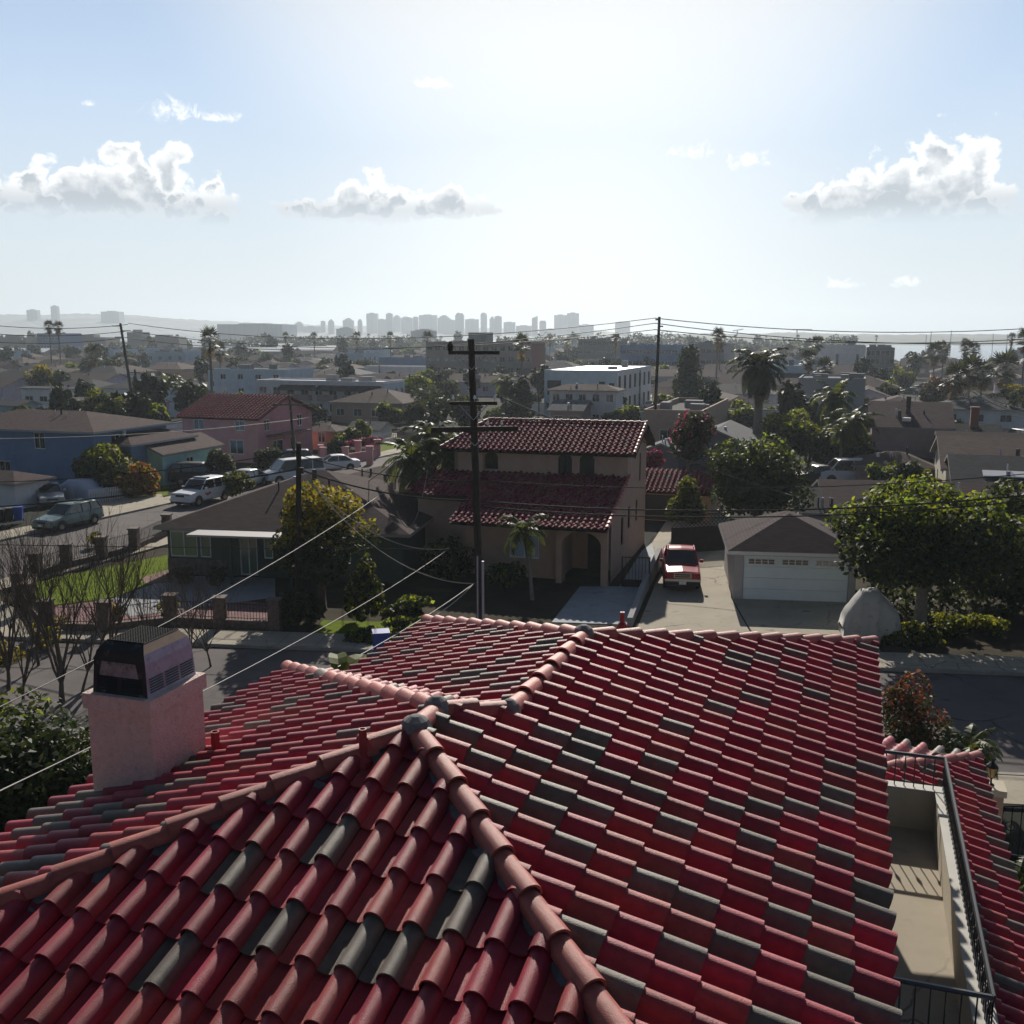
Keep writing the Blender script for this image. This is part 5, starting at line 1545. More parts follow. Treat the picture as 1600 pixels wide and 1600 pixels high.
def car(label, loc_, heading, kind, paint, group='parked cars', cat='car', name='parked_car', rack=False, shell=False, z=0.0):
    """heading: direction the nose points (radians from +x)"""
    L, wd, st, (c0, c1, c2, c3), hr = KINDS[kind]
    t = thing(name, label, cat, tuple(loc_), heading + math.pi, group)
    hw = wd / 2; X0 = -L / 2
    mb = MB(); prev = None
    # lower body: lofted stations
    vs = []; xs = [s[0] for s in st]
    def section(x, zb, zt, k):
        y = hw * k
        return [(x, -y * .86, zb), (x, -y, zb + .12), (x, -y * 1.0, (zb + zt) * .55), (x, -y * .95, zt - .03), (x, -y * .86, zt), (x, 0, zt + .035), (x, y * .86, zt), (x, y * .95, zt - .03), (x, y * 1.0, (zb + zt) * .55), (x, y, zb + .12), (x, y * .86, zb)]
    kk = [.86, .95, 1, 1, .99, .9]
    for (x, zb, zt), k in zip(st, kk): vs += section(X0 + x, zb, zt, k)
    n = 11; fs = []
    for i in range(len(st) - 1):
        for j in range(n - 1): fs.append((i * n + j, (i + 1) * n + j, (i + 1) * n + j + 1, i * n + j + 1))
        fs.append((i * n + n - 1, (i + 1) * n + n - 1, (i + 1) * n, i * n))
    fs.append(tuple(range(n))); fs.append(tuple(reversed(range((len(st) - 1) * n, len(st) * n))))
    mb.add(vs, fs)
    belt = st[3][2]
    # roof and pillars
    ry = hw * .74; by = hw * .87
    rf = [(X0 + c1 - .02, hr - .05), (X0 + c1 + .15, hr), ((X0 * 2 + c1 + c2) / 2, hr + .025), (X0 + c2 - .15, hr), (X0 + c2 + .02, hr - .05)]
    vs = []
    for x, z in rf: vs += [(x, -ry - .015, z - .05), (x, -ry * .9, z), (x, 0, z + .02), (x, ry * .9, z), (x, ry + .015, z - .05)]
    mb.add(vs, [(i * 5 + j, (i + 1) * 5 + j, (i + 1) * 5 + j + 1, i * 5 + j + 1) for i in range(4) for j in range(4)])
    pil = [(c0, c1), (c3, c2)]
    mid = [c1 + (c2 - c1) * f for f in ((.48,) if kind in ('pickup', 'sedan') else (.36, .72))]
    for s in (-1, 1):
        for (xb, xr) in pil + [(m, m) for m in mid]:
            mb.tube([(X0 + xb, s * by, belt - .02), (X0 + xr, s * (ry + .01), hr - .04)], [.05, .04], 5)
        mb.tube([(X0 + c1, s * (ry + .005), hr - .04), (X0 + c2, s * (ry + .005), hr - .04)], .035, 5)
    body = mb.build('body', paint, t, smooth=False)
    # glasshouse
    g = MB(); q = .012
    a = [(X0 + c0, -by + q, belt), (X0 + c0, by - q, belt), (X0 + c1, ry - q, hr - .05), (X0 + c1, -ry + q, hr - .05)]
    b = [(X0 + c3, -by + q, belt), (X0 + c3, by - q, belt), (X0 + c2, ry - q, hr - .05), (X0 + c2, -ry + q, hr - .05)]
    for quad, nm in ((a, 'windscreen'), ([b[1], b[0], b[3], b[2]], 'rear_window')):
        g = MB(); g.quad(*quad); g.build(nm, M['carglass'], body)
    for i in (0, 1):
        g = MB(); g.quad(a[i], b[i], b[3 - i], a[3 - i]) if i == 1 else g.quad(b[0], a[0], a[3], b[3])
        g.build('side_window', M['carglass'], body)
    # wheels
    wr = {'suv': .37, 'pickup': .36, 'van': .35}.get(kind, .32)
    for fx in (.185, .80):
        for s in (-1, 1):
            x = X0 + L * fx
            Mw = Matrix.Translation((x, s * (hw - .10), wr)) @ Matrix.Rotation(math.pi / 2, 4, 'X')
            mb = MB(); mb.lathe([(wr * .62, -.1), (wr * .97, -.1), (wr, -.07), (wr, .07), (wr * .97, .1), (wr * .62, .1)], (0, 0, 0), 18, 0, Mw)
            wh = mb.build('wheel', M['tyre'], t, smooth=False)
            mb = MB(); mb.lathe([(wr * .2, -.106), (wr * .62, -.102), (wr * .64, 0), (wr * .62, .102), (wr * .2, .106)], (0, 0, 0), 10, 0, Mw)
            mb.build('rim', M['rim'], wh)
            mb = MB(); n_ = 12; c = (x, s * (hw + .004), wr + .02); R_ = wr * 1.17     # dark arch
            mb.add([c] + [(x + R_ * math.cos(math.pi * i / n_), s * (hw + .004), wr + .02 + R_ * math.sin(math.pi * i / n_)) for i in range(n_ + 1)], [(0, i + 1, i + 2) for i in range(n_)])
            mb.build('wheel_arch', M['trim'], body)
    f = X0
    zt = st[1][2]
    for s in (-1, 1):
        mb = MB(); y = s * hw * .64
        mb.box(f + .01, f + .14, y - hw * .17, y + hw * .17, zt - .22, zt - .05); mb.build('headlight', M['lamp'], t)
        mb = MB(); zb_ = st[-1][2]; mb.box(-f - .1, -f + .012, s * hw * .72 - .09, s * hw * .72 + .09, zb_ - .3, zb_ - .08); mb.build('tail_light', M['tail'], t)
        mb = MB(); mb.box(X0 + c0 + .22, X0 + c0 + .34, s * (hw + .08) - .08, s * (hw + .08) + .08, belt + .02, belt + .17); mb.build('mirror', paint, t)
    mb = MB(); mb.box(f - .015, f + .1, -hw * .40, hw * .40, zt - .24, zt - .08); gr = mb.build('grille', M['trim'], t)
    zb1 = st[1][1]
    mb = MB(); mb.box(f - .06, f + .12, -hw * .93, hw * .93, zb1 + (.14 if kind == 'pickup' else .06), zb1 + .26); mb.build('bumper', M['chrome'] if kind == 'pickup' else paint, t)
    mb = MB(); mb.box(f - .03 if kind == 'pickup' else f, f + .2, -hw * .9, hw * .9, zb1 - .1, zb1 + (.138 if kind == 'pickup' else .05)); mb.build('air_dam', M['trim'], t)
    mb = MB(); mb.box(f - .085, f - .072, -.17, .17, zb1 + (.0 if kind == 'pickup' else .10), zb1 + (.15 if kind == 'pickup' else .22)); mb.build('number_plate', M['white'], t)
    mb = MB(); mb.box(-f - .1, -f + .05, -hw * .88, hw * .88, zb1 + .05, zb1 + .24); mb.build('bumper', M['trim'] if kind != 'van' else paint, t)
    if kind == 'pickup':
        mb = MB(); mb.box(X0 + 3.5, -f - .12, -hw * .8, hw * .8, belt + .0, belt + .042); mb.build('cargo_bed', M['trim'], t)
        mb = MB()
        for a_ in ((-.46, .46, -.28, -.25), (-.46, .46, -.075, -.045), (-.46, -.42, -.25, -.075), (.42, .46, -.25, -.075), (-.42, .42, -.175, -.15)): mb.box(f - .03, f - .002, hw * a_[0], hw * a_[1], zt + a_[2], zt + a_[3])
        mb.build('grille_surround', M['chrome'], gr)
        mb = MB(); mb.box(f - .008, f + .05, -hw * .84, hw * .84, zt - .31, zt - .02); mb.build('front_panel', paint, body)
    if rack:
        for s in (-1, 1):
            mb = MB(); mb.tube([(X0 + c1 + .2, s * ry * .85, hr + .07), (X0 + c2 - .2, s * ry * .85, hr + .07)], .025, 5); mb.build('roof_rail', M['trim'], t)
    return t


PK_ = None
PA = {k: car_paint(k, c, m) for k, c, m in (('cherry red', (.33, .003, .025), .0), ('grey green metallic', (.17, .24, .235), .5), ('white', (.72, .72, .75), 0), ('silver', (.42, .44, .46), .6), ('black', (.012, .013, .016), .2), ('dark blue', (.02, .035, .07), .4), ('navy', (.03, .05, .10), .3))}
pk = W(1066, 921)
car('cherry red pickup truck with chrome bumper parked nose out on the driveway', pk + Vector((.16, 1.7, .06)), math.atan2(-1, -.12), 'pickup', PA['cherry red'], cat='pickup', name='pickup_truck')
sd = (SP_(0, 60) - SP_(0, 20)).normalized(); hd = math.atan2(sd.y, sd.x)
o = W(96, 829); wq = car('grey green wagon with roof rails parked on the left side street', o + sd * .4 + Vector((-.2, .9, .01)), hd + math.pi, 'wagon', PA['grey green metallic'], rack=True)
sv = car('white patrol SUV with a red badge on its door parked up the left side street', W(312, 789) + Vector((-.1, 1.0, .01)), hd + math.pi, 'suv', PA['white'], rack=False, name='parked_suv')
M['badge'] = mat('red badge', (.5, .04, .06), .4)
mb = MB()
c = Vector((-.55, -.972, .78))
for (dx, dz, r_) in ((0, 0, .17), (.26, .06, .15), (-.2, .08, .1)):
    mb.add([(c.x + dx + r_ * math.cos(a * .7854 + dx), c.y, c.z + dz + r_ * .6 * math.sin(a * .7854)) for a in range(8)], [tuple(range(8))])
mb.build('door_badge', M['badge'], sv)
mb = MB(); mb.box(-.2, .25, -.55, .55, 1.84, 1.93); mb.build('light_bar', M['carglass'], sv)
car('silver sedan parked on the drive beside the covered car', W(62, 790) + Vector((.3, 1.0, .04)), hd + math.pi + .9, 'sedan', PA['silver'])
car('black SUV with a pale roof behind the white picket fence', W(300, 760) + Vector((.4, 1.2, .03)), hd - 1.1, 'suv', PA['black'], name='parked_suv')
car('grey sedan parked beyond the patrol SUV', W(375, 764) + Vector((.2, .8, .01)), hd + math.pi, 'sedan', PA['silver'])
car('dark blue hatchback beside the hedge at the pink house', W(446, 732) + Vector((0, 1.5, .03)), hd + 2.2, 'wagon', PA['navy'])
car('white pickup parked on the lawn verge near the brown roof', W(450, 755) + Vector((.3, .6, .03)), hd + 2.6, 'van', PA['white'], name='parked_van', cat='van')
car('white sedan beyond the brown shingle roof', W(518, 738) + Vector((0, 1.0, .03)), hd + 2.3, 'sedan', PA['white'])
car('white van with dark side windows parked behind the garage', W(1330, 757) + Vector((0, 1.0, .03)), math.pi, 'van', PA['white'], name='parked_van', cat='van')
car('dark saloon parked left of the white van', W(1280, 757) + Vector((0, 1.0, .03)), math.pi + .1, 'sedan', PA['black'])
for px, py, k, pc, hdg, lb in ((1018, 640, 'sedan', 'white', 1.2, 'small white car on the pale lane beyond the Spanish house roof'), (1046, 640, 'suv', 'black', 1.2, 'dark car right of a white one on the pale lane'),
                               
                               (1590, 695, 'suv', 'black', 1.7, 'black car at the right edge of the far street'), (1500, 618, 'van', 'white', 1.0, 'white van on the far right street'), (1445, 608, 'sedan', 'black', 2.1, 'dark distant car left of the rust coloured tree'), (1424, 616, 'sedan', 'black', 2.1, 'dark distant car at the end of the mauve roof'),
                               (1488, 627, 'sedan', 'dark blue', 2.0, 'dark blue distant car right of the rust coloured tree')):
    car(lb, W(px, py) + Vector((0, 0, .02)), hdg, k, PA[pc])
# covered car and the tarp
def draped(name, label, cat, loc_, rz, prof, m, seed, ny=14, nx=26):
    """cover draped over a rounded bulk: prof(u) -> (half width, height)"""
    t = MB(); g = random.Random(seed); vs = []
    for i in range(nx + 1):
        u = i / nx; hw, hh, x = prof(u)
        for j in range(ny + 1):
            a = math.pi * j / ny
            ca, sa = math.cos(a), math.sin(a)
            y = hw * (abs(ca) ** .55) * (1 if ca > 0 else -1); z = hh * (sa ** .62)
            f = (1 - sa) * .07 + .015
            fold = math.sin(u * 23 + seed) * .5 + math.sin(u * 41 + j * .7 + seed) * .3 + math.sin(u * 9 + j * 1.3) * .4
            vs.append((x + g.uniform(-.01, .01) + f * fold * .4, y + f * fold * 1.3 * (1 if ca > 0 else -1), max(0.01, z + g.uniform(-.01, .01) + .025 * fold)))
    n = ny + 1
    fs = [(i * n + j, i * n + j + 1, (i + 1) * n + j + 1, (i + 1) * n + j) for i in range(nx) for j in range(ny)]
    fs += [tuple(range(n)), tuple(reversed(range(nx * n, nx * n + n)))]
    t.add(vs, fs); o = t.build(name, m, smooth=True); o.location = loc_; o.rotation_euler = (0, 0, rz)
    return tag(o, label, cat)


def carprof(u):
    x = -2.25 + 4.5 * u
    h = .95 + .55 * max(0, min(1, (u - .22) / .16)) * max(0, min(1, (.92 - u) / .2)); e = min(1, u / .05, (1 - u) / .05) ** .5
    return .95 * (.75 + .25 * e), h * (.35 + .65 * e), x
draped('covered_car', 'car under a silvery blue cover beside the big hedge', 'covered car', tuple(W(112, 783) + Vector((0, 1.2, .03))), math.radians(-12), carprof, mat('silver cover', (.52, .56, .68), .45, metal=.1), 3)


def tarpprof(u):
    x = -1.15 + 2.3 * u
    h = 2.0 * min(1, .45 + 1.6 * u) * min(1, .50 + 1.25 * (1 - u)); e = min(1, u / .06, (1 - u) / .06) ** .5
    return .72, h * (.5 + .5 * e), x
draped('tarp_cover', 'grey tarp draped over a bulky shape beside the garage driveway', 'tarp', tuple(W(1362, 997) + Vector((0, .3, 0))), math.radians(-8), tarpprof, mat('grey tarp', (.46, .45, .43), .8, noise=.15, nscale=2, dirt=((.15, .14, .13), 2, .6)), 8)
mc = thing('motorcycle', 'black front end of a motorcycle poking out of the grey tarp', 'motorcycle', tuple(W(1398, 990)), math.radians(-40))
mb = MB(); mb.lathe([(.2, -.06), (.3, -.06), (.32, 0), (.3, .06), (.2, .06)], (0, 0, .62), 14, 0, Matrix.Rotation(math.pi / 2, 4, 'X') @ Matrix.Identity(4)); mb.build('wheel', M['tyre'], mc)
mb = MB(); mb.tube([(-.28, 0, 1.15), (-.1, .0, .9), (.05, .1, .62)], .035, 6); mb.tube([(-.3, -.3, 1.15), (-.28, .3, 1.15)], .025, 6); mb.build('fork', M['black_metal'], mc)
# bins
for px, py, m, lb in ((30, 818, mat('blue plastic', (.02, .06, .33), .4), 'blue wheelie bin beside the wagon at the left'), (14, 820, M['trim'], 'black wheelie bin left of the blue bin'), (2, 822, M['trim'], 'black wheelie bin at the left edge')):
    t = thing('wheelie_bin', lb, 'bin', tuple(W(px, py) + Vector((0, 0, .125))), .3, 'wheelie bins')
    mb = MB(); vs = [(x * k, y * k, z) for z, k in ((.1, .8), (.95, 1)) for x, y in ((-.28, -.3), (.28, -.3), (.28, .3), (-.28, .3))]
    mb.add(vs, [(3, 2, 1, 0), (0, 1, 5, 4), (1, 2, 6, 5), (2, 3, 7, 6), (3, 0, 4, 7)]); mb.build('tub', m, t)
    mb = MB(); mb.box(-.3, .3, -.34, .33, .95, 1.02); mb.build('lid', m, t)
    for x in (-.25, .25):
        mb = MB(); mb.lathe([(.1, -.03), (.1, .03)], (x, .3, .1), 10, 0, Matrix.Rotation(math.pi / 2, 4, 'Y')); mb.build('wheel', M['tyre'], t)
bb = W(596, 1026, 0)
bn = thing('wheelie_bin', 'blue wheelie bin half hidden behind the far corner of the tile roof', 'bin', tuple(bb), .2, 'wheelie bins')
mb = MB(); mb.box(-.3, .3, -.3, .3, .08, .95); mb.build('tub', bpy.data.materials['blue plastic'], bn)
mb = MB(); mb.box(-.33, .33, -.34, .33, .95, 1.03); mb.build('lid', bpy.data.materials['blue plastic'], bn)
# ------------------------------------------------------------------ the neighbourhood behind
TK = dict(w=.42, ex=.46, seg=4, jit=1.0, grey=.0, hgt=.22, lift=.05)
G1 = ('g', 2, 1, 1.2, 1.1, 1.0)
H = house_kit
bl = H('large slate blue house with a brown hip roof behind the big hedge', (152, 768), -90, w=None, d=9.0, eave=672, roof='hip', pitch=.24, over=.5, wall=M['blue'], rmat=M['sh_brown'], fascia=mat('blue grey fascia', (.34, .38, .45), .6), S=[(10.0, 3.2, 1.1, 1.35), (4.6, 3.9, .8, .45), (6.2, .9, 1.2, 1.2)], E=[(2, 3.0, 1.1, 1.3)])
H('lower slate blue wing with brown roof between the blue and green houses', (208, 764), 148, d=8, eave=692, roof='hip', pitch=.34, over=.4, wall=M['blue'], rmat=M['sh_brown'], fascia=bpy.data.materials['blue grey fascia'], S=[(.8, .9, .9, 1.2)])
H('pale green gabled house with a teal front and tan roof', (256, 760), 190, 345, eave=707, roof='gy', pitch=.42, over=.35, wall=M['green'], wallE=M['teal'], rmat=M['sh_tan'], E=[(3.2, .05, 1.0, 2.0), (6.5, .8, 1.3, 1.1), (9.3, .9, 1.0, 1.1)])
pkh = H('two-storey rose pink house with a red tile roof and balcony', (405, 724), 288, 489, eave=652, roof='gx', pitch=.34, over=.5, wall=M['pink'], rmat=M['tile'], tiles=TK, S=[(1.3, 3.1, 1.2, 1.0), (6.0, 3.1, 1.1, 1.0), (5.3, .8, 1.6, 1.4)],
        E=[(2.2, .05, 2.4, 1.9), (1.2, 3.0, 1.0, 1.1), (7.4, 3.0, 1.0, 1.2), (6.0, .05, 1.0, 2.0), (9.6, 2.9, 1.0, 1.2)])
mb = MB(); mb.box(.003, 1.0, 1.4, 8.5, 2.45, 2.6); mb.build('balcony_slab', mat('brown slab', (.16, .08, .07), .8), pkh[0])
H('peach stucco house with a low tan roof beside the pink house', (524, 704), 474, 548, eave=672, roof='hip', pitch=.3, over=.4, wall=M['peach'], rmat=M['sh_tan'], S=[(1.8, .8, .9, 1.2)], E=[(2, .8, 1.2, 1.1)])
H('small grey gabled house beyond the green lawn', (592, 684), 546, 612, eave=670, roof='gx', pitch=.4, wall=M['lblue'], rmat=M['sh_light'], S=[G1])
H('mauve-walled house with grey hip roof left of the tall pole', (680, 692), 620, 702, eave=674, roof='hip', pitch=.36, wall=M['mauve'], rmat=M['sh_grey'], S=[('g', 3, 1, 1.0, .8, .8)])
wb = H('long white two-storey block with balconies and dark tiled awnings', (600, 652), 402, 633, eave=600, roof='flat', par=.35, wall=M['offwhite'], wallE=M['lblue'], rmat=M['white_roof'], S=[('g', 9, 2, 1.3, 1.2, .6)], E=[('g', 4, 2, .9, 1.0, .7)])
W_ = wb[1]
for a, b_ in ((.20, .48), (.50, .98)):
    mb = MB(); x0, x1 = -W_ * (1 - a), -W_ * (1 - b_); z = wb[3]
    mb.add([(x0, -1.3, z - 1.15), (x1, -1.3, z - 1.15), (x1, -.003, z - .35), (x0, -.003, z - .35), (x0, -.003, z - 1.15), (x1, -.003, z - 1.15)], [(0, 1, 2, 3), (0, 3, 4), (1, 5, 2), (0, 4, 5, 1)]); mb.build('awning', M['sh_dark'], wb[0])
for k in range(4):
    mb = MB(); x = -W_ * (.22 + .2 * k); mb.box(x - 1.5, x + 1.5, -1.1, -.003, 2.35, 3.2); mb.build('balcony', M['mauve'], wb[0])
H('white flat roofed block behind the white balcony block', (470, 608), 385, 502, eave=582, roof='flat', par=.4, wall=M['offwhite'], S=[('g', 6, 1, 1.4, 1.2, .9)])
H('white stepped block with a dark gable at its left', (560, 606), 478, 590, eave=585, roof='hip', pitch=.3, wall=M['offwhite'], rmat=M['sh_light'], S=[('g', 7, 1, 1.2, 1.2, .9)])
H('long blank blue building in front of the hospital', (692, 590), 592, 706, eave=562, roof='flat', par=.5, wall=M['blue'], rmat=M['sh_grey'])
H('long low white colonnaded building below the blank blue one', (722, 598), 570, 738, eave=575, roof='flat', par=.3, wall=M['offwhite'], rmat=M['white_roof'], S=[('g', 22, 1, .9, 1.6, .4)], glass=M['darkwin'])
H('pale blue cube house left of the tall pole top', (716, 612), 682, 737, eave=584, roof='flat', par=.3, wall=M['lblue'], S=[('g', 2, 1, 1.5, .8, 1.8)])
hs = H('long tan hospital block with rows of windows and a rooftop box', (830, 606), 666, 852, eave=537, roof='flat', par=.4, wall=M['tan_blg'], wallE=M['brick'], rmat=M['sh_grey'], S=[('g', 13, 4, 1.35, 1.1, .9)], name='hospital', cat='building', frame=M['grey_blg'])
mb = MB(); ww = hs[1]; mb.box(-ww * .63, -ww * .46, 3, 8, hs[3] + .1, hs[3] + 2.6); mb.build('rooftop_box', M['grey_blg'], hs[0])
H('dark bluish office slab beyond the white flat roofed block', (1058, 594), 968, 1076, eave=541, roof='flat', par=.3, wall=M['blue'], rmat=M['sh_grey'], S=[('g', 9, 3, 1.6, 1.0, 1.0)], cat='building', name='office_block', frame=M['grey_blg'])
H('dark grey office slab right of the tallest distant pole', (1130, 592), 1074, 1146, eave=539, roof='flat', par=.3, wall=M['grey_blg'], rmat=M['sh_grey'], S=[('g', 6, 3, 1.5, 1.0, 1.0)], cat='building', name='office_block', frame=M['grey_blg'])
H('hazy brown slab among trees left of the tallest distant pole', (962, 582), 903, 980, eave=531, roof='flat', par=.3, wall=M['tan_blg'], rmat=M['sh_grey'], S=[('g', 8, 4, 1.5, 1.0, .9)], cat='building', name='office_block', frame=M['grey_blg'])
wa = H('white flat roofed apartment block with dark balconied side', (963, 652), 850, 1016, eave=581, roof='flat', par=.18, wall=M['lblue'], wallE=M['offwhite'], rmat=M['white_roof'], S=[(.5, 3.2, 2.2, 2.2), (8.6, 3.3, 1.0, 2.0), (10.2, 3.3, .8, 1.8)], E=[('g', 7, 2, 1.7, 2.2, .5)], glass=M['darkwin'], frame=M['trim'] if 'trim' in M else M['grey_blg'], name='apartment_block', cat='building')
H('white two-storey house with tan hip roof before the white apartment block', (962, 672), 858, 972, eave=609, roof='hip', pitch=.3, wall=M['offwhite'], rmat=M['sh_tan'], S=[('g', 5, 2, 1.0, 1.0, 1.0)])
H('low grey roofed house against the Spanish house ridge', (908, 676), 860, 926, eave=640, roof='gx', pitch=.35, wall=M['mauve'], rmat=M['sh_light'], S=[G1])
ms = H('beige flat topped mission style house with arches behind the Spanish house', (1096, 706), 1004, 1136, eave=652, roof='flat', par=.7, wall=M['stucco_tan'], rmat=M['sh_grey'], S=[(1.8, .05, 1.7, 2.2), (6.4, .6, .9, 1.6)], glass=M['darkwin'])
H('grey gabled house with a pale roof in front of the big palm', (1166, 728), 1070, d=11, eave=692, roof='gy', pitch=.42, over=.5, wall=mat('plum grey siding', (.17, .15, .17), .8), rmat=M['sh_light'], S=[(1.0, .8, 1.2, .8)])
H('small grey gabled shed beside the Spanish house gable', (1060, 736), 1004, d=7, eave=704, roof='gy', pitch=.40, over=.3, wall=bpy.data.materials['plum grey siding'], rmat=M['sh_light'])
H('pinkish house with a sunlit tan hip roof beyond the parked white cars', (1134, 654), 1070, 1150, eave=625, roof='hip', pitch=.28, wall=M['peach'], rmat=M['sh_tan'], S=[('g', 3, 1, .9, .9, 1.2)])
tg = H('garage with a red barrel tile roof and dark open front behind the driveway', (1110, 818), 998, 1126, eave=768, roof='gx', pitch=.36, over=.4, wall=M['stucco_tan'], tiles=dict(w=.34, ex=.40, seg=4, jit=1, grey=.02, hgt=.30, lift=.06), S=[(.4, .05, 3.4, 1.7)], glass=M['darkwin'], frame=M['wood_dark'], split=0, name='garage', cat='garage')  # near-black pane stands for the shade inside the open front
H('pale flat roofed house behind the palm cluster', (1348, 672), 1244, d=11, eave=595, roof='flat', par=.3, wall=mat('pale grey stucco wall', (.36, .36, .38), .9), rmat=M['sh_light'], S=[(1.5, 2.6, .8, 1.8), (5.5, .6, 1.2, 1.2)])
H('white hotel slab by the bay', (1350, 600), 1274, d=18, eave=542, roof='flat', par=.4, wall=M['offwhite'], rmat=M['grey_blg'], S=[(4.7, 1, .7, 6.5), (9.6, 1, .7, 6.5), (12.2, 1, .7, 6.5)], split=0, cat='building', name='hotel', frame=M['blue'])
H('dark glazed hotel wing at the bay end of the white slab', (1395, 597), 1351, d=16, eave=545, roof='flat', par=.3, wall=M['grey_blg'], rmat=M['grey_blg'], S=[('g', 6, 4, 1.1, 1.4, .3)], cat='building', name='hotel', split=0)
mh = H('large mauve house with a broad plum roof and blank back wall', (1480, 748), 1358, d=10, eave=667, roof='gx', pitch=.36, over=.35, wall=M['mauve'], rmat=mat_shingle('mauve shingles', (.105, .07, .075)), Wt=[(2, 2.6, 1, 1)])
mb = MB(); mb.box(-3.6, -3.2, 2.5, 2.9, mh[3] + .8, mh[3] + 2.4); mb.build('chimney', M['sooty'], mh[0])
mb = MB(); mb.box(-3.9, -3.2, .7, 1.3, mh[3] + .32, mh[3] + .62); mb.build('skylight', M['white'], mh[0])
H('low front wing with a tan hip roof before the large mauve house', (1456, 764), 1336, d=5, eave=728, roof='hip', pitch=.34, wall=M['mauve'], rmat=M['sh_tan'])
H('long plum roofed house behind the large mauve house', (1462, 678), 1345, d=12, eave=640, roof='hip', pitch=.3, wall=M['mauve'], rmat=bpy.data.materials['mauve shingles'])
H('tan roofed house right of the large mauve house', (1650, 806), 1474, d=11, eave=735, roof='gx', pitch=.3, wall=M['cream'], rmat=M['sh_tan'], Wt=[(3, 1, 1, 1)])
so = H('grey roofed house with solar panels at the right edge', (1690, 830), 1492, d=9, eave=766, roof='gx', pitch=.34, wall=M['offwhite'], rmat=M['sh_grey'])
def on_slope(hh, x0, x1, y0, y1, name, m, over, pitch, lift=.06):
    mb = MB(); zf = lambda y: hh[3] + y * pitch + lift
    vs = [(x, y, zf(y) + dz) for dz in (0, .06) for x, y in ((x0, y0), (x1, y0), (x1, y1), (x0, y1))]
    mb.add(vs, [(3, 2, 1, 0), (4, 5, 6, 7), (0, 1, 5, 4), (1, 2, 6, 5), (2, 3, 7, 6), (3, 0, 4, 7)]); mb.build(name, m, hh[0])
M['solar'] = mat('solar glass', (.012, .02, .06), .12, spec=.8)
on_slope(so, -so[1] + 1.6, -so[1] + 4.6, 1.2, 2.0, 'skylight', M['white_roof'], .4, .34)
on_slope(so, -so[1] + 6.0, -so[1] + 9.0, .6, 3.4, 'solar_panel', M['solar'], .4, .34)
H('small grey gabled house up the far right street', (1562, 742), 1478, d=9, eave=698, roof='gx', pitch=.36, wall=M['mauve'], rmat=M['sh_grey'], chimney=(-2, 4, .35, 5.6))
H('small brown gabled house below the grey one on the right', (1600, 770), 1470, d=9, eave=715, roof='gx', pitch=.34, wall=M['mauve'], rmat=M['sh_tan'])
H('long low house with brown shingle roof behind the white garage', (1615, 842), 1300, d=8, eave=800, roof='gx', pitch=.30, over=.5, wall=mat('grey siding', (.32, .33, .35), .8), rmat=M['sh_brown'], S=[('g', 6, 1, 1.4, 1.0, 1.1)], rz=-R(9))
H('low shed with a grey roof between the garage and the dark ficus', (1320, 836), 1258, d=7, eave=800, roof='gx', pitch=.30, over=.3, wall=bpy.data.materials['grey siding'], rmat=M['sh_grey'], rz=-R(9))
H('lavender stucco house with grey hip roof near the leaning pole', (252, 660), 108, 266, eave=627, roof='hip', pitch=.28, wall=M['lav'], rmat=M['sh_light'], S=[('g', 7, 1, 1.1, .9, 1.0)])
H('long off-white house with grey hip roof left of the teal one', (150, 648), 36, 158, eave=607, roof='hip', pitch=.28, wall=M['offwhite'], rmat=M['sh_light'], S=[('g', 5, 1, 1.6, .9, 1.8)])
H('long pale teal house with grey roof behind the leaning pole', (268, 652), 160, 322, eave=607, roof='hip', pitch=.28, wall=M['lblue'], rmat=M['sh_grey'], S=[('g', 6, 1, 1.1, 1.2, 1.6)])
H('white gabled cottage at the left edge of the middle distance', (38, 668), -70, 62, eave=632, roof='gx', pitch=.4, wall=M['lblue'], rmat=M['sh_light'], S=[('g', 6, 1, 1.0, 1.2, 1.0)])
H('low white house at the left edge with a dark garage door', (26, 797), -80, d=3.2, eave=752, roof='hip', pitch=.3, wall=M['offwhite'], rmat=M['sh_brown'], S=[(2.4, .05, 2.6, 2.0)], glass=M['darkwin'], split=0)
H('pale blue flat house below the cypress at the left', (396, 612), 326, 424, eave=582, roof='flat', par=.3, wall=M['lblue'], S=[('g', 6, 1, 1.2, 1.2, 1.0)])
H('bluish hall with a grey roof behind the tall twin palms', (96, 560), 60, 130, eave=522, roof='flat', par=.4, wall=M['blue'], S=[('g', 8, 3, 1.5, 1.2, 1.2)], name='hall', cat='building')
# shiny roofs that catch the sun
for i, (px, py, wd) in enumerate(((175, 546, 14), (258, 545, 9), (70, 566, 16), (418, 553, 7), (440, 553, 6), (452, 554, 6), (458, 564, 13), (488, 560, 6), (505, 561, 7), (520, 562, 8), (536, 559, 7), (322, 553, 5), (365, 562, 6), (358, 548, 5))):
    if i in (1, 4, 7): continue
    C = W(px, py); k = C.y / 150
    H('low far house whose white roof glints in the sun', C, w=wd * k * .6, d=4.5 * k, h=4.6, roof='gx', pitch=.24, over=.2, wall=M['mauve'], rmat=M['white_roof'], group='far houses with glinting roofs', rz=-R(3.5))
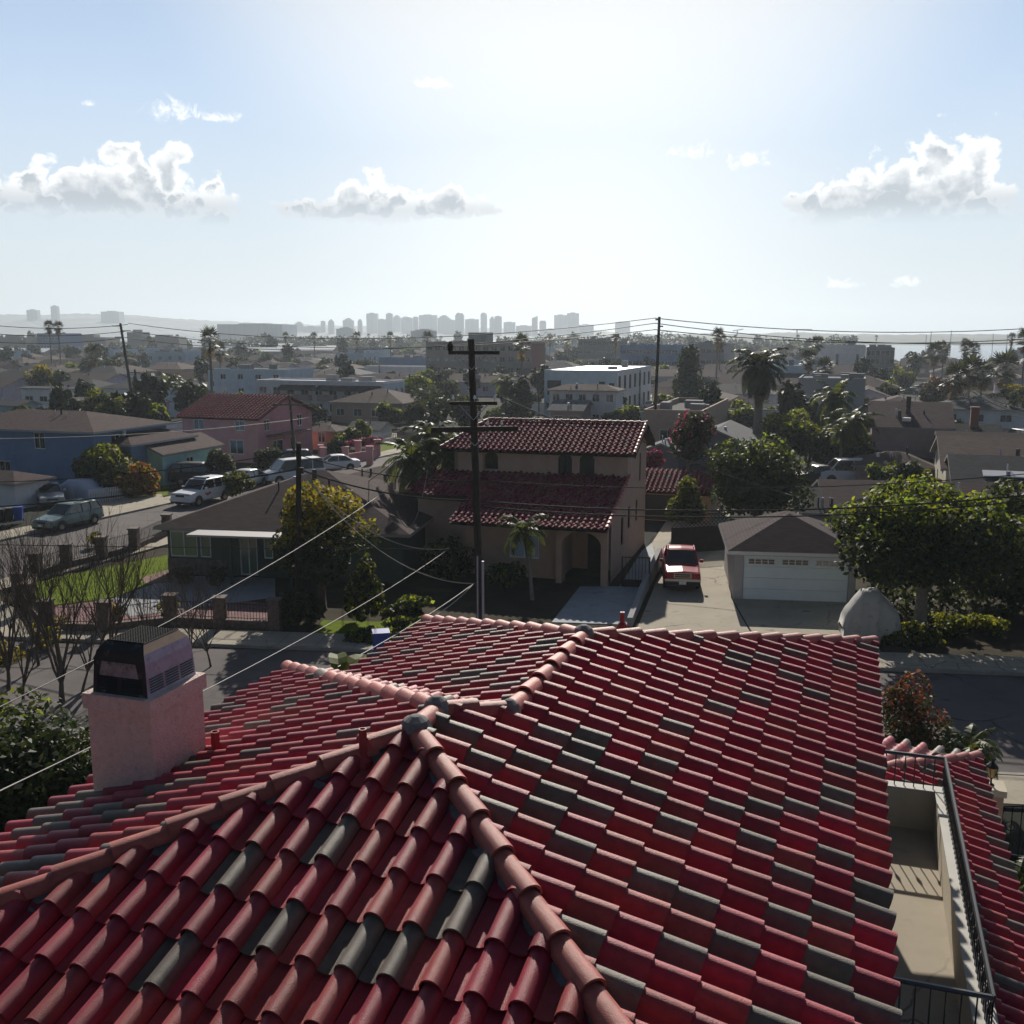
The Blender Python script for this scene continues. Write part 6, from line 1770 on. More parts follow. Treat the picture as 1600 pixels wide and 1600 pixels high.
# small white fences
def picket(label, a, b, h, m, n):
    t = thing('picket_fence', label, 'fence', tuple(a)); d = b - a
    mb = MB()
    for i in range(n + 1):
        c = d * (i / n); mb.box(c.x - .04, c.x + .04, c.y - .015, c.y + .015, 0, h)
    mb.build('pickets', m, t)
    mb = MB()
    for z in (.25 * h, .75 * h): mb.tube([Vector((0, .03, z)), d + Vector((0, .03, z))], .03, 4)
    mb.build('rail', m, t)
picket('white picket fence in front of the big hedge', W(140, 786), W(206, 778), 1.0, M['white'], 24)
picket('white picket fence before the black SUV and the green house', W(260, 757), W(345, 752), 1.1, M['white'], 30)
picket('white picket fence beyond the green lawn left of the tall pole', W(568, 691), W(636, 688), 1.0, M['white'], 26)
gw = thing('garden_wall', 'rose pink garden wall with pillars beside the pink house', 'wall', tuple(W(590, 716)))
for i, (px, py) in enumerate(((590, 714), (560, 716), (578, 726), (540, 727), (506, 728), (503, 724))):
    p = W(px, py) - gw.location; mb = MB(); mb.box(p.x - .3, p.x + .3, p.y - .3, p.y + .3, 0, 1.7); mb.box(p.x - .36, p.x + .36, p.y - .36, p.y + .36, 1.7, 1.8); mb.build('pillar', M['pink'], gw)
a, b = W(588, 716) - gw.location, W(512, 729) - gw.location
mb = MB(); dd = (b - a).normalized(); nn_ = Vector((-dd.y, dd.x, 0)) * .1
vs = [a - nn_, b - nn_, b + nn_, a + nn_]; mb.add(vs + [p + Vector((0, 0, .9)) for p in vs], [(0, 1, 5, 4), (1, 2, 6, 5), (2, 3, 7, 6), (3, 0, 4, 7), (4, 5, 6, 7)]); mb.build('panel', M['pink'], gw)
# ------------------------------------------------------------------ plants behind
T = tree
LD, LG, LL, LGo, LGr = M['leaf_dark'], M['leaf_green'], M['leaf_lime'], M['leaf_gold'], M['leaf_grey']
T('hedge', 'big rounded hedge with rust coloured side before the blue house', 'hedge', tuple(W(165, 772)), 4.4, 2.2, 1.7, 1.8, [LD, LL], 6500, .18, 14, 301, trunk=False, mix=LIT)
T('hedge', 'rust leaved hedge at the right of the big rounded hedge', 'hedge', tuple(W(212, 776)), 2.0, 1.4, 1.2, 1.2, [M['leaf_rust'], LGo], 2600, .15, 8, 302, trunk=False)
T('shrub', 'flowering white shrub before the teal house front', 'shrub', tuple(W(345, 752)), 1.6, 1.2, 1.3, 1.4, [LGr, M['leaf_grey']], 1500, .17, 8, 303, trunk=False)
T('hedge', 'dark hedge left of the pink house garage', 'hedge', tuple(W(413, 742)), 2.2, 1.4, 1.1, 1.1, [LD, LGr], 2000, .16, 8, 304, trunk=False)
T('hedge', 'green creeper edging the brown shingle roof by the patrol SUV', 'hedge', tuple(W(372, 782)), 2.4, .8, .8, 1.3, [LD, LL], 1500, .15, 8, 305, trunk=False)
T('shrub', 'dark clipped round bush beside the peach house', 'shrub', tuple(W(541, 708)), 1.6, 1.4, 1.4, 1.6, [LD, LG], 1600, .18, 5, 306, trunk=False)
T('shrub', 'sunlit clipped round bush behind the dark one by the peach house', 'shrub', tuple(W(561, 699)), 1.3, 1.2, 1.3, 2.0, [LG, LL], 1300, .18, 5, 307, trunk=False)
T('shrub', 'dark conical bush inside the pink garden wall', 'shrub', tuple(W(528, 726)), 1.4, 1.2, 1.3, 1.4, [LD], 1300, .17, 6, 308, trunk=False)
T('hedge', 'magenta flowering hedge on the pink garden wall', 'hedge', tuple(W(560, 712)), 2.6, .9, .55, 1.5, [M['leaf_pink'], LD], 1800, .14, 9, 309, trunk=False, mix=lambda h, d: np.full_like(h, .3))
T('shrub', 'magenta bougainvillea beside the Spanish house gable', 'shrub', tuple(W(1020, 790)), 1.2, .9, .7, 3.5, [M['leaf_pink'], LD], 1300, .12, 6, 310, trunk=False, mix=lambda h, d: np.full_like(h, .25))
T('magnolia_tree', 'dark leaved tree with pinkish flowers behind the red tile garage', 'tree', tuple(W(1074, 785)), 2.4, 2.0, 1.9, 4.9, [LD, M['leaf_pink']], 3200, .17, 12, 311, mix=lambda h, d: np.clip(h * .3, 0, .25))
T('cypress_tree', 'tall dark conical tree right of the tallest distant pole', 'tree', tuple(W(1073, 645)), 2.6, 2.4, 4.6, 5.6, [LD], 4000, .28, 16, 312, .3, cr=.40)
T('cypress_tree', 'narrow dark companion of the tall conical tree', 'tree', tuple(W(1093, 640)), 1.0, 1.0, 2.6, 3.6, [LD], 1500, .25, 8, 313, cr=.5)
palm('palm_tree', 'big bushy palm standing high above the grey gabled houses', tuple(W(1182, 712)), zat(1182, 572, W(1182, 712)), 3.7, 46, 321, .5, .9, mats=[M['frond_dark'], M['frond_dry']], skirt=14, elmin=-1.15)
palm('palm_tree', 'spiky palm with a yellow green spear right of the big bushy palm', tuple(W(1300, 715)), zat(1300, 622, W(1300, 715)), 3.2, 30, 322, .28, .8, mats=[M['frond'], M['frond_dry']], skirt=6, elmin=-1.0)
palm('palm_tree', 'arching palm with a slim trunk before the large mauve house', tuple(W(1330, 742)), zat(1330, 655, W(1330, 742)), 2.6, 24, 323, .16, .7, elmin=-1.0)
palm('palm_tree', 'arching palm just left of the slim trunked one', tuple(W(1312, 745)), zat(1312, 672, W(1312, 745)), 2.0, 20, 324, .16, .6, elmin=-.9)
for k, (px, py, rx, rz, m, lb) in enumerate(((1225, 732, 3.0, 2.2, LG, 'leafy tree under the big bushy palm'), (1262, 735, 2.8, 1.9, LL, 'yellow green tree below the spiky palm'), (1240, 700, 3.0, 1.8, LL, 'yellowish tree in the middle of the palm cluster'), (1290, 738, 2.2, 1.8, LGr, 'grey leafless looking tree left of the slim palms'),
                                             (1345, 742, 1.8, 1.5, LG, 'green bush against the low front wing'), (1375, 775, 1.6, 1.3, LG, 'green bush right of the white van'), (1440, 785, 1.5, 1.2, LL, 'lime green bush behind the forked tree'), (1410, 780, 1.8, 1.4, LD, 'dark bush between the white van and the lime bush'))):
    T('leafy_tree' if rz > 1.6 else 'shrub', lb, 'tree' if rz > 1.6 else 'shrub', tuple(W(px, py)), rx, rx * .8, rz, rz * 1.25, [LD, m], 2600, .2, 12, 330 + k, trunk=rz > 1.6, mix=LIT)
for k, (px, py, rx, rz, m, lb) in enumerate(((655, 640, 3.4, 2.6, LG, 'round tree right of the white balcony block'), (690, 655, 5.0, 2.2, LGr, 'broad grey green tree left of the tall pole'), (606, 668, 2.2, 1.5, LG, 'tree in front of the white balcony block at its right end'), (490, 662, 2.2, 1.1, LD, 'dark tree between the pink house and the white block'),
                                             (65, 625, 3.2, 3.0, LGo, 'yellowish tree at the left of the middle distance'), (95, 620, 2.6, 2.4, LD, 'tree right of the yellowish one'), (138, 602, 3.2, 2.8, LD, 'dark round tree left of the short fan palm'), (172, 602, 3.6, 3.0, LD, 'dark round tree right of the short fan palm'),
                                             (150, 676, 3.0, 2.2, LL, 'yellow green vines beyond the brown roof, upper part'), (188, 684, 3.2, 2.0, LL, 'yellow green vines beyond the brown roof, lower part'), (245, 668, 2.2, 1.0, LG, 'bush before the lavender house right end'),
                                             (320, 585, 1.2, 3.6, LD, 'dark narrow cypress left of the pale blue flat house'), (1412, 612, 3.2, 2.6, LL, 'yellow green tree at the far lane on the right'), (1462, 640, 2.8, 2.2, M['leaf_rust'], 'rust coloured round tree at the far right street'),
                                             (1580, 655, 3.6, 2.2, LGo, 'yellowish tree at the right edge of the far street'), (1590, 668, 3.0, 2.2, LGr, 'thin grey tree at the right edge of the far street'), (1478, 700, 2.4, 1.3, LD, 'dark tree right behind the large mauve house'))):
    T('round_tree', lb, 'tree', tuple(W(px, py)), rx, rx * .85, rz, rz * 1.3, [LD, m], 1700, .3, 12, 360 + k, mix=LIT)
for k, (px, pt, pb_, L, lb) in enumerate(((83, 510, 596, 1.9, 'left one of the tall twin fan palms at the left'), (97, 511, 596, 1.9, 'right one of the tall twin fan palms at the left'), (148, 553, 604, 3.0, 'short fan palm between two dark round trees'), (346, 548, 606, 2.4, 'fan palm above the pink house'), (1123, 531, 606, 2.0, 'tall fan palm left of the big bushy palm'),
                                          (1274, 536, 606, 2.2, 'tall fan palm in front of the white hotel'), (1457, 551, 606, 3.0, 'broad palm left of the marina'), (1471, 553, 600, 2.2, 'palm just right of the broad palm by the marina'), (1505, 543, 610, 2.0, 'left one of the twin palms before the masts'), (1517, 545, 612, 1.9, 'right one of the twin palms before the masts'),
                                          (1594, 530, 632, 2.4, 'tall palm at the right edge before the masts'), (1490, 590, 660, 2.8, 'left palm of the far right street row'), (1510, 578, 655, 3.0, 'tallest palm of the far right street row'), (1530, 585, 650, 2.6, 'dark palm right of the far right street row'), (1565, 575, 640, 3.4, 'bushy palm near the right edge'), (1260, 560, 640, 2.0, 'fan palm among trees left of the hotel'), (1285, 575, 640, 2.2, 'palm before the hotel foot'))):
    b = W(px, pb_); palm('fan_palm', lb, tuple(b), zat(px, pt, b), L, 30, 400 + k, .2, .6, fan=True, skirt=10, mats=[M['frond_dark'], M['frond_dry']], elmin=-.7)
for k, (px, pt, pb_, L, lb) in enumerate(((265, 598, 650, 3.2, 'left one of two yellowish feather palms before the teal house'), (290, 606, 655, 2.6, 'right one of two yellowish feather palms before the teal house'), (790, 596, 650, 3.0, 'feather palm right of the tall dark pole'))):
    b = W(px, pb_); palm('feather_palm', lb, tuple(b), zat(px, pt, b), L, 26, 430 + k, .25, .8, mats=[M['frond'], M['frond_dry']], elmin=-1.0)
# ------------------------------------------------------------------ the rest of the town: repeated kinds
g = random.Random(77)
protoH = []
for k, (wd, dp, hh, rf, wl, rm, lb) in enumerate(((12, 9, 2.9, 'hip', 'offwhite', 'sh_grey', 'small far white house with a grey hip roof among the rows of houses'), (13, 9, 2.9, 'gx', 'lav', 'sh_brown', 'small far house with a brown gable roof among the rows of houses'), (11, 10, 3.0, 'hip', 'stucco_tan', 'sh_tan', 'small far tan house with a tan hip roof among the rows of houses'),
                                                  (14, 10, 3.0, 'gx', 'mauve', 'sh_dark', 'small far mauve house with a dark roof among the rows of houses'), (16, 11, 5.4, 'flat', 'lblue', 'sh_light', 'far flat roofed two-storey pale house among the rows of houses'))):
    gp_ = ('far houses with grey hip roofs', 'far houses with brown gable roofs', 'far houses with tan hip roofs', 'far houses with dark roofs', 'far flat roofed pale houses')[k]
    q = H(lb, Vector((0, 500 + 40 * k, 0)), w=wd, d=dp, h=hh, roof=rf, pitch=.32, wall=M[wl], rmat=M[rm], par=.3 if rf == 'flat' else 0, group=gp_, S=[('g', 4, 2 if rf == 'flat' else 1, 1.3, 1.1, .9)])
    protoH.append([q[0], lb, gp_, False])
TAKEN = TAKEN[:-5]
nH = 0
TOWN = []
SKIP_H = set(map(int, "240 437 447 536 539 635 638 645 646 734 739 744 837 842 843 844 848 930 931 932 940 941 942 943 946 948 949 951 1036 1040 1042 1046 1047 1048 1049 1050 1127 1134 1139 1140 1141 1142 1144 1145 1146 1148 1150 1151 1227 1242 1243 1244 1245 1246 1247 1325 1326 1332 1339 1340 1343 1345 1347 1348 1351 1424 1428 1429 1430 1431 1436 1442 1443 1444 1447 1448 1524 1528 1535 1542 1543 1548 1621 1623 1624 1625 1627 1630 1638 1639 1647 1719 1721 1723 1725 1727 1728 1730 1738 1742 1747 1818 1819 1820 1822 1823 1826 1828 1838 1840 1918 1919 1922 1929 1931 1932 1936 1941 1944 1947 2014 2015 2018 2021 2022 2028 2031 2033 2034 2035 2039 2041 2045 2047 2114 2115 2117 2129 2132 2133 2136 2137 2143 2144 2146 2147 2218 2220 2222 2223 2228 2235 2246 2247 2322 2326 2331 2335 2338 2341 2346 2424 2425 2428 2434 2436 2437 2438 2439 2443 2445 2528 2534 2537 2540 2632 2635 2639 2641 2643 2645 2733 2734 2740 2741 2745 2844 2845 2846 2941 2944 2945".split()))
hid = 0
for row in range(30):
    n = 128 + row * 22 + g.uniform(-3, 3)
    for col_ in range(-44, 46):
        e = col_ * 19.0 + g.uniform(-3, 3) + row * 3
        p = EE * e + NN * n; p = Vector((p.x, p.y + 0, 0))
        jj = g.random(), g.random(), g.random()
        if p.y < 100 or abs(p.x) > p.y * .56 or p.y > 760: continue
        px, py = PX(p)
        if any((p - c).length < r + 7.5 for c, r in TAKEN): continue
        if px > 1385 and py < 574: continue
        if 1420 < px < 1600 and py > 600: continue
        if jj[0] > (.80 if p.y < 420 else .40): continue
        k = int(jj[1] * 5) % 5
        if k == 4 and jj[2] > .5: k = 0
        hid = row * 100 + col_ + 50
        TAKEN.append((p, 8))
        if hid in SKIP_H: continue
        pr = protoH[k]; rz_ = -GA + (math.pi / 2 if jj[2] < .3 else 0)
        if not pr[3]: o = pr[0]; o.location = p; o.rotation_euler = (0, 0, rz_); pr[3] = True
        else: o = dup(pr[0], p, rz_, scale=(.85 + .3 * jj[2],) * 2 + (.9 + .3 * jj[1],))
        nH += 1; TOWN.append(('H', hid, o))
print('town houses', nH)
LF = M['leaf_far']
protoT = []
for k, (rx, rz, ms_, lb, gp_) in enumerate(((3.0, 2.6, [LF, LD], 'far round green tree among the rows of houses', 'far round green trees'), (3.4, 2.2, [LF, LGr], 'far broad grey green tree among the rows of houses', 'far broad trees'), (2.2, 3.8, [LF], 'far tall dark tree among the rows of houses', 'far tall dark trees'), (2.8, 2.0, [LD, LG], 'far yellowish green tree among the rows of houses', 'far yellowish trees'))):
    o = T('far_tree', lb, 'tree', (0, 450 + 20 * k, 0), rx, rx * .9, rz, rz * 1.25, ms_, 520, .52, 9, 500 + k, .22, group=gp_, mix=LIT); protoT.append([o, False])
protoP = palm('far_palm', 'far fan palm rising above the rows of houses', (0, 600, 0), 9.0, 1.9, 20, 555, .22, .6, fan=True, skirt=6, mats=[M['frond_dark'], M['frond_dry']], group='far fan palms'); usedP = False
NT_MAX = 900
nT = 0; SKIP_T = set(map(int, "0 7 9 10 11 13 14 15 16 24 32 35 39 40 41 42 43 44 52 54 56 57 59 64 65 66 67 68 69 74 77 82 85 87 89 92 97 99 101 106 107 109 111 112 116 117 118 120 121 125 126 127 134 139 142 145 148 150 152 154 155 156 157 158 160 162 170 172 174 175 179 180 181 182 184 186 188 190 191 195 198 199 200 205 207 208 211 213 217 219 220 221 222 227 230 231 232 233 238 242 244 245 246 247 253 254 258 259 260 262 268 269 272 273 275 277 279 282 283 284 287 289 291 292 294 295 296 297 300 301 302 303 304 305 308 309 310 313 316 318 319 320 323 324 330 332 333 334 337 340 341 342 343 350 351 352 353 355 356 358 361 362 374 375 376 377 379 384 385 386 388 390 394 399 403 407 412 415 416 418 419 421 423 424 425 430 431 435 439 440 441 443 445 447 449 450 454 455 456 461 462 464 466 468 470 472 476 478 479 480 485 487 488 489 492 493 494 495 497 500 501 502 506 507 509 510 514 518 519 523 525 528 529 530 532 535 538 542 543 545 547 548 549 550 552 554 555 557 558 559 560 562 564 565 567 568 570 581 582 590 592 594 595 596 600 601 604 608 612 614 615 620 622 627 628 629 632 633 634 635 637 638 639 640 641 643 644 647 648 651 654 660 661 666 667 668 679 680 682 684 686 689 692 695 697 699 700 703 707 708 709 710 711 712 715 716 721 722 723 729 730 732 734 736 738 739 740 744 746 751 752 754 755 762 763 765 766 767 768 771 774 775 777 778 781 783 792 796 800 805 807 808 809 813 815 817 820 821 822 823 831 833 834 835 836 838 843 848 850 852 854 855 860 864 865 866 869 870 871 877 879 881 882 883 886 888 889 896 899 900 902 903 905 906 908 909 915 916 917 918 919 920 925 927 928 929 932 933 937 939 943 944 947 949 951 952 956 961 964 967 969 973 974 975 984 985 988 990 992 995 996 998 1000 1001 1004 1005 1008 1010 1011 1015 1016 1017 1018 1019 1022 1023 1025 1026 1028 1030 1031 1032 1036 1038 1041 1043 1044 1045 1046 1049 1051 1052 1056 1058 1059 1062 1063 1064 1066 1068 1070 1071 1073 1077 1078 1079 1080 1081 1083 1084 1085 1089 1090 1091 1093 1096 1100 1103 1105 1107 1110 1113 1115 1116 1125 1126 1127 1129 1132 1134 1137 1138 1140 1141 1143 1147 1148 1149 1151 1152 1154 1156 1157 1158 1159 1160 1162 1164 1170 1172 1177 1178 1181 1183 1184 1186 1191 1194 1195 1196 1197 1198 1201 1206 1208 1209 1212 1214 1215 1227 1231 1232 1236 1239 1241 1242 1245 1247".split()))
for i in range(1250):
    d = 118 + 700 * g.random() ** 1.1; a = g.uniform(-.53, .53); p = Vector((d * a, d, 0)); jj = [g.random() for _ in range(5)]
    px, py = PX(p)
    if any((p - c).length < r * .62 + 1.5 for c, r in TAKEN): continue
    if px > 1385 and py < 576: continue
    if 1420 < px < 1600 and py > 596 or 980 < px < 1060 and 620 < py < 660: continue
    if py > 598 and jj[4] < .45: continue
    tid = i
    if tid in SKIP_T: continue
    nT += 1
    if 395 < px < 640 and 640 < py < 692 or px < 420 and py > 588 and jj[3] < .5: continue
    if jj[0] < .11:
        if jj[2] < .5: continue
        if not usedP: protoP.location = p; usedP = True; o = protoP
        else: o = dup(protoP, p, jj[1] * 6, scale=(1, 1, .75 + .6 * jj[2]))
        TOWN.append(('T', tid, o)); continue
    k = int(jj[1] * 4); s = (.42 + .55 * jj[2]) * (.72 + d / 700); pr = protoT[k]
    if not pr[1]: pr[0].location = p; pr[1] = True; pr[0].scale = (s, s, s); o = pr[0]
    else: o = dup(pr[0], p, jj[3] * 6, scale=(s, s, s * (.8 + .4 * jj[4])))
    TOWN.append(('T', tid, o))
print('town trees', nT)

# yard trees and low walls that break up the gaps between the nearer houses
lowW = None; nW2 = 0; SKIP_Y = set(map(int, "0 1 2 3 5 7 14 22 23 24 25 26 30 32 40 42 46 50 51 52 53 54 55 59 66 68 71 80 81 82 83 88 99 105 110 112 113 116 120 124 126 131 136 138 139 140 151 153 155 160 166 172 179 180 186 191 197 198 200 206 215 216 219 224 225 227 232 235 241 250 256 259 261 269 272 274 284 287 289 292 295 301 306 309 312 314 315 316 317 318 320 321 322 323 326 327 332 334 337 340".split()))
for i in range(900):
    px, py = g.uniform(10, 1590), g.uniform(572, 690); p = W(px, py); jj = [g.random() for _ in range(5)]
    if any((p - c).length < r * .75 + 1.2 for c, r in TAKEN): continue
    if 1420 < px < 1600 and py > 592 or 985 < px < 1060 and 625 < py < 668 or px > 1385 and py < 578 or 560 < px < 640 and 668 < py < 720: continue
    if nW2 >= 170: break
    nW2 += 1
    TAKEN.append((p, 2.2))
    if i in SKIP_Y or 395 < px < 640 and 640 < py < 692 or px < 420 and jj[3] < .4: continue
    if jj[0] < .26:
        rz_ = -GA + (math.pi / 2 if jj[1] < .4 else 0)
        if lowW is None:
            lowW = thing('yard_wall', 'pale low yard wall between the houses in the middle distance', 'wall', tuple(p), rz_, 'pale yard walls')
            mb = MB(); mb.box(-6, 6, -.1, .1, 0, 1.5); mb.build('panel', M['offwhite'], lowW)
            mb = MB(); mb.box(-6.05, 6.05, -.14, .14, 1.5, 1.6); mb.build('coping', M['grey_blg'], lowW)
            TOWN.append(('Y', i, lowW))
        else: TOWN.append(('Y', i, dup(lowW, p, rz_, scale=(.6 + .6 * jj[2], 1, 1.0 + .6 * jj[3]))))
    else:
        k = int(jj[1] * 4); s = .5 + .45 * jj[2]
        TOWN.append(('Y', i, dup(protoT[k][0], p, jj[3] * 6, scale=(s, s, s * (.8 + .4 * jj[4])))))
# ------------------------------------------------------------------ bay, far shore, hills and downtown
wm = bpy.data.materials.new('bay water'); wm.use_nodes = True
t = NT(wm.node_tree)
nw_ = t.n('ShaderNodeTexNoise', {'Vector': t.n('ShaderNodeTexCoord').outputs['Object'], 'Scale': .25, 'Detail': 4.0}).outputs['Fac']
b_ = t.n('ShaderNodeBsdfPrincipled', {'Base Color': (.10, .15, .18, 1), 'Roughness': .22, 'Specular IOR Level': .7, 'Normal': t.n('ShaderNodeBump', {'Height': nw_, 'Strength': .25, 'Distance': .3}).outputs[0]})
t.t.links.new(b_.outputs[0], t.n('ShaderNodeOutputMaterial').inputs[0])
sheet('water', [W(1388, 573), W(1760, 580), W(1900, 541), W(1900, 538), (2600, 2300), (-900, 2300), (-260, 1150), W(690, 541.5), W(880, 543), W(965, 544.5), W(1270, 548)], .12, wm)
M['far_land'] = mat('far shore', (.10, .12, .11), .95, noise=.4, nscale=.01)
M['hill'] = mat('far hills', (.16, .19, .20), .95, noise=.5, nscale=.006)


def ridge(name, prof, d0, d1, m, seed, jag=0.0, sub=6):
    """long hill: its crest is given by photo columns and rows at distance d1; the front slope comes down to d0"""
    g = random.Random(seed); mb = MB(); pts = []
    for (xa, ya), (xb, yb) in zip(prof, prof[1:]):
        for i in range(sub):
            f = i / sub; pts.append((xa + (xb - xa) * f, ya + (yb - ya) * f + g.uniform(-jag, jag)))
    pts.append(prof[-1]); vs = []
    for px, py in pts:
        c = AT(px, py, d1); f = AT(px, py, d0)
        vs += [(f.x, d0, -1), (c.x * .985, d0 + (d1 - d0) * .6, max(.5, c.z * .62 + g.uniform(-1, 1) * jag)), (c.x, d1, max(1.0, c.z)), (c.x * 1.15, d1 * 1.15, -1)]
    fs = [(i * 4 + j, (i + 1) * 4 + j, (i + 1) * 4 + j + 1, i * 4 + j + 1) for i in range(len(pts) - 1) for j in range(3)]
    mb.add(vs, fs); return tag(mb.build(name, m), kind='structure')


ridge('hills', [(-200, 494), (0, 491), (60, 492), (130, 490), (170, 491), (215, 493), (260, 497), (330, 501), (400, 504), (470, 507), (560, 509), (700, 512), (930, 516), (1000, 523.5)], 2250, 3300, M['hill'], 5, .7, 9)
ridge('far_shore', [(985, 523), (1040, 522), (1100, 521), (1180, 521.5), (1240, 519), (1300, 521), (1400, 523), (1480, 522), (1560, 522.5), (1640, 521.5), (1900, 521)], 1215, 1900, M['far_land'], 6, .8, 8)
M['tower'] = None
tw = bpy.data.materials.new('tower facade'); tw.use_nodes = True  # lightened blue-grey: part of the distance haze is put into the facade colour
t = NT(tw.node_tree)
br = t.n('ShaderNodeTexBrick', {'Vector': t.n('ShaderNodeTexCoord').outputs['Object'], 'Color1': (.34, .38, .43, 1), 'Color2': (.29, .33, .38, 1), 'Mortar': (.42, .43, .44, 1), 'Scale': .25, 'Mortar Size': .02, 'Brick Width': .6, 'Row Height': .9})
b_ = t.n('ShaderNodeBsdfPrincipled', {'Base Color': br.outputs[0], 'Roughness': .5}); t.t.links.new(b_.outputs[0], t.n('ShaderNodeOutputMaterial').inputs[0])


def tower(label, x0, x1, yt, D, top='flat', name='tower', cat='tower', group=None, m=None, z0=0):
    a, b = AT(x0, 524, D), AT(x1, 524, D); wd = b.x - a.x; h = AT((x0 + x1) / 2, yt, D).z
    t = thing(name, label, cat, ((a.x + b.x) / 2, D, z0), g.uniform(-.1, .1), group)
    dp = max(12, wd * .8); m = m or tw; mb = MB(); hw = wd / 2
    hb = h * (.90 if top != 'flat' else 1.0)
    mb.box(-hw, hw, -dp / 2, dp / 2, 0, hb); mb.build('shaft', m, t)
    mb = MB()
    if top == 'flat': mb.box(-hw * .5, hw * .35, -dp * .2, dp * .2, hb, hb + max(1.5, h * .03))
    elif top == 'dome': mb.lathe([(hw * .98, hb), (hw * .9, hb + h * .04), (hw * .65, hb + h * .08), (hw * .3, h), (.1, h)], seg=12)
    elif top == 'step': mb.box(-hw * .65, hw * .65, -dp * .35, dp * .35, hb, h * .96); mb.box(-hw * .3, hw * .4, -dp * .2, dp * .2, h * .96, h)
    elif top == 'slant': mb.add([(-hw, -dp / 2, hb), (hw, -dp / 2, hb), (hw, dp / 2, hb), (-hw, dp / 2, hb), (hw, -dp / 2, h), (hw, dp / 2, h)], [(0, 1, 4), (3, 5, 2), (0, 4, 5, 3), (1, 2, 5, 4)])
    mb.build('roof_crown', m, t)


g = random.Random(9)
for x0, x1, yt, top, lb in ((574, 591, 490, 'flat', 'tall flat topped skyline tower, first big one from the left'), (591, 604, 499, 'flat', 'lower slab filling the gap after the first big skyline tower'), (604, 614, 490, 'flat', 'slim tall skyline slab left of a slightly lower broad one'), (614, 627, 492.5, 'step', 'broad stepped skyline tower joined to a slim tall slab'),
                            (628, 645, 494, 'dome', 'low domed skyline tower left of the broad flat slab'), (646, 654, 495.5, 'flat', 'slim skyline tower beside the broad flat slab'), (656, 683, 492.5, 'flat', 'broadest flat slab in the middle of the skyline'), (685, 703, 492.5, 'step', 'stepped pyramid like skyline tower'), (712, 725, 488, 'dome', 'round topped tall tower just left of the tall dark pole'),
                            (727, 748, 499, 'flat', 'lower skyline slab right behind the tall dark pole top'), (751, 761, 488, 'dome', 'slender round topped tall tower right of the tall dark pole'), (765, 773, 494.5, 'step', 'left one of two joined skyline towers right of the slender round topped one'), (773, 784, 494.5, 'flat', 'right one of two joined skyline towers right of the slender round topped one'),
                            (787, 805, 503.5, 'flat', 'low skyline block between two joined towers and a long low one'), (807, 831, 509, 'flat', 'long low skyline block left of the slanted tower'), (831, 840, 493.5, 'slant', 'slanted top skyline tower'), (843, 853, 500, 'dome', 'small domed skyline tower right of the slanted one'), (853, 867, 514, 'flat', 'lowest skyline block before the twin slab'),
                            (866, 886, 492.5, 'flat', 'left half of the largest twin slab at the right of the skyline'), (886, 904, 489.5, 'flat', 'taller right half of the largest twin slab'), (904, 927, 507.5, 'flat', 'low slab attached to the right of the twin slab'), (961, 984, 503, 'flat', 'isolated pale block at the right end of the skyline'),
                            (462, 474, 502.5, 'step', 'small skyline tower farthest left of downtown'), (502, 509, 502, 'flat', 'slim small skyline tower left of the hazy twin'), (514, 522, 499, 'step', 'pointed small skyline tower left of downtown'), (537, 553, 497, 'step', 'ragged topped mid-height skyline tower left of the first big one'), (560, 566, 498.5, 'dome', 'thin round topped tower left of the first big skyline tower'),
                            (474, 500, 510, 'flat', 'very low long skyline block at the left of downtown'), (696, 712, 500, 'flat', 'low block between the stepped and the round topped tower')):
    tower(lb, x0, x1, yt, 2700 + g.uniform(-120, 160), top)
for x0, x1, yt, lb in ((47, 63, 484.5, 'square block on the hill at the far left'), (84, 94, 478.5, 'slim tower on the hill at the far left'), (164, 192, 487, 'broad block on the hill at the left')):
    tower(lb, x0, x1, yt, 2950, 'flat')
tower('long dark hazy slab before the hills', 353, 454, 507, 1500, 'flat', name='block', cat='building')
tower('hazy square block with a stepped top between the hills and downtown', 527, 554, 511, 1450, 'step', name='block', cat='building')
tower('hazy ragged block left of the hospital', 642, 682, 514, 1050, 'step', name='block', cat='building')
for x0, x1, yt, lb in ((0, 50, 527, 'low hazy brown hall at the left edge'), (100, 176, 527, 'low hazy hall with a pale roof right of the twin palms'), (232, 285, 527, 'low hazy hall with a pinkish roof left of the leaning pole'), (205, 228, 519, 'hazy block behind the leaning pole')):
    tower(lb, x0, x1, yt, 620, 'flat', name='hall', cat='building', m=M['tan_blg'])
M['steel'] = mat('steel', (.2, .2, .2), .6)
for k, (px, yt, lb) in enumerate(((1245, 515, 'shipyard crane on the far shore'), (1152, 517, 'thin mast on the far shore'))):
    D = 1800
    b = AT(px, 524, D); z = AT(px, yt, D).z; t = thing('crane', lb, 'crane', (b.x, D, 0))
    mb = MB(); mb.tube([(0, 0, 0), (0, 0, z)], 1.2, 4); mb.build('mast', M['steel'], t)
    mb = MB(); mb.tube([(-8, 0, z), (26 if k == 0 else 10, 0, z + (0 if k == 0 else 3))], .9, 4); mb.build('jib', M['steel'], t)
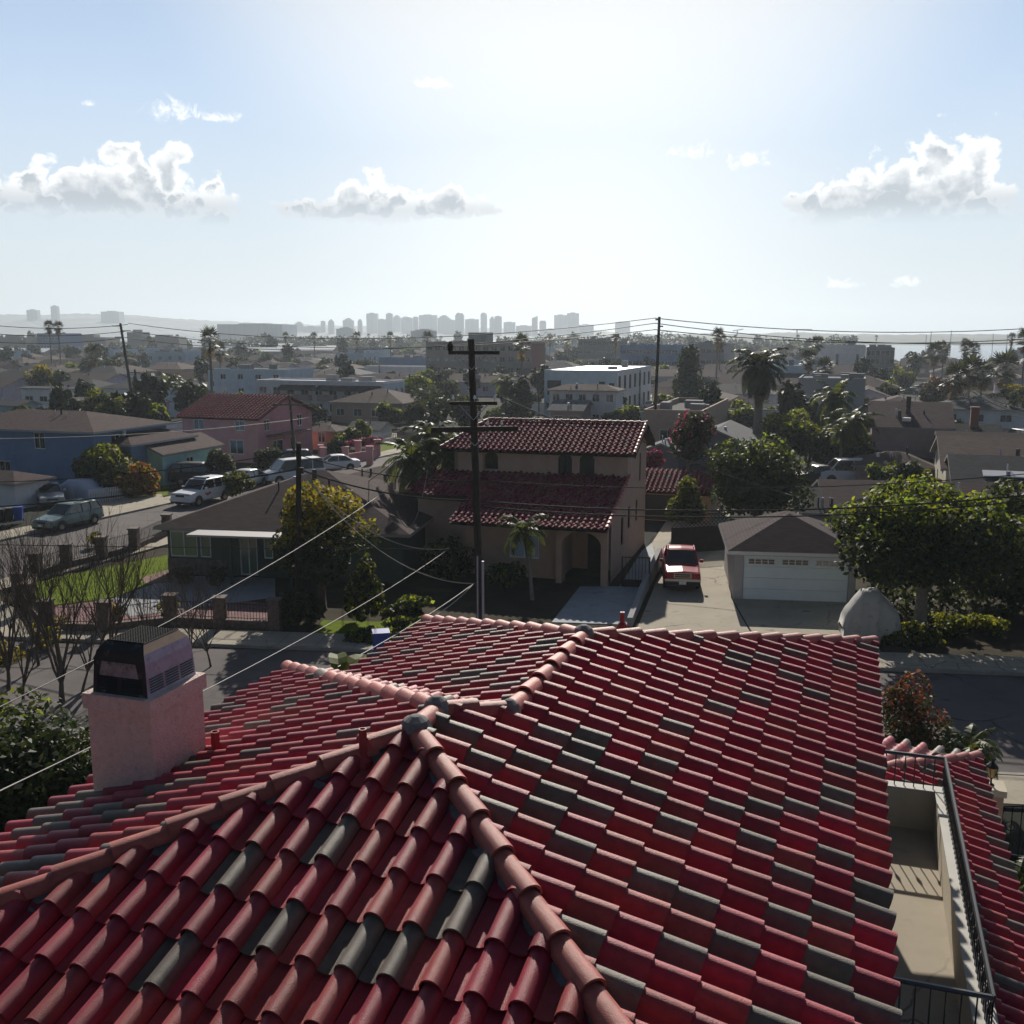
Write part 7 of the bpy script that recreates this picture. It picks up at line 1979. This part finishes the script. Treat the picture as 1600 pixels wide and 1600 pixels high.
# marina
prB = None
for i in range(26):
    px = g.uniform(1425, 1640); py = g.uniform(567, 573); p = W(px, py); s = g.uniform(.9, 1.5)
    if i in (2, 4, 5, 8, 9, 11, 12, 13, 14, 15, 16, 17, 18, 21, 22, 24, 25): continue
    if prB is None:
        prB = thing('sailboat', 'white sailboat with bare mast moored in the marina', 'sailboat', tuple(p), 1.2, 'sailboats in the marina')
        mb = MB(); L = 4.5; vs = []
        for x, w_ in ((-1, .75), (-.3, 1.0), (.4, .8), (1, .05)):
            vs += [(x * L, -w_ * 1.3, 1.1), (x * L, -w_ * .7, 0), (x * L, w_ * .7, 0), (x * L, w_ * 1.3, 1.1)]
        mb.add(vs, [(q * 4 + j, (q + 1) * 4 + j, (q + 1) * 4 + j + 1, q * 4 + j + 1) for q in range(3) for j in range(3)] + [(3, 7, 4, 0), (7, 11, 8, 4), (11, 15, 12, 8), (0, 1, 2, 3)]); mb.box(-1.6, 1.2, -.7, .7, 1.1, 1.6)
        mb.build('hull', M['white'], prB)
        mb = MB(); mb.tube([(.4, 0, 1), (.4, 0, 9.4)], .09, 5); mb.tube([(.4, 0, 2.3), (-3.2, 0, 2.4)], .1, 5); mb.build('mast', M['galv'], prB)
        prB.scale = (s, s, s)
    else: dup(prB, p, g.uniform(.8, 1.6), scale=s)
# low sheds along the marina
for px, py, l, r_, lb in ((1455, 583, 1392, 0, 'grey roofed yacht club building by the marina'),):
    C = W(px, py); H(lb, C, left=l, d=14, h=2.6, roof='gx', pitch=.12, wall=M['grey_blg'], rmat=M['sh_dark'], name='boat_shed', cat='building')
# distant wood on the near shore of the bay, too many crowns to count
cl = []
for i in range(150):
    px = g.uniform(380, 1340); D = g.uniform(650, 900); c = AT(px, 540, D); r_ = g.uniform(5, 10)
    cl.append((c.x, D, r_ * .55, r_, r_, r_ * g.uniform(.55, .95) * (1.15 if 850 < px < 1150 else .8)))
for i in range(110):
    px = g.uniform(-40, 640); D = g.uniform(700, 1300); c = AT(px, 540, D); r_ = g.uniform(5, 10)
    cl.append((c.x, D, r_ * .5, r_ * 1.2, r_, r_ * g.uniform(.45, .85)))
tag(leaf_mesh('wood', [M['leaf_far'], M['leaf_dark']], cl, 36000, 1.15, None, 999, mix=lambda h, d: np.full_like(h, .3)), kind='stuff', label='distant belt of trees along the near shore of the bay')
# ------------------------------------------------------------------ sea air
mb = MB(); mb.box(-4200, 4200, -45, 4400, -2.0, 118)
hz_ = bpy.data.materials.new('sea haze'); hz_.use_nodes = True
t = NT(hz_.node_tree)
vol = t.n('ShaderNodeVolumePrincipled', {'Color': (.80, .90, 1.0, 1), 'Density': 0.00024, 'Anisotropy': 0.38})
t.t.links.new(vol.outputs[0], t.n('ShaderNodeOutputMaterial').inputs['Volume'])
tag(mb.build('haze', hz_), kind='stuff')
